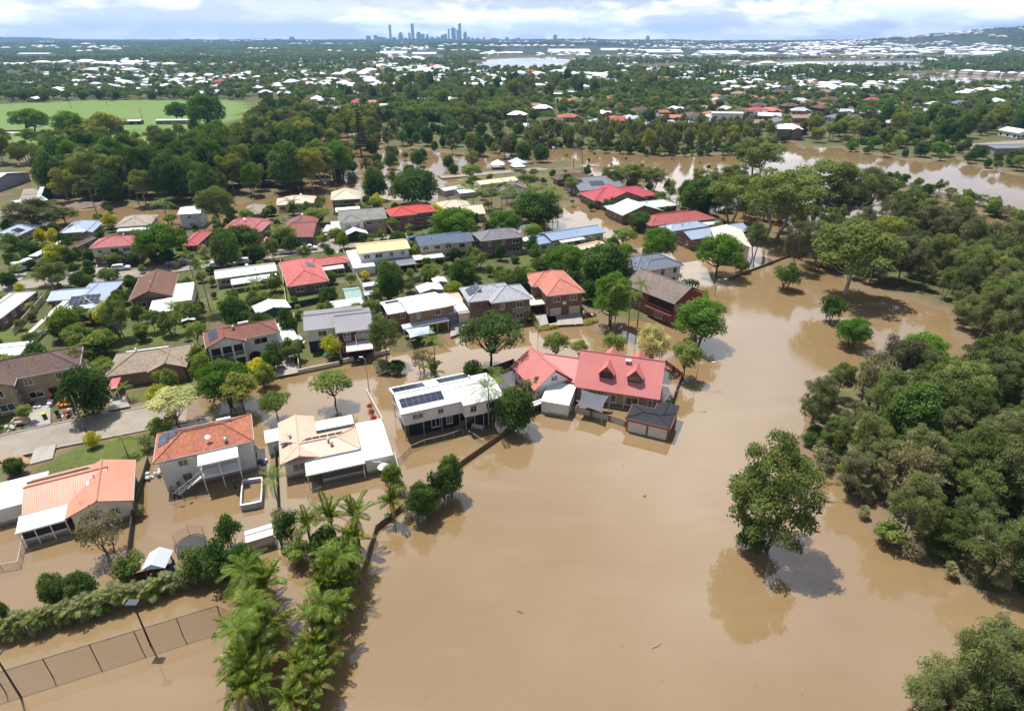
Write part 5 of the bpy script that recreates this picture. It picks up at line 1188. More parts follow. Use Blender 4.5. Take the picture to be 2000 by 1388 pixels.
NAME = {'gum': 'gum_tree', 'olive': 'eucalypt', 'fig': 'dark_round_tree', 'sheoak': 'she_oak', 'dome': 'shade_tree', 'mango': 'mango_tree', 'wattle': 'evergreen_tree', 'street': 'street_tree', 'yellowstreet': 'street_tree', 'cream': 'flowering_tree', 'weeping': 'weeping_tree', 'jacaranda': 'jacaranda_tree',
        'bush': 'shrub', 'dusty': 'shrub', 'greybush': 'shrub', 'golden': 'golden_shrub', 'ball': 'round_shrub', 'redplant': 'red_plant', 'pine': 'pine_tree', 'palm': 'palm_tree', 'cane': 'palm_clump', 'dustcane': 'palm_clump', 'farpalm': 'palm_tree'}
trs = random.Random(77); _cnt = {}
def tree_at(kind, p, Ht, Rad, label, group=None, z=0., rz=None):
    rz = trs.uniform(0, 6.28) if rz is None else rz; cat = 'palm' if 'palm' in NAME[kind] else ('shrub' if 'shrub' in NAME[kind] or 'plant' in NAME[kind] else 'tree')
    if kind in ('palm', 'farpalm'):
        k = Rad / 2.4; o = thing('palm_tree', label, cat, (p.x, p.y, z), rz, group)
        th = max(.8, Ht - 1.2 * k); link('trunk', PALM_TRUNK, o, scale=(k * .9, k * .9, th / 6.2))
        if kind == 'palm': rosette(o, FR_PALM, 13, th, trs, k=k)
        else: link('crown', PALM_CROWN, o, loc=(0, 0, th), scale=(k, k, k))
        return o
    if kind in ('cane', 'dustcane'):
        k = Rad / 2.0 if kind == 'cane' else Rad / 1.4; o = thing('palm_clump', label, cat, (p.x, p.y, z), rz, group)
        zz = max(.2, Ht - 1.5 * k); st = link('stems', CANE_STEM, o, scale=(k, k, (zz + .3) / 1.6)); fr = FR_CANE if kind == 'cane' else FR_DUST
        for j in range(4 if kind == 'cane' else 3):
            a = j * 2.1 + trs.random(); e = link('frond', fr[0], o)
            e.location = (.35 * k * math.cos(a), .35 * k * math.sin(a), zz * (.75 + .1 * j)); e.rotation_euler = (0, -1.2, a); e.scale = (k, k, k)
        rosette(o, fr, 16 if kind == 'cane' else 10, zz, trs, (-.15, 1.05), k); return o
    lst = PROTO[kind]; tm, cm, h0, r0 = lst[_cnt.get(kind, 0) % len(lst)]; _cnt[kind] = _cnt.get(kind, 0) + 1
    s_ = Rad / r0; o = thing(NAME[kind], label, cat, (p.x, p.y, z), rz, group, (s_ * trs.uniform(.94, 1.06), s_ * trs.uniform(.94, 1.06), Ht / h0))
    link('trunk', tm, o); link('crown', cm, o); return o
def T(kind, u, vb, vt, w, label, group=None, z=0.):
    p = P(u, vb); Ht = max(.8, height_at(p, vt + (vb - vt) * .02)); Rad = w / 2 * px_size(p, Ht * .6)
    return tree_at(kind, p, Ht, Rad, label, group, z)

# --- single trees one can point at
for a in (
 ('wattle', 1492, 1066, 818, 200, 'large dark evergreen tree standing alone in the open flood water'),
 ('bush', 1462, 1076, 1030, 66, 'low leafy branches at the foot of the lone evergreen'), ('gum', 1648, 583, 418, 185, 'tall spreading gum with pale forked trunk standing in the inlet'),
 ('bush', 1531, 566, 512, 56, 'leafy bright green bush in the water left of the pale-trunked gum'), ('bush', 1618, 628, 578, 52, 'green bush half drowned in the water below the pale-trunked gum'),
 ('dome', 1660, 676, 618, 76, 'low spreading green tree at the tip of the right bank wood'), ('dome', 1790, 716, 646, 95, 'flat-topped bright green tree at the edge of the right bank wood'),
 ('dome', 1362, 672, 578, 118, 'broad shady tree overhanging the water beside the red-walled house'), ('dome', 1398, 540, 450, 100, 'dense dark green dome of a tree at the lane corner'),
 ('gum', 1470, 505, 428, 56, 'thin feathery tree beside the cream roof'), ('ball', 1447, 532, 508, 32, 'small round shrub at the water edge by the lane corner'),
 ('street', 1333, 742, 668, 66, 'round street tree standing right of the dormer house'), ('weeping', 1265, 722, 640, 84, 'pale weeping tree behind the dormer house'),
 ('street', 1196, 704, 650, 54, 'neat round tree in the water behind the dormers'), ('street', 1085, 708, 650, 56, 'leafy olive tree in the water behind the red gable'), ('street', 1130, 706, 664, 38, 'small leafy tree beside the olive one behind the red gable'),
 ('jacaranda', 960, 722, 612, 132, 'large dark-trunked jacaranda in the flooded street'),
 ('palm', 852, 742, 652, 56, 'pale-fronded palm in front of the shade sail'), ('greybush', 826, 728, 680, 52, 'half-dead grey shrub in the water beside the pale palm'), ('cane', 848, 752, 712, 52, 'leafy shrub with broad fronds behind the solar panel roof'),
 ('mango', 1003, 838, 757, 86, 'dense dark tree at the fence corner between the white and dormer houses'), ('palm', 955, 836, 742, 76, 'bushy palm beside the white high-set house'), ('bush', 1042, 778, 735, 44, 'bright leafy shrub in front of the red gable'), ('palm', 962, 772, 722, 56, 'palm behind the white high-set house'), ('bush', 922, 745, 705, 50, 'shrub below the jacaranda at the timber fence'),
 ('street', 656, 792, 727, 82, 'bright green street tree standing in the flooded road'), ('yellowstreet', 477, 806, 728, 80, 'yellow-green street tree standing in the flooded road'), ('street', 543, 818, 766, 62, 'small olive street tree by the peach roof'), ('cream', 348, 830, 764, 98, 'cream-flowering tree above the orange tiled roof'), ('golden', 314, 787, 752, 44, 'yellow-green shrub on the verge beside the cream-flowering tree'), ('bush', 322, 842, 815, 60, 'dark shrub behind the orange tiled roof'),
 ('sheoak', 1795, 1446, 1296, 118, 'feathery tree at the bottom edge left of the corner wood'), ('sheoak', 1848, 1432, 1216, 126, 'taller feathery tree at the bottom edge of the corner wood'), ('ball', 769, 956, 906, 42, 'clipped round green shrub by the white umbrella'), ('dusty', 780, 966, 940, 34, 'dusty low shrub beside the clipped round one'), ('mango', 882, 968, 884, 54, 'upright dark glossy tree outside the timber fence'), ('bush', 862, 984, 922, 58, 'grey-green shrub outside the timber fence'), ('mango', 826, 1012, 940, 66, 'rounded yellow-green tree outside the timber fence'), ('dusty', 800, 1000, 972, 40, 'dusty shrub at the fence between two dark trees'), ('bush', 848, 996, 962, 44, 'low green shrub at the fence foot'), ('cane', 770, 1016, 960, 64, 'palm clump inside the bend of the timber fence'),
 ('palm', 545, 990, 925, 60, 'single palm leaning over the side fence of the peach-roofed house'), ('dusty', 543, 1022, 996, 34, 'dusty shrub under the single palm'),
 ('bush', 455, 1068, 1006, 52, 'thin upright shrub beside the white shed'), ('bush', 392, 1130, 1072, 72, 'dark leafy shrub right of the play house'), ('bush', 436, 1128, 1064, 80, 'broad leafy shrub above the middle of the hedge'), ('mango', 474, 1118, 1066, 66, 'dark shrub beside the first palms'), ('bush', 262, 1130, 1084, 62, 'round green shrub by the play house fence'), ('mango', 116, 1182, 1122, 56, 'left one of two dark bushes in the flooded back yard'), ('mango', 167, 1174, 1120, 62, 'right one of two dark bushes in the flooded back yard'), ('greybush', 215, 1082, 992, 98, 'sprawling thin tree against the orange-roofed house'), ('mango', 8, 1226, 1168, 46, 'dark bush at the left edge above the hedge'), ('dusty', 168, 982, 962, 30, 'muddy shrub at the vine fence'), ('dusty', 275, 1005, 985, 30, 'muddy shrub in the yard with the clothes line'),
 ('bush', 568, 1056, 1002, 54, 'rounded shrub right of the white shed'), ('cane', 612, 1082, 1002, 72, 'tall palm clump left of the dense thicket'), ('cane', 655, 1070, 985, 76, 'tall palm clump in the middle of the dense thicket'), ('cane', 702, 1066, 985, 76, 'tall palm clump at the fence side of the dense thicket'), ('mango', 640, 1094, 1030, 76, 'dark leafy shrub under the palm thicket'), ('cane', 700, 1104, 1030, 80, 'low palm clump under the thicket by the fence'), ('bush', 585, 1098, 1060, 60, 'green shrub at the foot of the palm thicket'), ('dusty', 655, 1120, 1096, 54, 'muddy shrub at the foot of the palm thicket'),
 ('mango', 185, 812, 712, 96, 'big dark leafy tree over the red carport'), ('palm', 160, 742, 678, 72, 'banana palm beside the dark brown roof'), ('palm', 35, 800, 764, 44, 'golden cycad palm by the furniture piles'), ('ball', 136, 664, 600, 62, 'golden-green round tree by the cream carport'), ('palm', 182, 640, 602, 50, 'banana palm behind the blue-grey roof'), ('gum', 240, 664, 578, 54, 'slim tree at the end of the back lawn'), ('street', 283, 668, 632, 36, 'small dark tree on the back lawn'), ('bush', 205, 700, 655, 64, 'leafy shrub behind the beige tiled roof'), ('bush', 165, 690, 640, 60, 'yellowish shrub beside the dark brown roof'),
 ('golden', 186, 874, 843, 32, 'small yellow shrub on the verge of the wet road'), ('palm', 250, 890, 850, 40, 'young palm on the verge by the orange tiled roof'), ('mango', 35, 928, 893, 38, 'small dark round tree by the white carport'), ('dusty', 290, 880, 850, 40, 'grey-green shrub at the side of the orange tiled roof'),
 ('ball', 402, 752, 692, 44, 'clipped dark round tree left of the white arches'), ('dome', 452, 790, 700, 112, 'broad dark shade tree in front of the white arches'), ('golden', 510, 738, 700, 50, 'golden shrub before the arches'), ('bush', 545, 722, 690, 24, 'potted shrub on the driveway'), ('bush', 520, 758, 712, 48, 'bronze shrub by the driveway'),
 ('mango', 465, 640, 575, 66, 'dense tree left of the pale green shed'), ('bush', 478, 648, 606, 56, 'reddish shrub below the dense tree'), ('bush', 372, 630, 588, 64, 'leafy shrub by the cubby house'), ('palm', 345, 618, 588, 44, 'banana clump beside the white lean-to'), ('bush', 568, 664, 602, 40, 'dark shrub by the plain grey roof'), ('gum', 756, 712, 608, 78, 'feathery green tree between the grey roof and the white roof'), ('dusty', 745, 726, 706, 50, 'bare shrub in the water below the feathery tree'), ('bush', 655, 676, 630, 34, 'vine-covered post tree at the dark blue base'), ('mango', 775, 728, 704, 40, 'drowned dark shrub beside the feathery tree'),
 ('farpalm', 395, 610, 488, 44, 'tall palm with a hanging skirt behind the brown gable'), ('farpalm', 412, 612, 508, 40, 'second tall palm behind the brown gable'), ('gum', 112, 568, 505, 64, 'dark leafy tree on the verge by the parked ute'), ('golden', 116, 520, 474, 42, 'bright yellow shrub in front of the brown gabled roof'), ('golden', 85, 478, 446, 26, 'left one of a pair of yellow shrubs'), ('golden', 110, 478, 446, 26, 'right one of a pair of yellow shrubs'), ('palm', 30, 486, 452, 44, 'palm in front of the far left solar roof'), ('mango', 62, 506, 466, 34, 'dark tree beside the caravan'), ('ball', 172, 565, 536, 36, 'clipped dome shrub by the road'), ('ball', 215, 552, 524, 26, 'clipped shrub by the concrete drive'), ('street', 228, 520, 490, 46, 'rounded tree before the pink-red roof'),
 ('dome', 322, 515, 432, 104, 'broad shade tree with reddish flowers before the bright red roof'), ('mango', 446, 526, 446, 66, 'dark dense tree beside the road bend'), ('mango', 478, 500, 438, 80, 'leafy round tree before the pink-red hip roof'), ('mango', 505, 517, 474, 36, 'small round tree on the road verge'), ('gum', 536, 512, 458, 34, 'slim tree on the road verge'), ('street', 562, 486, 440, 48, 'leafy tree before the maroon roof'), ('palm', 575, 425, 388, 44, 'palm before the pale peach roof'), ('street', 620, 440, 405, 56, 'pale leafy tree below the beige hip roof'),
 ('gum', 432, 452, 356, 86, 'dense rounded gum beside the white house'), ('sheoak', 72, 450, 384, 112, 'spreading grey tree by the gravel yard'), ('gum', 130, 440, 402, 60, 'leaning tree by the flooded reserve'), ('bush', 215, 416, 400, 18, 'lone small bush on the muddy reserve'), ('farpalm', 330, 440, 388, 50, 'palm cluster tree by the flooded reserve'),
 ('mango', 766, 590, 505, 66, 'dark fig tree behind the white tool shed'), ('mango', 905, 575, 505, 64, 'large leafy mango behind the white shed'), ('bush', 842, 548, 515, 48, 'leafy shrub beside the round-topped shed'), ('mango', 1010, 590, 520, 54, 'dark tree beside the salmon roof'), ('dome', 1190, 640, 524, 86, 'tall golden-green tree beside the palms'), ('palm', 1199, 650, 545, 46, 'left one of three tall slender palms'), ('palm', 1226, 652, 562, 48, 'middle one of three tall slender palms'), ('palm', 1244, 640, 545, 46, 'right one of three tall slender palms'),
 ('mango', 1180, 575, 470, 112, 'big pale-tipped mango behind the salmon roof'), ('dome', 1100, 545, 474, 96, 'spreading green tree behind the salmon roof'), ('mango', 1060, 545, 500, 60, 'rounded leafy tree behind the salmon roof'), ('dome', 888, 476, 400, 108, 'broad dark tree behind the navy roof'), ('golden', 850, 430, 398, 40, 'yellow-leaved tree beside the scarlet roof'), ('dome', 985, 462, 408, 74, 'green dome tree beside the mottled grey roof'), ('mango', 812, 402, 326, 98, 'dark round tree at the flooded edge'), ('mango', 735, 392, 324, 52, 'tall dark tree at the flooded edge'), ('golden', 738, 410, 378, 30, 'golden shrub at the flooded edge'),
 ('mango', 1050, 440, 370, 110, 'dark thicket beside the flooded lane'), ('golden', 1058, 425, 400, 30, 'bright yellow bush in the dark thicket'), ('mango', 1248, 450, 412, 54, 'dark round tree in the flooded lane'), ('dome', 1282, 515, 438, 76, 'deep green tree at the lane corner by the slate roof'), ('street', 1216, 486, 446, 58, 'bronze-green tree beside the steel blue roof'), ('street', 1310, 548, 530, 44, 'leafy shrub by the pergola'), ('bush', 1345, 574, 545, 44, 'vine shrub beside the pergola'),
 ('gum', 1508, 475, 316, 160, 'tallest gum with pale twin trunks in the flood'), ('gum', 1588, 432, 300, 160, 'wide gum with dark limbs right of the twin-trunked gum'), ('gum', 1425, 440, 332, 108, 'grey-green gum behind the blue roof'), ('mango', 1360, 425, 345, 86, 'very dark round tree nearest the red roofs in the flood'), ('gum', 1472, 362, 258, 116, 'leaning gum at the creek bend'), ('sheoak', 1545, 530, 420, 64, 'slim dark she-oak at the edge of the inlet'), ('sheoak', 1592, 520, 430, 110, 'grey she-oak beside the pale-trunked gum'), ('sheoak', 1640, 440, 305, 100, 'tall grey she-oak behind the wide gum'), ('sheoak', 1690, 430, 320, 100, 'tall grey she-oak by the narrow channel'),
 ('gum', 1195, 372, 318, 60, 'left gum of the flooded clump by the cherry roof'), ('gum', 1235, 375, 316, 70, 'middle gum of the flooded clump by the cherry roof'), ('gum', 1275, 376, 322, 56, 'right gum of the flooded clump by the cherry roof'), ('pine', 707, 305, 200, 44, 'tall dark pine above the flooded creek'), ('street', 1120, 380, 345, 44, 'leafy tree beside the grey solar roof'), ('street', 1030, 370, 340, 48, 'pale green tree by the dry road'), ('street', 920, 355, 322, 54, 'tree at the water edge by the pale yellow house'), ('farpalm', 990, 400, 355, 44, 'palm in front of the pale yellow house'),
 ('mango', 1222, 290, 282, 20, 'small round bush in the flooded reserve'), ('dome', 412, 262, 176, 74, 'tall white-trunked gum on the sports field'), ('dome', 352, 238, 196, 56, 'dense round tree on the sports field'), ('dome', 65, 262, 208, 76, 'spreading tree on the sports field at the left'), ('dome', 148, 276, 212, 66, 'flat-topped tree on the sports field'), ('olive', 215, 285, 215, 90, 'olive gum at the edge of the sports field')):
    T(*a)
# palms of the two hedges at the front
for (u, v, vt) in ((505, 1205, 1098), (520, 1290, 1168), (500, 1345, 1212), (672, 1160, 1072), (640, 1262, 1168)): T('palm', u, v, vt, 92, 'taller palm rising out of the two front hedges', 'taller palms of the two front hedges')
for j, (u, v) in enumerate(((502,1165),(520,1180),(530,1212),(508,1222),(512,1250),(528,1262),(500,1285),(520,1300),(512,1325),(492,1338),(518,1352),(498,1372),(482,1394),(512,1398))):
    T('cane', u + trs.uniform(-6, 6), v, v - trs.uniform(56, 96), trs.uniform(76, 118), 'bright palm clump in the hedge beside the tennis court fence', 'palm clumps beside the tennis court')
for j, (u, v) in enumerate(((668,1120),(684,1132),(660,1142),(682,1158),(652,1170),(674,1186),(648,1200),(668,1212),(640,1228),(660,1244),(632,1258),(650,1275),(622,1290),(640,1308),(612,1322),(630,1342),(600,1352),(618,1376),(588,1386),(606,1410),(572,1412))):
    for du in (-9, 9): T('cane', u + du + trs.uniform(-6, 6), v + trs.uniform(-8, 8), v - trs.uniform(42, 74), trs.uniform(50, 78), 'bright palm clump in the hedge along the open flood water', 'palm clumps along the open flood water')
for i in range(64):
    k = i / 63; u = -10 + 480 * k + trs.uniform(-5, 5); v = 1246 - 148 * k + 14 * math.sin(k * 3) + trs.uniform(-6, 6)
    T('dustcane', u, v, v - trs.uniform(24, 44), trs.uniform(40, 58), 'muddy dwarf palm in the low hedge above the tennis court', 'dwarf palms of the low hedge')
for (u, v) in ((727, 812), (731, 822), (735, 832), (738, 840), (741, 846), (723, 800)): T('redplant', u, v, v - 12, 13, 'small red-leaved plant along the white side fence', 'red plants along the white side fence')
for (u, v) in ((905,395),(925,400),(945,405),(960,398),(980,410),(1000,404),(1020,412),(1035,400),(1060,398),(1080,402),(1090,415)): T('farpalm', u, v + 10, v - 38, 34, 'palm in the grove beside the flooded lane', 'palms of the grove beside the flooded lane')

# --- woods: scattered trunks, each tree its own
def clear_of_houses(x, y, m_=.8):
    for (ox, oy, rz, x0, y0, x1, y1) in FOOT:
        dx, dy = x - ox, y - oy
        if abs(dx) > 190 or abs(dy) > 190: continue
        c, s_ = math.cos(rz), math.sin(rz); lx, ly = dx * c + dy * s_, -dx * s_ + dy * c
        if x0 - m_ < lx < x1 + m_ and y0 - m_ < ly < y1 + m_: return False
    return True
def scatter(px, spacing, kinds, hr, ratio, label, group, seed, n_max=400, z=.2, margin=1.5, avoid=True, keep=()):
    rs = random.Random(seed); poly = wpoly(px); pl = [tuple(map(float, q)) for q in poly]; lo = poly.min(0); hi = poly.max(0); pts = [(k.x, k.y) for k in keep]; n0 = len(pts); tries = 0; area = (hi - lo).prod()
    names, wts = zip(*kinds)
    cells = {}
    while len(pts) < n_max and tries < 40 * area / spacing ** 2 + 200:
        tries += 1; x = rs.uniform(lo[0], hi[0]); y = rs.uniform(lo[1], hi[1])
        if not inside1(pl, x, y): continue
        ci, cj = int(x // spacing), int(y // spacing)
        if any((x - a) ** 2 + (y - b_) ** 2 < spacing ** 2 for i in (-1, 0, 1) for j in (-1, 0, 1) for a, b_ in cells.get((ci + i, cj + j), ())): continue
        if avoid and not clear_of_houses(x, y, margin): continue
        cells.setdefault((ci, cj), []).append((x, y)); pts.append((x, y))
        kd = rs.choices(names, wts)[0]; Ht = rs.uniform(*hr); Rad = Ht * rs.uniform(*ratio)
        adj = {'gum': 'grey-green gum', 'olive': 'olive gum', 'sheoak': 'feathery she-oak', 'dome': 'spreading green tree', 'mango': 'dark dense tree', 'fig': 'dark round tree', 'wattle': 'large dark evergreen', 'bush': 'green shrub', 'dusty': 'dusty shrub', 'golden': 'yellow shrub', 'ball': 'round shrub', 'pine': 'dark pine', 'street': 'leafy small tree', 'farpalm': 'palm', 'greybush': 'grey shrub', 'yellowstreet': 'yellow-green tree'}[kd]
        tree_at(kd, Vector((x, y, 0)), Ht, Rad, f'{adj} {label}', f'{adj}s {group}', z)
    return len(pts)
cnt = {}
cnt['right'] = scatter([(1572,856),(1650,962),(1740,1058),(1872,1128),(2040,1172),(2330,1200),(2330,760),(2000,742),(1905,738),(1860,772),(1700,764),(1600,766)], 4.1, [('sheoak', 8), ('gum', 1.8), ('mango', .5), ('wattle', 1.), ('greybush', .5)], (6., 12.5), (.27, .40), 'in the dense wood on the right bank', 'of the right bank wood', 1, 125)
cnt['bank'] = scatter([(1565,860),(1640,968),(1730,1068),(1870,1138),(2010,1174),(2010,1150),(1870,1110),(1740,1040),(1660,945),(1590,850)], 2.4, [('bush', 3), ('dusty', 2), ('greybush', 1), ('mango', .6)], (1.5, 3.2), (.5, .8), 'at the waterline of the right bank wood', 'at the waterline of the right bank', 2, 45)
cnt['upper'] = scatter([(1590,500),(1660,548),(1760,572),(1840,588),(1890,660),(1990,735),(2330,780),(2330,560),(1950,520),(1870,478),(1760,452),(1690,470)], 4.9, [('sheoak', 7), ('gum', 2.5), ('olive', .8), ('mango', .6), ('greybush', .4)], (7.5, 15), (.27, .42), 'in the wood above the inlet', 'of the wood above the inlet', 3, 170)
cnt['corner'] = scatter([(1800,1420),(1830,1390),(1960,1340),(2080,1300),(2250,1420),(2150,1600),(1850,1600)], 3.0, [('sheoak', 5), ('wattle', .6)], (8, 11), (.28, .36), 'in the near right corner', 'of the near right corner', 4, 26, -.1)
cnt['inletfill'] = scatter([(1480,440),(1560,470),(1600,505),(1690,468),(1640,420),(1560,400)], 6, [('sheoak', 3), ('gum', 2)], (8, 12), (.3, .4), 'behind the twin-trunked gum', 'behind the twin-trunked gum', 31, 16)
cnt['midr'] = scatter([(1330,412),(1440,436),(1500,440),(1520,400),(1440,380),(1360,385)], 6.5, [('gum', 3), ('mango', 2)], (9, 13), (.34, .45), 'in the deep flood beyond the blue roof', 'in the deep flood beyond the blue roof', 32, 16)
cnt['levee'] = scatter([(1700,345),(1840,376),(1930,400),(2010,428),(2100,450),(2100,470),(2000,446),(1900,414),(1820,394),(1690,372)], 4.5, [('bush', 4), ('mango', 1), ('greybush', 2), ('street', 1)], (2.5, 5), (.5, .75), 'on the levee between the flooded channels', 'on the levee', 33, 55)
cnt['nbank'] = scatter([(1640,296),(1700,306),(1800,322),(1860,312),(1900,330),(2000,348),(2150,355),(2150,300),(1960,296),(1900,300),(1860,282),(1700,276),(1640,280)], 6.5, [('fig', 3), ('gum', 2), ('bush', 2), ('dome', 1)], (4, 9), (.42, .62), 'on the far bank of the flooded creek', 'on the far bank of the creek', 34, 60)
cnt['darkwood'] = scatter([(90,385),(140,402),(300,404),(430,404),(530,378),(640,372),(690,352),(680,330),(560,320),(440,300),(300,318),(180,312),(110,320)], 6.6, [('fig', 4), ('gum', 2.5), ('dome', 1), ('olive', 1), ('wattle', 3)], (12, 20), (.32, .44), 'in the dark wood behind the reserve', 'of the dark wood behind the reserve', 5, 125)
cnt['fieldwood'] = scatter([(-60,332),(110,322),(300,317),(440,302),(560,315),(640,298),(740,262),(740,236),(640,240),(540,222),(505,232),(470,268),(400,302),(300,308),(-60,320)], 8.6, [('olive', 3), ('gum', 4), ('mango', 2), ('wattle', 1)], (10, 17), (.34, .46), 'between the dark wood and the sports field', 'between the dark wood and the sports field', 6, 95)
cnt['creekwood'] = scatter([(730,298),(780,292),(880,302),(940,312),(1060,322),(1075,290),(1010,262),(980,240),(900,228),(760,228),(720,240)], 7.5, [('fig', 4), ('sheoak', 4), ('gum', 2), ('dome', 1)], (6, 12), (.36, .5), 'in the wood at the creek bend', 'of the wood at the creek bend', 7, 95)
cnt['gumrow'] = scatter([(1030,284),(1100,288),(1200,300),(1350,305),(1440,300),(1540,276),(1600,275),(1560,262),(1440,264),(1250,262),(1050,266)], 6.8, [('gum', 4), ('sheoak', 4), ('olive', 2)], (10, 14), (.26, .34), 'in the long row above the flooded reserve', 'of the long row above the flooded reserve', 8, 100)
cnt['midright'] = scatter([(1560,284),(1640,284),(1860,284),(1900,268),(2100,268),(2100,225),(1800,235),(1640,252),(1590,262)], 10.5, [('gum', 4), ('fig', 3), ('wattle', 2), ('olive', 1)], (9, 16), (.36, .5), 'around the houses above the creek', 'around the houses above the creek', 9, 80)
cnt['schoolgums'] = scatter([(640,235),(900,226),(1000,236),(1150,205),(1300,190),(1290,165),(1000,168),(860,160),(780,165),(660,195)], 17, [('gum', 6), ('olive', 2), ('mango', 2)], (15, 24), (.28, .36), 'standing tall around the school', 'around the school', 10, 75)
cnt['suburbr'] = scatter([(1030,262),(1560,262),(1640,250),(1800,235),(2200,225),(2200,185),(1500,182),(1300,190),(1150,205),(1000,240)], 15, [('fig', 4), ('gum', 3), ('dome', 2), ('bush', 1)], (5, 11), (.42, .58), 'in the suburb right of the school', 'of the suburb right of the school', 11, 110)
cnt['suburbl'] = scatter([(-200,200),(330,196),(480,198),(540,222),(640,238),(720,200),(760,165),(500,158),(-100,160)], 21, [('fig', 4), ('gum', 3), ('dome', 2)], (5, 11), (.4, .55), 'in the suburb beyond the sports field', 'of the suburb beyond the sports field', 12, 60)
cnt['yards'] = scatter([(-60,850),(60,842),(250,785),(570,725),(730,690),(860,655),(1030,640),(1130,600),(1240,610),(1320,560),(1215,480),(1030,470),(890,430),(720,390),(560,405),(330,440),(0,450),(-60,470)], 4.1, [('bush', 4.5), ('mango', 2.2), ('street', 2), ('golden', .35), ('ball', .6), ('farpalm', .5), ('dusty', .5)], (1.7, 5.6), (.42, .6), 'growing in the back yards of the block', 'in the back yards of the block', 13, 300, .4, 1.0)
cnt['yards2'] = scatter([(860,395),(930,350),(1130,340),(1260,355),(1440,440),(1440,475),(1350,480),(1200,425),(1100,410),(1020,438),(900,430)], 7, [('bush', 4), ('street', 3), ('mango', 2), ('farpalm', 1)], (2, 6), (.42, .55), 'in the gardens by the flooded lane', 'in the gardens by the flooded lane', 14, 45, .3, 1.)
cnt['nshore'] = scatter([(1030,292),(1100,290),(1200,302),(1350,307),(1440,302),(1540,278),(1540,270),(1440,292),(1350,296),(1200,290),(1060,280)], 3.8, [('bush', 3), ('mango', 2)], (2.5, 5), (.45, .65), 'at the waterline below the long gum row', 'at the waterline below the long gum row', 16, 90)
cnt['field_edge'] = scatter([(-60,202),(30,202),(330,196),(470,198),(500,206),(470,192),(330,189),(30,195),(-60,195)], 9, [('dome', 3), ('fig', 3), ('gum', 1)], (8, 12), (.45, .6), 'along the far edge of the sports field', 'along the far edge of the sports field', 17, 34)
cnt['field_mid'] = scatter([(-60,300),(100,296),(260,286),(420,258),(300,276),(120,288),(-60,290)], 13, [('olive', 2), ('gum', 3), ('fig', 1)], (9, 14), (.38, .5), 'on the near side of the sports field', 'on the near side of the sports field', 18, 16)
cnt['creek'] = scatter([(590,300),(700,285),(740,300),(900,312),(960,338),(860,352),(720,372),(640,362)], 7.5, [('fig', 3), ('sheoak', 2), ('bush', 2), ('gum', 1)], (3.5, 9), (.4, .55), 'standing in the flooded creek', 'in the flooded creek', 19, 34, -.2)
cnt['reserve'] = scatter([(1100,300),(1440,305),(1420,325),(1300,345),(1120,330)], 14, [('bush', 3), ('dusty', 1)], (1.2, 2.4), (.5, .8), 'in the flooded reserve', 'in the flooded reserve', 15, 14, -.3)
print('WOODS', cnt)

# ------------------------------------------------------------------ fences, poles, vehicles and small things
def unit_panel(key, fn, mat):
    if key not in _mats: b = MB(); fn(b); _mats[key] = b.mesh('panel', mat)
    return _mats[key]
def fence(label, px, h_, mat, post=None, step=2.4, th=.05, z0=-.2, name='fence', post_w=.1, rails=True, gap=.0, cat='fence'):
    pts = [P(u, v) for u, v in px]; o = thing(name, label, cat, pts[0], 0); post = post or mat
    key = ('panel', mat.name, round(h_, 2), th)
    if key not in _mats: _mats[key] = MB().box(0, -th / 2, 0, 1, th / 2, h_).mesh('panel', mat, uv=False); auto_uv_long(_mats[key], step)
    pk = ('fpost', post.name, round(h_, 2), post_w)
    if pk not in _mats: _mats[pk] = MB().box(-post_w / 2, -post_w / 2, -.5, post_w / 2, post_w / 2, h_ + .06).mesh('post', post)
    rk = ('frail', post.name, round(h_, 2))
    if rk not in _mats: _mats[rk] = MB().box(0, -th / 2 - .02, h_ - .02, 1, th / 2 + .02, h_ + .035).mesh('rail', post)
    last = None
    for i in range(len(pts) - 1):
        a, c = pts[i] - pts[0], pts[i + 1] - pts[0]; d = c - a; n = max(1, round(d.length / step)); ang = math.atan2(d.y, d.x); L = d.length / n
        for k in range(n):
            p = a + d * (k / n)
            q = link('post', _mats[pk], o, (p.x, p.y, z0), ang)
            e = link('panel', _mats[key], o, (p.x + math.cos(ang) * (post_w / 2 + .004), p.y + math.sin(ang) * (post_w / 2 + .004), z0 + gap), ang, (L - post_w - .008, 1, 1))
            if rails: link('rail', _mats[rk], o, (p.x + math.cos(ang) * (post_w / 2 + .004), p.y + math.sin(ang) * (post_w / 2 + .004), z0 + gap), ang, (L - post_w - .008, 1, 1))
        last = c; la = ang
    link('post', _mats[pk], o, (last.x, last.y, z0), la); return o
def auto_uv_long(me, step):
    uvl = me.uv_layers.new(name='uv')
    for p in me.polygons:
        for li in p.loop_indices:
            c = me.vertices[me.loops[li].vertex_index].co; uvl.data[li].uv = (c.x * step if abs(p.normal.x) < .5 else c.y, c.z)
CREAMF = plain((.60, .52, .40)); GREENF = plain((.035, .075, .055)); LINK = chainlink((.03, .045, .04)); REDF = plain((.24, .08, .06)); GREYF = board((.28, .26, .23), .12, True)
fence('dark weathered timber fence bending along the open flood water', [(704, 1140), (735, 1036), (790, 991), (905, 906), (985, 850), (1046, 792)], 1.15, TIMBER, z0=-.3)
fence('cream panel fence with brick piers in front of the dormer house', [(1062, 799), (1120, 804), (1190, 822), (1222, 833)], 1.3, board((.52, .46, .36), .11, True), BR_RED, 2.9, .06, -.2, post_w=.36)
fence('dark red side fence right of the dormer house', [(1300, 712), (1331, 736), (1303, 815)], 1.2, REDF, BR_BROWN, 2.6, .06, -.2, post_w=.3)
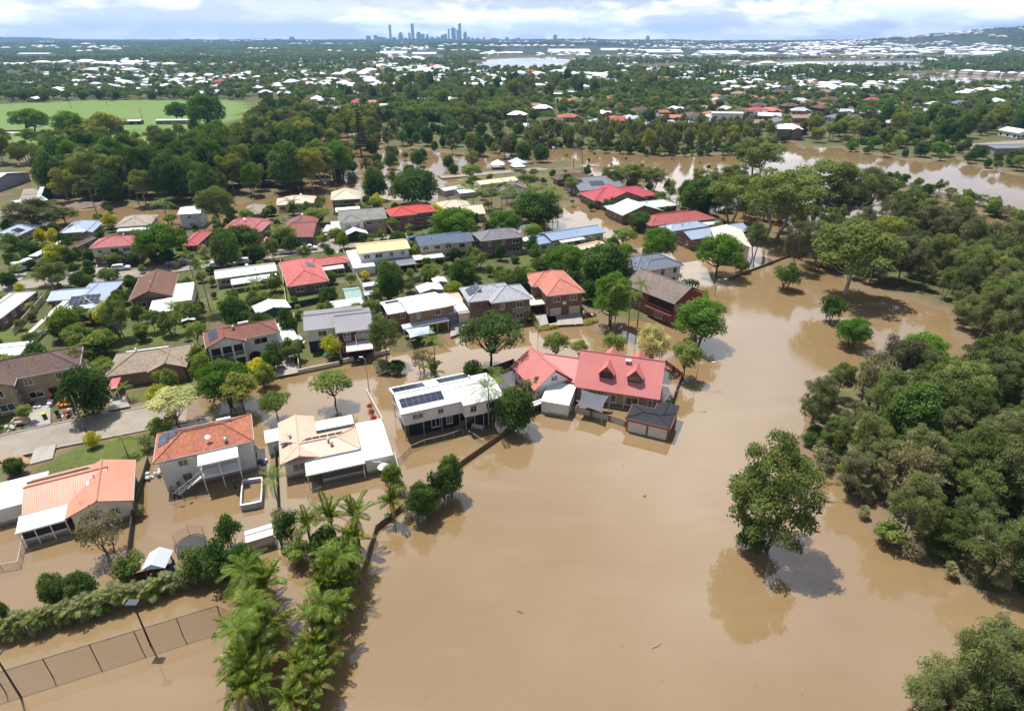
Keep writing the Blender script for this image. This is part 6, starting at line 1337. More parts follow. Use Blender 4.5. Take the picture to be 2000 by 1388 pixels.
fence('overgrown wire fence left of the yard with the clothes line', [(292, 905), (264, 1000), (253, 1098)], 1.4, board((.07, .075, .05), .15, True), z0=-.2)
fence('dark green steel fence between the orange and peach roofed houses', [(533, 842), (540, 900), (549, 1066)], 1.3, GREENF, z0=-.1)
fence('cream steel fence right of the peach roofed house', [(771, 892), (792, 970)], 1.1, CREAMF, z0=-.1)
fence('thin white fence in the flooded road beside the red plants', [(716, 764), (747, 822)], .7, WHITE, z0=-.2, th=.04)
fence('timber fence below the jacaranda', [(905, 738), (952, 730), (1002, 712)], 1.4, TIMBER, z0=-.2)
fence('timber fence beside the black shade sail', [(1003, 712), (1022, 768)], 1.5, TIMBER, z0=-.2)
fence('curving wire pool fence behind the white high-set house', [(778, 905), (800, 882), (830, 869), (868, 860), (905, 848)], 1.1, LINK, STEEL, 2.0, .01, -.1, post_w=.05)
fence('short wire pool fence near the timber fence corner', [(915, 850), (946, 869)], 1.0, LINK, STEEL, 1.6, .01, -.1, post_w=.05)
fence('tall chain-link fence round the flooded tennis court', [(-60, 1377), (12, 1353), (436, 1219), (470, 1237), (452, 1420)], 3.0, LINK, plain((.05, .055, .05), .5), 3.6, .01, -.1, post_w=.07)
fence('cream steel fence beside the streaked grey roof', [(30, 658), (93, 588)], 1.7, CREAMF, z0=.3)
fence('low white wall below the cream carport', [(50, 662), (112, 652), (166, 640)], .9, WHITE, z0=.3, th=.15, post_w=.2)
fence('cream fence left of the red hip roof', [(548, 508), (562, 606)], 1.5, CREAMF, z0=.4)
fence('green fence at the back of the red hip roof', [(566, 607), (640, 592)], 1.5, GREENF, z0=.4)
fence('long cream fence between the red roof and the yellow roof', [(672, 500), (692, 535), (742, 640)], 1.5, CREAMF, z0=.4)
fence('cream fence between the arches and the dark blue base', [(576, 625), (586, 726)], 1.4, CREAMF, z0=.35)
fence('cream paling fence behind the fig tree', [(748, 562), (790, 560), (822, 552)], 1.5, GREYF, z0=.4)
fence('dark fence beside the navy roofed house', [(798, 482), (822, 520)], 1.4, GREENF, z0=.4)
fence('grey paling fence behind the mottled grey roof', [(968, 506), (1032, 498)], 1.5, GREYF, z0=.4)
fence('low timber fence reaching into the water at the lane corner', [(1424, 546), (1480, 525), (1546, 500)], .8, TIMBER, z0=-.2)
fence('wire fence at the left edge of the flooded back yard', [(-30, 1120), (40, 1108), (52, 1048)], 1.1, LINK, STEEL, 2.2, .01, -.1, post_w=.05)
fence('grey fence below the maroon roof', [(655, 476), (745, 466)], 1.4, GREYF, z0=.4)
fence('grey fence along the road by the bright red roof', [(296, 512), (380, 505)], 1.3, GREYF, z0=.4)
fence('cream retaining wall in front of the dark blue base', [(584, 730), (662, 714)], 1.1, RENDER, z0=-.2, th=.2, post_w=.26, name='garden_wall', cat='wall')
fence('short cream wall beside the white carport', [(672, 710), (690, 706)], 1.2, RENDER, z0=-.2, th=.2, post_w=.26, name='garden_wall', cat='wall')
fence('cream wall right of the white carport', [(732, 697), (760, 691)], 1.2, RENDER, z0=-.2, th=.2, post_w=.26, name='garden_wall', cat='wall')
fence('timber fence along the back of the play house yard', [(240, 1140), (340, 1112)], 1.2, TIMBER, z0=-.2)
fence('grey fence beside the pergola', [(1372, 600), (1376, 572)], 1.2, GREYF, z0=-.1)

def lamp(u, v, vt, arm, label, head='street'):
    p = P(u, v); h_ = height_at(p, vt); o = thing('street_lamp', label, 'street lamp', p)
    MB().tube([(0, 0, -.6), (0, 0, h_ * .85), (arm * .12, 0, h_ * .97), (arm, 0, h_)], [.085, .06, .05, .04], 8).build('pole', STEEL, o, True)
    MB().box(arm - .1, -.13, h_ - .08, arm + .55, .13, h_ + .05).build('lamp_head', plain((.6, .6, .58)), o)
    return o
lamp(721, 762, 697, -.9, 'street lamp standing in the water by the white carport'); lamp(1357, 757, 707, 2.3, 'street lamp in the open water right of the dormer house'); lamp(1396, 579, 545, 1.6, 'street lamp in the water at the lane corner'); lamp(1051, 656, 617, .9, 'street lamp in the water before the salmon roof')
def flood_lamp(u, v, h_, label):
    p = P(u, v); o = thing('floodlight_pole', label, 'floodlight', p)
    MB().tube([(0, 0, -.5), (0, 0, h_)], [.1, .07], 8).build('pole', plain((.03, .032, .035), .5), o)
    MB().box(-.55, -.35, h_, .55, .35, h_ + .12).build('lamp_head', plain((.05, .06, .08), .4), o)
flood_lamp(294, 1258, 6.2, 'black floodlight pole at the tennis court corner'); flood_lamp(41, 1361, 6.2, 'black floodlight pole at the left edge')
def power_pole(u, v, vt, label, arms=1, ang=.2):
    p = P(u, v); h_ = height_at(p, vt); o = thing('power_pole', label, 'power pole', (p.x, p.y, 0), ang)
    MB().tube([(0, 0, -.5), (0, 0, h_)], [.17, .11], 7).build('pole', bark((.22, .2, .18)), o)
    for k in range(arms): MB().box(-1.1, -.06, h_ - .5 - k * .9, 1.1, .06, h_ - .36 - k * .9).build('cross_arm', TIMBER, o)
    for s_ in (-1, 1):
        MB().lathe([(.04, 0), (.06, .1), (.03, .22)], 6, (s_ * .95, 0, h_ - .36)).build('insulator', WHITE, o)
    return Vector((p.x, p.y, h_ - .2))
pp = [power_pole(190, 420, 366, 'power pole by the mud heap on the reserve'), power_pole(272, 401, 356, 'power pole in front of the dark wood')]
power_pole(1120, 331, 282, 'power pole beside the dry road end', 2); power_pole(1136, 337, 291, 'power pole nearest the dark brown low roof', 2); power_pole(1216, 313, 284, 'left power pole in the flooded reserve', 2); power_pole(1268, 311, 276, 'middle power pole in the flooded reserve', 2); power_pole(1316, 317, 283, 'right power pole in the flooded reserve', 2); power_pole(167, 842, 773, 'timber pole on the verge beside the furniture piles', 0); power_pole(658, 372, 322, 'power pole in front of the flooded creek', 1); power_pole(660, 300, 268, 'power pole on the flooded park', 1)
power_pole(140, 214, 180, 'tall light pole on the sports field at the left', 1); power_pole(210, 208, 158, 'tall light pole at the far edge of the sports field', 1); power_pole(278, 232, 212, 'short light pole on the sports field', 1)
for i, (a, c) in enumerate(((pp[0] + Vector((-62, -14, -1.5)), pp[0]), (pp[0], pp[1]), (pp[1], pp[1] + Vector((75, 14, -1))))):
    q = [a.lerp(c, k / 8) - Vector((0, 0, 1.2 * math.sin(math.pi * k / 8))) for k in range(9)]
    tag(MB().tube(q, .035, 4).build('power_line', DARK, uv=False), ['power line running off to the left edge', 'power line between the two reserve poles', 'power line running right into the wood'][i], 'cable')

# vehicles -----------------------------------------------------------
TYRE = plain((.015, .015, .016), .8); CARG = plain((.015, .018, .022), .08, .8, .0)
def loft(profile, widths, top_in):
    """body from a side profile (x, z) list, one half width per point"""
    b = MB(); n = len(profile)
    vs = [(x, -w, z) for (x, z), w in zip(profile, widths)] + [(x, w, z) for (x, z), w in zip(profile, widths)]
    fs = [tuple(range(n - 1, -1, -1)), tuple(range(n, 2 * n))] + [(i, (i + 1) % n, n + (i + 1) % n, n + i) for i in range(n)]
    return b.add(vs, fs)
def car(u, v, ang, col, label, kind='wagon', z=.56, dz=0):
    p = P(u, v, z); o = thing('parked_car', label, 'car', p, ang); paint = plain(col, .3, .5, .08)
    lo = loft([(-2.3, .35), (-2.35, .75), (-2.2, .95), (1.0, .98), (2.1, .86), (2.3, .6), (2.25, .35)], [.84, .86, .84, .86, .82, .78, .8], 0); body = lo.build('body', paint, o)
    if kind == 'wagon': pr = [(-2.1, .96), (-1.85, 1.45), (-1.5, 1.55), (.35, 1.55), (.7, 1.4), (1.2, .99)]; wd = [.82, .68, .64, .64, .68, .8]
    else: pr = [(-.35, .97), (-.3, 1.45), (-.15, 1.58), (.5, 1.58), (.8, 1.42), (1.25, .99)]; wd = [.8, .68, .64, .64, .68, .8]
    loft(pr, wd, 0).build('cabin', paint, o)
    g = [(x * .97 + (.03 if kind == 'wagon' else .02), z_ * .96 + .04) for x, z_ in pr]
    n = len(pr); xs0, xs1 = pr[0][0], pr[-1][0]
    gl = MB()
    for s_ in (-1, 1): gl.add([(xs0 + .28, s_ * .80, 1.04), (xs1 - .35, s_ * .80, 1.04), (pr[-2][0] - .12, s_ * .69, 1.42), (pr[1][0] + .16, s_ * .69, 1.42)], [(0, 1, 2, 3)])
    gl.build('side_window', CARG, o)
    MB().add([(pr[-1][0] - .02, -.70, 1.05), (pr[-1][0] - .02, .70, 1.05), (pr[-2][0] + .03, .58, 1.42), (pr[-2][0] + .03, -.58, 1.42)], [(0, 1, 2, 3)]).build('windscreen', CARG, o)
    if kind == 'ute':
        MB().box(-2.25, -.92, .98, -.45, .92, 1.04).box(-2.25, -.92, 1.041, -.45, -.86, 1.28).box(-2.25, .86, 1.041, -.45, .92, 1.28).box(-2.25, -.859, 1.041, -2.19, .859, 1.28).build('tray', STEEL, o)
    for x in (-1.4, 1.4):
        for s_ in (-1, 1):
            w = MB().tube([(x, s_ * .72, .33), (x, s_ * .9, .33)], .33, 12).build('wheel', TYRE, o); MB().tube([(x, s_ * .9, .33), (x, s_ * .915, .33)], .2, 10).build('rim', ALU, w)
    for s_ in (-1, 1): MB().box(2.2, s_ * .6 - .14, .62, 2.315, s_ * .6 + .14, .76).build('headlight', plain((.8, .8, .75), .2, .6), o)
    return o
rd = .32
car(560, 495, .25, (.75, .75, .74), 'white ute parked on the road left of its twin', 'ute'); car(604, 488, .25, (.75, .75, .74), 'white tray-back ute parked on the road right of its twin', 'ute'); car(427, 522, .28, (.62, .64, .66), 'silver sedan parked behind the long pale roof'); car(481, 514, .28, (.74, .74, .70), 'white wagon parked behind the long pale roof'); car(155, 541, .1, (.68, .69, .70), 'white ute with canopy parked on the verge', 'ute'); car(237, 527, .3, (.7, .7, .7), 'white car half hidden by the hedge at the road'); car(637, 467, 1.2, (.7, .7, .7), 'white van on the drive beside the maroon roof'); car(688, 466, -1.4, (.2, .22, .22), 'grey four-wheel drive in the peaked carport'); car(812, 471, .4, (.03, .12, .35), 'blue car by the navy roofed house'); car(706, 698, -1.3, (.03, .035, .04), 'dark car under the white carport', z=.1); car(340, 520, .25, (.08, .10, .14), 'dark car parked before the bright red roof'); car(360, 516, .25, (.25, .27, .3), 'grey car parked before the bright red roof'); car(1424, 522 - 26, .9, (.7, .7, .72), 'white car half drowned by the timber fence', z=-.2)
for i, (u, v) in enumerate(((822, 184), (835, 190), (848, 195), (862, 199), (872, 206), (884, 208), (893, 214), (905, 215))):
    car(u, v, -.95, [(.75, .75, .75), (.7, .7, .7), (.4, .05, .05), (.2, .2, .22)][i % 4], f"{['first', 'second', 'third', 'fourth', 'fifth', 'sixth', 'seventh', 'eighth'][i]} car from the far end of the tree-lined road", z=1.0)
# caravan
p = P(50, 527, .55); o = thing('caravan', 'white touring caravan parked beside the dark tree', 'caravan', p, 1.15)
loft([(-2.5, .5), (-2.6, 1.2), (-2.35, 2.6), (2.1, 2.65), (2.55, 1.9), (2.6, 1.1), (2.3, .5)], [1.1] * 7, 0).build('body', plain((.72, .74, .72), .4, .4, .15), o)
MB().box(2.3, -.8, 1.35, 2.62, .8, 1.95).build('front_window', CARG, o)
for s_ in (-1, 1): MB().box(-.8, s_ * 1.1 - .02, 1.5, .6, s_ * 1.1 + .02, 2.1).build('side_window', CARG, o); MB().tube([(0, s_ * .9, .35), (0, s_ * 1.08, .35)], .34, 12).build('wheel', TYRE, o)
MB().tube([(2.5, 0, .5), (3.6, 0, .45)], .05, 5).build('tow_bar', STEEL, o)

# garden things ------------------------------------------------------
def trampoline(u, v, rad, col, label, net=True):
    o = thing('trampoline', label, 'trampoline', P(u, v)); n = 24
    ring = [(rad * math.cos(6.2832 * k / n), rad * math.sin(6.2832 * k / n), .75) for k in range(n + 1)]
    MB().tube(ring, .07, 6, False).build('frame', col, o); MB().lathe([(rad * .9, .73), (rad * .9, .745)], 24).build('mat', DARK, o)
    for k in range(6):
        a = k * 1.047; x, y = rad * math.cos(a), rad * math.sin(a); MB().tube([(x, y, -.5), (x, y, .75)], .03, 5).build('leg', STEEL, o)
        if net: MB().tube([(x * 1.04, y * 1.04, .75), (x * 1.06, y * 1.06, 2.4)], .025, 5).build('net_pole', STEEL, o)
    if net:
        b = MB()
        for k in range(24):
            a, c = 6.2832 * k / 24, 6.2832 * (k + 1) / 24; r2 = rad * .98
            b.add([(r2 * math.cos(a), r2 * math.sin(a), .8), (r2 * math.cos(c), r2 * math.sin(c), .8), (r2 * math.cos(c), r2 * math.sin(c), 2.35), (r2 * math.cos(a), r2 * math.sin(a), 2.35)], [(0, 1, 2, 3)])
        b.build('safety_net', chainlink((.02, .02, .022)), o)
trampoline(376, 1072, 1.75, plain((.06, .065, .07)), 'black netted trampoline in the water above the hedge'); trampoline(731, 538, 2.0, plain((.55, .16, .05)), 'orange-rimmed trampoline by the yellow-roofed house', False)
# above-ground pool
q = [P(472, 998), P(513, 990), P(515, 942), P(476, 948)]; c0 = sum(q, Vector()) / 4; o = thing('swimming_pool', 'white-rimmed above-ground pool in the flooded yard', 'pool', c0)
lq = [p_ - c0 for p_ in q]; rim = MB(); wl = MB(); fin = []
for i in range(4):
    a, c = lq[i], lq[(i + 1) % 4]; m2 = (a + c) / 2 * 1.06
    for k in range(6): s_ = k / 6; fin.append(a * (1 - s_) ** 2 + m2 * 2 * s_ * (1 - s_) + c * s_ ** 2)
n = len(fin)
for i in range(n):
    a, c = fin[i], fin[(i + 1) % n]; z1 = .95
    wl.add([(a.x, a.y, -.5), (c.x, c.y, -.5), (c.x, c.y, z1), (a.x, a.y, z1)], [(0, 1, 2, 3)]); a2, c2 = a * .9, c * .9
    wl.add([(c2.x, c2.y, -.5), (a2.x, a2.y, -.5), (a2.x, a2.y, z1), (c2.x, c2.y, z1)], [(0, 1, 2, 3)])
    rim.add([(a.x * 1.01, a.y * 1.01, z1), (c.x * 1.01, c.y * 1.01, z1), (c2.x, c2.y, z1), (a2.x, a2.y, z1), (a.x * 1.01, a.y * 1.01, z1 + .06), (c.x * 1.01, c.y * 1.01, z1 + .06), (c2.x, c2.y, z1 + .06), (a2.x, a2.y, z1 + .06)], [(4, 5, 6, 7), (0, 1, 5, 4), (2, 3, 7, 6)])
wl.build('wall', plain((.42, .44, .52), .5), o); rim.build('rim', plain((.72, .68, .60)), o)
MB().add([(f_.x * .905, f_.y * .905, .35) for f_ in fin], [tuple(range(n))]).build('pool_water', WATER, o, uv=False)
# play house
o = thing('play_house', 'timber play house with a grey peaked roof and blue base', 'play house', P(318, 1122), .15)
for sx_ in (-1, 1):
    for sy_ in (-1, 1): MB().box(sx_ * 1. - .06, sy_ * 1. - .06, -.4, sx_ * 1. + .06, sy_ * 1. + .06, 2.5).build('post', TIMBER, o)
MB().add([(-1.3, -1.35, 2.35), (1.3, -1.35, 2.35), (1.3, 1.35, 2.35), (-1.3, 1.35, 2.35), (0, -1.35, 3.1), (0, 1.35, 3.1)], [(0, 4, 5, 3), (1, 2, 5, 4), (0, 1, 4), (2, 3, 5)]).build('roof', metal_roof((.50, .52, .56), .1), o)
MB().box(-1.1, -1.1, .55, 1.1, 1.1, .68).build('floor', TIMBER, o); MB().box(-1.12, -1.15, -.2, 1.12, -1.07, 1.25).box(1.07, -1.06, -.2, 1.15, 1.1, 1.25).build('side_panel', plain((.02, .05, .16)), o)
MB().tube([(-1, -1, 1.5), (1, -1, 1.5)], .04, 5).tube([(-1, 1, 1.5), (1, 1, 1.5)], .04, 5).build('rail', TIMBER, o)
def hoist(u, v, label, clothes=0):
    o = thing('clothes_line', label, 'clothes line', P(u, v), .4); MB().tube([(0, 0, -.4), (0, 0, 1.9)], .04, 6).build('post', STEEL, o); b = MB()
    for k in range(4): a = k * 1.571; b.tube([(0, 0, 1.75), (1.9 * math.cos(a), 1.9 * math.sin(a), 2.05)], .022, 4)
    for r_ in (.7, 1.1, 1.5, 1.85):
        for k in range(4): a, c = k * 1.571, (k + 1) * 1.571; b.tube([(r_ * math.cos(a), r_ * math.sin(a), 1.78 + r_ * .14), (r_ * math.cos(c), r_ * math.sin(c), 1.78 + r_ * .14)], .01, 4)
    b.build('arms', STEEL, o)
    for k in range(clothes):
        a = k * .9; x, y = 1.3 * math.cos(a), 1.3 * math.sin(a)
        g_ = MB().box(-.22, -.01, -.75, .22, .01, 0).build('garment', DARK if k % 2 else plain((.08, .07, .1)), o); g_.location = (x, y, 1.95); g_.rotation_euler = (0, 0, a + 1.57)
hoist(358, 972, 'clothes line hung with dark washing in the flooded yard', 7); hoist(604, 980, 'bare clothes line in the yard of the peach-roofed house'); hoist(363, 664, 'clothes line on the back lawn behind the beige tiles')
# umbrella, closed umbrella, bins, shade sails
o = thing('patio_umbrella', 'white cantilever umbrella folded beside the round shrub', 'umbrella', P(752, 930), 2.9)
MB().tube([(0, 0, -.3), (0, 0, 2.2), (.3, 0, 2.5)], .05, 6).build('post', WHITE, o); MB().tube([(.3, 0, 2.5), (2.6, 0, 2.2)], .05, 5).build('arm', WHITE, o); MB().lathe([(.9, 1.75), (.6, 2.0), (.1, 2.25), (.02, 2.35)], 10).build('canopy', WHITE, o)
o = thing('patio_umbrella', 'closed dark blue umbrella beside the pool', 'umbrella', P(463, 963)); MB().tube([(0, 0, -.3), (0, 0, 2.3)], .03, 5).build('post', STEEL, o); MB().lathe([(.26, .9), (.2, 1.5), (.08, 2.1), (.02, 2.25)], 8).build('canopy', plain((.03, .035, .08)), o)
def wheelie(u, v, lid, label, z=.45, tip=0.):
    o = thing('wheelie_bin', label, 'bin', P(u, v, z), .6); o.rotation_euler = (tip, 0, .6)
    MB().add([(-.22, -.25, .05), (.22, -.25, .05), (.22, .25, .05), (-.22, .25, .05), (-.29, -.34, .98), (.29, -.34, .98), (.29, .34, .98), (-.29, .34, .98)], [(3, 2, 1, 0), (0, 1, 5, 4), (1, 2, 6, 5), (2, 3, 7, 6), (3, 0, 4, 7)]).build('body', plain((.02, .05, .035)), o)
    MB().box(-.31, -.38, .985, .31, .36, 1.06).build('lid', lid, o)
    for s_ in (-1, 1): MB().tube([(s_ * .2, .3, .1), (s_ * .26, .3, .1)], .1, 8).build('wheel', DARK, o)
YEL = plain((.60, .42, .03)); GRN = plain((.03, .10, .05))
wheelie(89, 817, YEL, 'wheelie bin with a yellow lid on the left driveway'); wheelie(113, 810, GRN, 'dark green bin beside the heap of clothes'); wheelie(757, 1016, GRN, 'bin standing in the water outside the timber fence', -.2, .15); wheelie(1034, 630, YEL, 'yellow-lidded bin at the hedge before the salmon roof', .1); wheelie(20, 830, YEL, 'tipped bin with a yellow lid at the left edge', .3, 1.4); wheelie(30, 1012, GRN, 'green bin floating by the orange-roofed house', -.3, .3)
def sail(corners, mat, label, name='shade_sail', posts=True, sag=.5):
    q = [P(u, v, z) for u, v, z in corners]; c0 = Vector((q[0].x, q[0].y, 0)); o = thing(name, label, 'shade sail', c0); N = 8; b = MB(); vs = []
    for j in range(N + 1):
        for i in range(N + 1):
            s_, t_ = i / N, j / N; k1 = .13
            p_ = (q[0] * (1 - s_) + q[1] * s_) * (1 - t_) + (q[3] * (1 - s_) + q[2] * s_) * t_; cen = (q[0] + q[1] + q[2] + q[3]) / 4
            e_ = (1 - 4 * (s_ - .5) ** 2) * (abs(t_ - .5) * 2) ** 2 + (1 - 4 * (t_ - .5) ** 2) * (abs(s_ - .5) * 2) ** 2
            p_ = p_.lerp(cen, k1 * e_); p_.z -= sag * (1 - 4 * (s_ - .5) ** 2) * (1 - 4 * (t_ - .5) ** 2) * .5; vs.append(p_ - c0)
    fs = [(j * (N + 1) + i, j * (N + 1) + i + 1, (j + 1) * (N + 1) + i + 1, (j + 1) * (N + 1) + i) for j in range(N) for i in range(N)]
    b.add(vs, fs); b.build('canopy', mat, o, True)
    if posts:
        for p_ in q: MB().tube([(p_.x - c0.x, p_.y - c0.y, -.5), (p_.x - c0.x, p_.y - c0.y, p_.z + .1)], .06, 6).build('post', STEEL, o)
sail(((1126, 792, 2.4), (1176, 806, 2.3), (1190, 773, 2.7), (1136, 760, 2.9)), plain((.11, .115, .13), .85), 'charcoal shade sail strung in front of the dormer house')
sail(((1027, 726, 2.6), (1048, 706, 2.8), (1058, 692, 3.0), (1002, 706, 2.6)), plain((.02, .022, .03), .85), 'black shade sail left of the red gable')
sail(((800, 660, 2.4), (850, 650, 2.4), (838, 636, 2.7), (790, 643, 2.7)), plain((.45, .50, .58), .8), 'pale blue peaked shade sail before the white roofed house', sag=-1.2)
# pergola
o = thing('pergola', 'slatted white pergola beside the red-walled house', 'pergola', P(1340, 574), -.5)
for sx_ in (-1, 1):
    for sy_ in (-1, 1): MB().box(sx_ * 2.2 - .07, sy_ * 1.6 - .07, -.4, sx_ * 2.2 + .07, sy_ * 1.6 + .07, 2.6).build('post', WHITE, o)
for sy_ in (-1, 1): MB().box(-2.6, sy_ * 1.6 - .06, 2.6, 2.6, sy_ * 1.6 + .06, 2.8).build('beam', WHITE, o)
for k in range(8): MB().box(-2.5 + k * .7, -2, 2.81, -2.38 + k * .7, 2, 2.95).build('slat', plain((.62, .56, .50)), o)
# hedges clipped to boxes
def hedge(a, c, w, h_, mat, label, seed):
    A, B = P(*a), P(*c); L = (B - A).length; n = max(2, int(L / (w * .7))); cl = [(L * (i + .5) / n, 0, h_ * .55, w * .62, w * .55, h_ * .52) for i in range(n)]
    o = thing('hedge', label, 'hedge', A, math.atan2(B.y - A.y, B.x - A.x)); link('foliage', leaf_mesh('foliage', cl, 26., .16, .24, seed, mat, shell=.75), o); MB().tube([(L * .1, 0, -.3), (L * .1, 0, h_ * .5)], .04, 5).tube([(L * .9, 0, -.3), (L * .9, 0, h_ * .5)], .04, 5).build('stems', BROWNB, o)
YH = foliage((.13, .15, .02), (.25, .24, .05)); GH = foliage((.05, .09, .02), (.13, .16, .04))
hedge((1036, 612), (1050, 642), 1.0, 1.0, YH, 'yellow-green hedge down the side of the salmon-roofed driveway', 501); hedge((1050, 646), (1088, 640), 1.0, .8, YH, 'low hedge along the water before the salmon roof', 502); hedge((1140, 634), (1166, 630), 1.2, 1.2, YH, 'clipped hedge right of the kayak', 503); hedge((852, 648), (876, 643), 1.2, 1.2, YH, 'bright clipped hedge before the white roofed house', 504); hedge((800, 678), (836, 668), 1.4, 1.0, GH, 'long green hedge behind the pale palm', 505); hedge((664, 472), (680, 470), 2., 1.8, GH, 'square dark hedge beside the peaked carport', 506); hedge((1376, 575), (1378, 604), 1.2, 1.4, GH, 'green hedge along the pergola garden', 507)
# kayak and paddle
o = thing('kayak', 'blue and white kayak floating before the salmon roof', 'kayak', P(1117, 633), .7)
hb = []; N = 13
for i in range(N):
    k = i / (N - 1) * 2 - 1; w = .38 * max(.02, 1 - k * k) ** .6; x = k * 1.7; r_ = .06 * k * k
    hb.append([(x, -w, .16 + r_), (x, -w * .6, -.08 + r_), (x, w * .6, -.08 + r_), (x, w, .16 + r_), (x, 0, .24 + r_)])
b = MB(); b.add([v_ for s_ in hb for v_ in s_], [(i * 5 + k, i * 5 + (k + 1) % 5, i * 5 + 5 + (k + 1) % 5, i * 5 + 5 + k) for i in range(N - 1) for k in range(5)]); b.build('hull', plain((.04, .13, .42), .35, .5), o, True)
MB().box(-.5, -.2, .24, .3, .2, .30).build('seat', WHITE, o); MB().tube([(-.2, -1.1, .45), (.2, 1.1, .45)], .02, 5).box(.1, 1.0, .42, .35, 1.35, .46).box(-.35, -1.35, .42, -.1, -1.0, .46).build('paddle', WHITE, o)
# furniture thrown out to dry, heaps, driftwood
def couch(u, v, ang, col, label, z=.55):
    o = thing('couch', label, 'couch', P(u, v, z), ang); m_ = plain(col, .8, .2)
    MB().box(-1., -.4, .08, 1., .4, .42).build('seat', m_, o); MB().box(-1., .25, .421, 1., .45, .95).build('backrest', m_, o)
    for s_ in (-1, 1): MB().box(s_ * 1.08 - .12, -.42, .06, s_ * 1.08 + .12, .46, .68).build('armrest', m_, o)
couch(136, 776, .3, (.62, .22, .03), 'orange couch nearest the dark leafy tree'); couch(131, 792, .3, (.58, .24, .06), 'orange couch in front of the first one'); couch(42, 826, .2, (.5, .36, .25), 'beige couch on the verge at the left')
hrs = random.Random(9)
def heap(u, v, n, r_, cols, label, name='rubbish_heap', z=.5):
    o = thing(name, label, 'heap', P(u, v, z))
    for i in range(n):
        a, d = hrs.uniform(0, 6.28), r_ * math.sqrt(hrs.random()); s_ = hrs.uniform(.18, .38)
        e = MB().lathe([(s_ * .5, -.1), (s_, s_ * .3), (s_ * .9, s_ * .8), (s_ * .3, s_ * 1.2)], 7).build('bag', plain(hrs.choice(cols), .7), o, True); e.location = (d * math.cos(a), d * math.sin(a), hrs.uniform(0, .25)); e.rotation_euler = (hrs.uniform(-.6, .6), hrs.uniform(-.6, .6), a)
WB = [(.7, .7, .7), (.62, .6, .58), (.75, .74, .7)]
heap(86, 794, 12, 1.4, WB, 'heap of white bags on the left driveway'); heap(130, 808, 14, 1.3, WB + [(.5, .05, .05), (.05, .05, .08)], 'heap of white and red clothes on the verge'); heap(135, 784, 8, .8, WB + [(.1, .15, .4)], 'pile of linen between the couches'); heap(582, 672, 12, 1.6, WB, 'white sandbags at the corner of the dark blue base'); heap(300, 930, 10, 1.2, WB + [(.3, .3, .35)], 'white rubbish beside the orange tiled house', z=.05); heap(512, 905, 9, 1.0, WB + [(.1, .12, .2)], 'soaked rubbish right of the orange tiled house', z=.0); heap(745, 632, 9, 1.4, WB + [(.3, .2, .15)], 'scattered junk along the fence of the white roofed house'); heap(1155, 615, 9, .9, [(.6, .6, .6), (.1, .1, .1), (.5, .08, .06)], 'belongings stacked beside the hedge'); heap(20, 838, 8, 1.3, [(.45, .4, .33), (.6, .6, .55)], 'household junk on the verge at the left', z=.35); heap(408, 742, 12, 1.6, [(.35, .33, .3), (.5, .48, .45)], 'grey stones and junk beside the clipped tree'); heap(830, 488, 10, 1.5, WB, 'white junk behind the cream house'); heap(868, 500, 9, 1.3, WB + [(.6, .5, .3)], 'pale junk under the patio by the navy roof'); heap(760, 492 + 34, 5, .7, [(.05, .35, .6), (.1, .5, .7)], 'blue wading pool toys behind the yellow roof'); heap(637, 694, 6, .6, [(.05, .42, .33), (.06, .45, .36)], 'turquoise tarpaulin bundle on the front lawn', 'tarpaulin')
def sticks(u, v, n, L, label, col=(.22, .14, .09), z=.02, spread=1.2):
    o = thing('driftwood', label, 'driftwood', P(u, v, z))
    for i in range(n):
        a = hrs.uniform(-.8, .5); x, y = hrs.uniform(-spread, spread), hrs.uniform(-.4, .4); l = L * hrs.uniform(.5, 1)
        MB().tube([(x, y, .02), (x + l * .5 * math.cos(a), y + l * .5 * math.sin(a), .12), (x + l * math.cos(a + .15), y + l * math.sin(a + .15), .05)], [.05, .04, .015], 5).build('branch', bark(col), o)
sticks(1455, 1072, 16, 2.2, 'driftwood caught under the lone evergreen', (.33, .2, .12)); sticks(1010, 1196, 1, 1.2, 'single stick floating in the open water', spread=.1); sticks(1610, 977, 8, 1.6, 'floating branches beside the right bank'); sticks(1275, 1265, 1, 1.3, 'thin reed floating low in the open water', (.4, .35, .2), spread=.1); sticks(1625, 945, 10, 1.5, 'flood debris on the tip of the right bank'); sticks(657, 1112, 6, 1.4, 'broken boards by the palm thicket', (.35, .2, .15)); sticks(1256, 966, 2, .5, 'dark leaf litter floating before the lone evergreen', spread=.2)
# mud heap on the reserve
b = MB(); N = 26; cx = P(165, 402); vs = []
for j in range(9):
    for i in range(N):
        a = 6.2832 * i / N; k = j / 8; rr = (1 - k) * (1 + .25 * math.sin(3 * a) + .12 * math.sin(7 * a + j)); vs.append((9 * rr * math.cos(a), 4.5 * rr * math.sin(a), -.2 + 1.5 * k ** .7 + .18 * math.sin(5 * a + j * 2.)))
b.add(vs, [(j * N + i, j * N + (i + 1) % N, (j + 1) * N + (i + 1) % N, (j + 1) * N + i) for j in range(8) for i in range(N)])
mo = b.build('mud_heap', bark((.24, .17, .14)), None, True); mo.location = (cx.x, cx.y, .3); tag(mo, 'low brown mud heap beside the dark wood', 'heap')
# the blue crate afloat
o = MB().box(-.5, -.3, -.1, .5, .3, .25).box(-.52, -.32, .251, .52, .32, .3).build('floating_crate', plain((.08, .3, .65)), None); o.location = P(1341, 746); o.rotation_euler = (.1, .1, 1.2); tag(o, 'small blue crate floating right of the dormer house', 'crate')
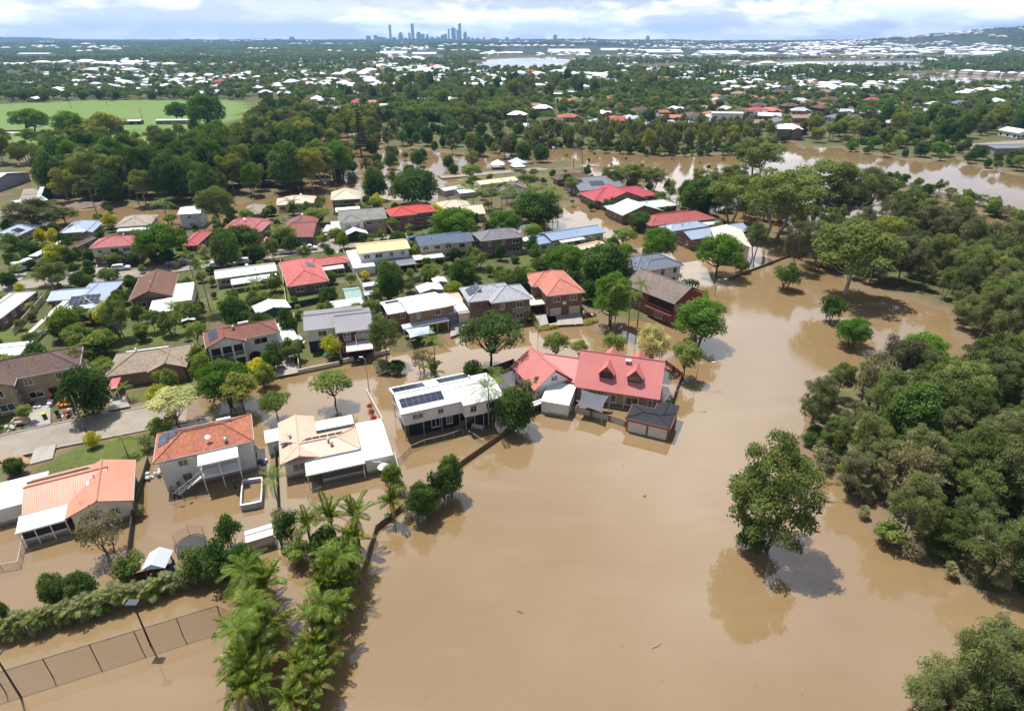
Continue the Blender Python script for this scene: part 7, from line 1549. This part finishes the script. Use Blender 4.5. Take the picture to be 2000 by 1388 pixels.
# swing seat in the yard of the high-set house
o = thing('garden_bench', 'pale garden bench in the water by the high-set house', 'bench', P(932, 838), -.35); MB().box(-1., -.25, .3, 1., .2, .36).build('seat', plain((.5, .47, .42)), o); MB().box(-1., .2, .361, 1., .26, .8).build('backrest', plain((.5, .47, .42)), o)
for s_ in (-1, 1): MB().box(s_ * .9 - .05, -.2, -.4, s_ * .9 + .05, .15, .3).build('leg', STEEL, o)

# people: one skinned body each -------------------------------------
def person(u, v, ang, label, shirt, legs, z=.55, bend=0., arm=.3, k=1.):
    J = {'pel': (0, 0, .95), 'che': (bend * .55, 0, 1.32 - bend * .18), 'nek': (bend * .8, 0, 1.52 - bend * .3), 'hed': (bend * 1.0, 0, 1.68 - bend * .42), 'top': (bend * 1.05, 0, 1.78 - bend * .46)}
    ch = Vector(J['che']); E = [('pel', 'che'), ('che', 'nek'), ('nek', 'hed'), ('hed', 'top')]; rad = {'pel': (.15, .13), 'che': (.17, .12), 'nek': (.055, .055), 'hed': (.10, .09), 'top': (.06, .06)}
    for s_, nm in ((1, 'l'), (-1, 'r')):
        J.update({'sh' + nm: ch + Vector((.02, s_ * .19, .12)), 'el' + nm: ch + Vector((.08 + arm * .3, s_ * .26, -.16)), 'wr' + nm: ch + Vector((.2 + arm * .6, s_ * .22, -.32 + arm * .2)), 'hd' + nm: ch + Vector((.27 + arm * .7, s_ * .2, -.38 + arm * .22)),
                  'hp' + nm: (0, s_ * .1, .88), 'kn' + nm: (.06 + .06 * s_, s_ * .12, .48), 'an' + nm: (-.02 + .05 * s_, s_ * .13, .09), 'to' + nm: (.16 + .05 * s_, s_ * .15, .04)})
        E += [('che', 'sh' + nm), ('sh' + nm, 'el' + nm), ('el' + nm, 'wr' + nm), ('wr' + nm, 'hd' + nm), ('pel', 'hp' + nm), ('hp' + nm, 'kn' + nm), ('kn' + nm, 'an' + nm), ('an' + nm, 'to' + nm)]
        rad.update({'sh' + nm: (.07, .07), 'el' + nm: (.05, .05), 'wr' + nm: (.035, .035), 'hd' + nm: (.045, .03), 'hp' + nm: (.095, .095), 'kn' + nm: (.065, .065), 'an' + nm: (.045, .045), 'to' + nm: (.045, .035)})
    ks = list(J); me = bpy.data.meshes.new('person'); me.from_pydata([tuple(J[q_]) for q_ in ks], [(ks.index(a), ks.index(c)) for a, c in E], [])
    o = link('person', me, None, P(u, v, z), ang, (k, k, k)); m1 = o.modifiers.new('skin', 'SKIN')
    for i, q_ in enumerate(ks): me.skin_vertices[0].data[i].radius = rad[q_]; me.skin_vertices[0].data[i].use_root = (q_ == 'pel')
    o.modifiers.new('sub', 'SUBSURF').levels = 1; o.modifiers['sub'].render_levels = 2
    m_, t = new_mat('skin_and_clothes'); s = t.n('ShaderNodeSeparateXYZ', ins={0: t.n('ShaderNodeTexCoord').outputs['Object']})
    zt = 1.50 - bend * .3
    c = t.mix(t.m('GREATER_THAN', s.outputs[2], .92), legs, shirt); c = t.mix(t.m('LESS_THAN', s.outputs[2], .42), c, (.34, .2, .14)); c = t.mix(t.m('GREATER_THAN', s.outputs[2], zt), c, (.36, .22, .15)); c = t.mix(t.m('GREATER_THAN', s.outputs[2], zt + .19), c, (.06, .04, .03))
    finish(t, principled(t, c, .8, .2)); me.materials.append(m_); tag(o, label, 'person')
person(103, 782, -1.2, 'person in an orange shirt standing on the left driveway', (.72, .16, .03), (.05, .05, .07)); person(108, 797, 2.4, 'person in dark clothes bending on the left driveway', (.06, .06, .08), (.04, .04, .05), bend=.5, arm=.7); person(1140, 618, -1.4, 'person in white standing by the salmon-roofed garages', (.72, .72, .72), (.5, .5, .5))
# ------------------------------------------------------------------ the far suburbs, woods, skyline and haze
def far_z(x, y):
    X, Y = np.array([x], float), np.array([y], float)
    if y < 2750: return .5
    z = far_h(X, Y)[0]
    if 900 < x < 7500 and 3200 < y < 6000: z = max(z, right_hill(X, Y)[0])
    if -10000 < x < -3500 and 6300 < y < 9000: z = max(z, left_hill(X, Y)[0])
    return float(z)
BARE = [(float(p[:, 0].min()), float(p[:, 0].max()), float(p[:, 1].min()), float(p[:, 1].max()), [tuple(map(float, q)) for q in p]) for p in WAT + LAWN]
def in_water(x, y, m_=0):
    return any(a < x < b_ and c < y < d_ and inside1(p, x, y) for a, b_, c, d_, p in BARE)
def bare_zone(u, v): return (735 < u < 880 and 99 < v < 119) or (975 < u < 1960 and 96 < v < 118) or (930 < u < 1110 and 108 < v < 140)
frs = random.Random(404)
# far houses as single small meshes: pale roof over walls
def speck(roofm, w, d, hgt, pitch=.35):
    b = MB(); b.box(-w / 2 + .4, -d / 2 + .4, -2, w / 2 - .4, d / 2 - .4, hgt)
    r_ = MB(); hr = d / 2 * pitch
    r_.add([(-w / 2, -d / 2, hgt), (w / 2, -d / 2, hgt), (w / 2, d / 2, hgt), (-w / 2, d / 2, hgt), (-w / 2 + d / 2, 0, hgt + hr), (w / 2 - d / 2, 0, hgt + hr)], [(0, 1, 5, 4), (1, 2, 5), (2, 3, 4, 5), (3, 0, 4)])
    nb = len(b.f); b.add(r_.v, r_.f); me = b.mesh('far_house', [RENDW, roofm])
    for i, p in enumerate(me.polygons): p.material_index = 1 if i >= nb else 0
    return me
SPECKS = [('white', speck(WHITE_M, 17, 11, 4.5)), ('grey', speck(metal_roof((.42, .43, .45), .3), 16, 10, 4)), ('terracotta', speck(ORANGE_T, 16, 11, 4)), ('cream', speck(CREAM_M, 18, 11, 5))]
n = 0; tries = 0; placed = []
def street(u, v):
    """house sites down both sides of one suburban street"""
    c = P(u, v); a = frs.choice((.18, .18 + math.pi / 2, -.35, 1.1)) + frs.uniform(-.08, .08); dx, dy = math.cos(a), math.sin(a)
    for i in range(frs.randrange(4, 10)):
        for s_ in (-1, 1):
            if frs.random() < .2: continue
            yield c.x + dx * 24 * i - dy * 17 * s_ + frs.uniform(-3, 3), c.y + dy * 24 * i + dx * 17 * s_ + frs.uniform(-3, 3), a
while n < 185 and tries < 400:
    tries += 1
    for x, y, a in street(frs.uniform(-40, 2000), 100 + 58 * frs.random() ** .8):
        if n >= 185 or in_water(x, y) or not clear_of_houses(x, y, 8) or any(abs(p_ - x) < 18 and abs(q_ - y) < 18 for p_, q_ in placed): continue
        placed.append((x, y)); n += 1; u = 1000 + FPX * x / (y * CP + CAM_H * SP)
        nm, me = frs.choices(SPECKS, (6, 1.5, 1, 1.2))[0]; k = frs.uniform(1.0, 1.6) * (1.25 if y > 1400 else 1)
        reg = 'far left' if u < 700 else ('beyond the school' if u < 1300 else 'far right')
        tag(link('house', me, None, (x, y, .6), a + frs.choice((0, 1.57)), (k, k, k)), f'tiny {nm} roofed house in the wooded suburbs {reg}', 'house', f'tiny {nm} roofed houses {reg}')
        FOOT.append((x, y, 0, -9, -9, 9, 9))

FAR = [('far_crown', leaf_mesh('far_crown', ell_clumps(300 + i, 10, 7.2, r_, h_ * .42, 1.7, 2.6, .85), .75, .9, 1.2, 300 + i, m_, shell=.6)) for i, (r_, h_, m_) in enumerate(((5.5, 12, GUM_C), (6, 11, DOME_C), (4.6, 14, BANK_C), (6.2, 10, WAT_C)))]
def grove(seed, m_):
    rs = random.Random(seed); cl = []
    for i in range(22): r_ = rs.uniform(4, 7.5); cl.append((rs.uniform(-34, 34), rs.uniform(-34, 34), rs.uniform(3, 9), r_, r_, r_ * .85))
    return leaf_mesh('grove', cl, .10, 2.6, 3.4, seed, m_, shell=.75)
FAR += [('grove', grove(310, MANGO_C)), ('grove', grove(311, GUM_C)), ('grove', grove(312, WAT_C))]
def stuff_points(name, pts, protos, label=None):
    """one object whose points carry copies of the given meshes (geometry nodes)"""
    me = bpy.data.meshes.new(name); me.from_pydata([p[:3] for p in pts], [], [])
    for nm, typ, idx in (('kind', 'INT', 3), ('turn', 'FLOAT', 4), ('size', 'FLOAT', 5)):
        at = me.attributes.new(nm, typ, 'POINT'); at.data.foreach_set('value', [p[idx] for p in pts])
    o = struct(link(name, me), 'stuff')
    g = bpy.data.node_groups.new(name, 'GeometryNodeTree'); g.is_modifier = True
    g.interface.new_socket('Geometry', in_out='INPUT', socket_type='NodeSocketGeometry'); g.interface.new_socket('Geometry', in_out='OUTPUT', socket_type='NodeSocketGeometry')
    gi = g.nodes.new('NodeGroupInput'); go = g.nodes.new('NodeGroupOutput'); jn = g.nodes.new('GeometryNodeJoinGeometry'); L_ = g.links.new
    def attr(nm, typ): a = g.nodes.new('GeometryNodeInputNamedAttribute'); a.data_type = typ; a.inputs[0].default_value = nm; return [s_ for s_ in a.outputs if s_.enabled][0]
    kd, tn, sz = attr('kind', 'INT'), attr('turn', 'FLOAT'), attr('size', 'FLOAT')
    rot = g.nodes.new('ShaderNodeCombineXYZ'); L_(tn, rot.inputs[2])
    for i, pm in enumerate(protos):
        po = bpy.data.objects.new(name + '_source', pm)
        oi = g.nodes.new('GeometryNodeObjectInfo'); oi.inputs['Object'].default_value = po; oi.inputs['As Instance'].default_value = True
        cmp_ = g.nodes.new('FunctionNodeCompare'); cmp_.data_type = 'INT'; cmp_.operation = 'EQUAL'
        ins = [s_ for s_ in cmp_.inputs if s_.enabled]; L_(kd, ins[0]); ins[1].default_value = i
        ip = g.nodes.new('GeometryNodeInstanceOnPoints'); L_(gi.outputs[0], ip.inputs['Points']); L_(cmp_.outputs[0], ip.inputs['Selection']); L_(oi.outputs['Geometry'], ip.inputs['Instance']); L_(rot.outputs[0], ip.inputs['Rotation']); L_(sz, ip.inputs['Scale'])
        L_(ip.outputs[0], jn.inputs[0])
    L_(jn.outputs[0], go.inputs[0])
    md = o.modifiers.new('copies', 'NODES'); md.node_group = g; return o
pts = []; HC = set()
while len(pts) < 2100:
    hot = frs.random() < .25
    u = frs.gauss(1650, 160) if hot else frs.uniform(-40, 2040); y0 = frs.uniform(2900, 5200) if hot else 760 * (7000 / 760) ** (frs.random() ** 1.25); x0 = (u - 1000) / FPX * (y0 * CP + CAM_H * SP)
    a = frs.choice((.2, 1.77, -.4)); m_ = frs.choice((1, 2, 3))
    for i in range(frs.randrange(3, 9)):
        for s_ in (-1, 1):
            x = x0 + math.cos(a) * 28 * i * m_ - math.sin(a) * 18 * s_; y = y0 + math.sin(a) * 28 * i * m_ + math.cos(a) * 18 * s_
            if frs.random() < .25 or y < 740 or in_water(x, y) or (y < 1500 and not clear_of_houses(x, y, 8)): continue
            cell = (int(x // 20), int(y // 20))
            if cell in HC: continue
            HC.add(cell)
            pts.append((x, y, far_z(x, y) + (5 if y > 2750 else 0), frs.choices((0, 1, 2, 3), (7, 1, .6, 1.2))[0], a, frs.uniform(1.0, 2.0) if y > 2200 else frs.uniform(.8, 1.15)))
stuff_points('far_houses', pts, [m_ for _, m_ in SPECKS])
pts = []
tries = 0
while len(pts) < 13500 and tries < 40000:
    tries += 1; u = frs.uniform(-160, 2160); v = 104 + 136 * frs.random() ** .95
    p = P(u, v)
    if in_water(p.x, p.y) or bare_zone(u, v) or (v < 150 and in_water(*P(u, v - 6)[:2])): continue
    ci, cj = int(p.x // 20), int(p.y // 20)
    if (ci, cj) in HC or ((ci, cj + 1) in HC and frs.random() < .8): continue
    if v > 116 and not clear_of_houses(p.x, p.y, 5): continue
    if v > 196 and u < 640: continue
    if v > 112 and not clear_of_houses(p.x, p.y + 16, 5) and frs.random() < .85: continue
    if v > 174 and u > 1000 and frs.random() < .72: continue
    if 128 < v and u < 780 and frs.random() < .62: continue
    pts.append((p.x, p.y, .4, frs.randrange(4), frs.uniform(0, 6.28), frs.uniform(.6, 1.25) * (.72 if v > 150 else .95)))
while len(pts) < 21000:
    u = frs.uniform(-250, 2250); y = 2000 * (9000 / 2000) ** frs.random(); x = (u - 1000) / FPX * (y * CP + CAM_H * SP)
    vv = 694 - FPX * (SP * y - CP * CAM_H) / (CP * y + SP * CAM_H)
    if in_water(x, y) or bare_zone(u, vv) or vv > 118: continue
    pts.append((x, y, far_z(x, y) - 1, 4 + frs.randrange(3), frs.uniform(0, 6.28), frs.uniform(.7, 1.15)))
stuff_points('far_wood', pts, [m_ for _, m_ in FAR])
# dark pine row by the river
for i in range(44):
    u = 1300 + (1720 - 1300) * (i + frs.uniform(-.3, .3)) / 43; v = 158 + 4 * math.sin(i * .5) + (i % 2) * 3; p = P(u, v)
    tree_at('pine', p, frs.uniform(16, 23), frs.uniform(5, 7), 'dark pine in the row along the flooded river', 'pines along the flooded river', .4)
for (u, v, k) in ((755, 163, 14), (768, 166, 15), (1210, 148, 16), (485, 103, 30), (620, 105, 28)): tree_at('pine', P(u, v), k * 1.6, k * .3, 'single tall pine standing above the far suburbs', 'single pines above the far suburbs', .4)

# leaves and twigs adrift on the open water
b = MB()
for i in range(150):
    p = P(frs.uniform(640, 1700), frs.uniform(640, 1380)); a = frs.uniform(0, 3.14); l = frs.uniform(.04, .14) * (3 if frs.random() < .05 else 1); w = l * frs.uniform(.2, .6); c, s_ = math.cos(a), math.sin(a)
    b.add([(p.x - l * c, p.y - l * s_, .015), (p.x + w * s_, p.y - w * c, .03), (p.x + l * c, p.y + l * s_, .015), (p.x - w * s_, p.y + w * c, .03)], [(0, 1, 2, 3)])
struct(b.build('floating_litter', plain((.13, .085, .05)), uv=False), 'stuff')
# skyline
def tower_mat(col):
    m_, t = new_mat('tower_glass'); tc = t.n('ShaderNodeTexCoord').outputs['Object']; s = t.n('ShaderNodeSeparateXYZ', ins={0: tc})
    f = t.m('LESS_THAN', t.m('FRACT', t.m('DIVIDE', s.outputs[2], 7.6)), .45); w = t.m('LESS_THAN', t.m('FRACT', t.m('DIVIDE', t.m('ADD', s.outputs[0], s.outputs[1]), 6.)), .7)
    finish(t, principled(t, t.mix(t.m('MULTIPLY', f, w), col, scl(col, .35)), .35, .5)); return m_
TW = [tower_mat((.20, .23, .28)), tower_mat((.12, .16, .22)), tower_mat((.34, .34, .34)), tower_mat((.26, .24, .22))]
SKY = [(721,70,9,1,0),(735,69,8,1,0),(743,72,10,2,0),(751,73,9,3,0),(764,48,5,2,2),(771,73,8,3,0),(784,63,9,3,1),(793,74,7,0,0),(801,64,5,0,0),(807.5,45.5,6.5,1,2),(819,62,10,1,1),(827,66,7,0,0),(835.5,66.5,6,0,1),(845,72,9,2,0),(856,72,9,2,0),(865,68,8,0,1),(871,66,6,2,0),(877.5,56,4,2,2),(886.5,52.5,10,0,3),(894,58,4,1,0),(899,45.5,6,1,2),(909,62,7,1,1),(916,72,6,3,0),(923,74,6,2,0),(933,74,7,3,0),(946,73,4,0,0),(965,74,7,2,0),(972,75,8,2,0),(990,73,7,2,0),(1012,74,7,2,0),(1084,68,8,3,0),(1140,74,6,0,0),(1150,74,7,1,0),(1264,69.5,7,1,1),(572,72,10,1,0),(1100,75,6,2,0),(960,75.5,6,3,0)]
for i, (u, vt, w, mi, style) in enumerate(SKY):
    y = 9300 + 500 * math.sin(i * 2.3); x = (u - 1000) / FPX * (y * CP + CAM_H * SP); base = Vector((x, y, 0)); hh = height_at(base, vt); wd = w * px_size(base) * .9
    b = MB(); z0 = -5
    if style == 0: b.box(-wd / 2, -wd * .4, z0, wd / 2, wd * .4, hh * .97).box(-wd * .25, -wd * .2, hh * .97 + .01, wd * .2, wd * .2, hh)
    elif style == 1: b.box(-wd / 2, -wd * .4, z0, wd / 2, wd * .4, hh * .8).box(-wd * .38, -wd * .3, hh * .8 + .01, wd * .38, wd * .3, hh * .95).box(-wd * .15, -wd * .15, hh * .95 + .01, wd * .15, wd * .15, hh)
    elif style == 2: b.box(-wd / 2, -wd * .5, z0, wd / 2, wd * .5, hh * .94).add([(-wd / 2, -wd * .5, hh * .94), (wd / 2, -wd * .5, hh * .94), (wd / 2, wd * .5, hh * .94), (-wd / 2, wd * .5, hh * .94), (-wd / 2, -wd * .5, hh * .96), (wd / 2, -wd * .5, hh), (wd / 2, wd * .5, hh), (-wd / 2, wd * .5, hh * .96)], [(4, 5, 6, 7), (0, 1, 5, 4), (1, 2, 6, 5), (2, 3, 7, 6), (3, 0, 4, 7)])
    else: b.prism([(wd / 2 * math.cos(a * math.pi / 6), wd / 2 * math.sin(a * math.pi / 6)) for a in range(12)], z0, hh * .92).box(-wd * .1, -wd * .1, hh * .92, wd * .1, wd * .1, hh)
    kind = 'tower' if vt < 67 else 'building'
    nth = ['leftmost', 'second', 'third', 'fourth', 'fifth', 'sixth', 'seventh', 'eighth', 'ninth', 'tenth', 'eleventh', 'twelfth', 'thirteenth', 'fourteenth', 'fifteenth', 'sixteenth', 'seventeenth', 'eighteenth', 'nineteenth', 'twentieth'] 
    if vt < 50: lab = {764: 'tallest slim tower at the left of the skyline', 807.5: 'very tall dark tower with a slanted top at the skyline centre', 899: 'tallest dark tower at the right end of the skyline'}[u]
    elif u in (572, 1264, 1084): lab = {572: 'lone hazy block on the horizon left of the skyline', 1264: 'lone hazy tower on the horizon far right of the skyline', 1084: 'lone pale block on the horizon right of the skyline'}[u]
    elif vt < 64: lab = {784: 'broad brownish tower between the two tall ones', 819: 'stepped dark tower right of the tall slanted one', 877.5: 'pale needle tower in the right skyline cluster', 886.5: 'round dark tower in the right skyline cluster', 894: 'thin tower beside the round dark one', 909: 'stepped tower at the right of the skyline cluster'}[u]
    else: lab = 'low hazy block among the skyline towers'
    tag(link(kind, b.mesh(kind, TW[mi], uv=False), None, (x, y, 0), .1 * math.sin(i * 5)), lab, kind, 'low hazy blocks of the skyline' if lab.startswith('low') else None)

# haze: one closed box of even, pale air round everything
b = MB().box(-15500, -500, -3, 15500, 15200, 330)
hz = struct(b.build('haze', None, uv=False), 'stuff'); hz.data.materials.clear()
m_ = bpy.data.materials.new('haze_air'); m_.use_nodes = True; t = NT(m_.node_tree)
pv = t.n('ShaderNodeVolumePrincipled', ins={'Color': (.36, .60, 1.0, 1), 'Density': 8.5e-5, 'Anisotropy': .25})
t.link(pv.outputs[0], t.n('ShaderNodeOutputMaterial').inputs['Volume']); hz.data.materials.append(m_)

# labels that single out: where several things of a group share one, add each one's place
ORD = ['', 'first', 'second', 'third', 'fourth', 'fifth', 'sixth', 'seventh', 'eighth', 'ninth', 'tenth', 'eleventh', 'twelfth', 'thirteenth', 'fourteenth', 'fifteenth', 'sixteenth']
by = {}
for o in SC.objects:
    if o.parent is None and 'group' in o.keys(): by.setdefault((o['group'], o['label']), []).append(o)
def uv_of(o):
    d = o.location; zc = d.y * CP + (CAM_H - d.z) * SP
    return 1000 + FPX * d.x / zc, 694 + FPX * ((CAM_H - d.z) * CP - d.y * SP) / zc
SHORT = (('in the dense wood on the right bank', 'in the right bank wood'), ('in the wood above the inlet', 'above the inlet'), ('in the long row above the flooded reserve', 'in the reserve row'), ('in the dark wood behind the reserve', 'in the dark wood'), ('between the dark wood and the sports field', 'by the sports field'), ('growing in the back yards of the block', 'in the back yards'),
         ('in the suburb right of the school', 'right of the school'), ('in the suburb beyond the sports field', 'beyond the sports field'), ('in the hedge beside the tennis court fence', 'beside the tennis fence'), ('in the hedge along the open flood water', 'along the open water'), ('in the low hedge above the tennis court', 'of the low hedge'), ('in the suburb left of the tree-lined road', 'left of the tree-lined road'),
         ('in the wood at the creek bend', 'at the creek bend'), ('at the waterline of the right bank wood', 'at the right bank waterline'), ('at the waterline below the long gum row', 'below the long gum row'), ('around the houses above the creek', 'above the creek'), ('on the levee between the flooded channels', 'on the levee'), ('on the far bank of the flooded creek', 'on the far creek bank'), ('in the row along the flooded river', 'in the river row'), ('in the gardens by the flooded lane', 'in the lane gardens'), ('in the grove beside the flooded lane', 'in the lane grove'), ('in the wooded suburbs', ''), ('standing tall around the school', 'around the school'), ('in the deep flood beyond the blue roof', 'beyond the blue roof'))
for (g_, lab), lst in by.items():
    if len(lst) < 2: continue
    for a, c in SHORT: lab = lab.replace(a, c)
    lab = ' '.join(lab.split())
    lst.sort(key=lambda o: -uv_of(o)[1]); rows = max(1, math.ceil(len(lst) / 14)); per = math.ceil(len(lst) / rows)
    if rows > 16: continue
    for r_ in range(rows):
        band = sorted(lst[r_ * per:(r_ + 1) * per], key=lambda o: uv_of(o)[0])
        for i, o in enumerate(band):
            o['label'] = (lab + (', ' + (ORD[r_ + 1] + ' rank' if r_ else 'front rank') if rows > 1 else '') + ', ' + (ORD[i + 1] + ' from left' if 0 < i < len(band) - 1 else ('leftmost' if i == 0 else 'rightmost')))
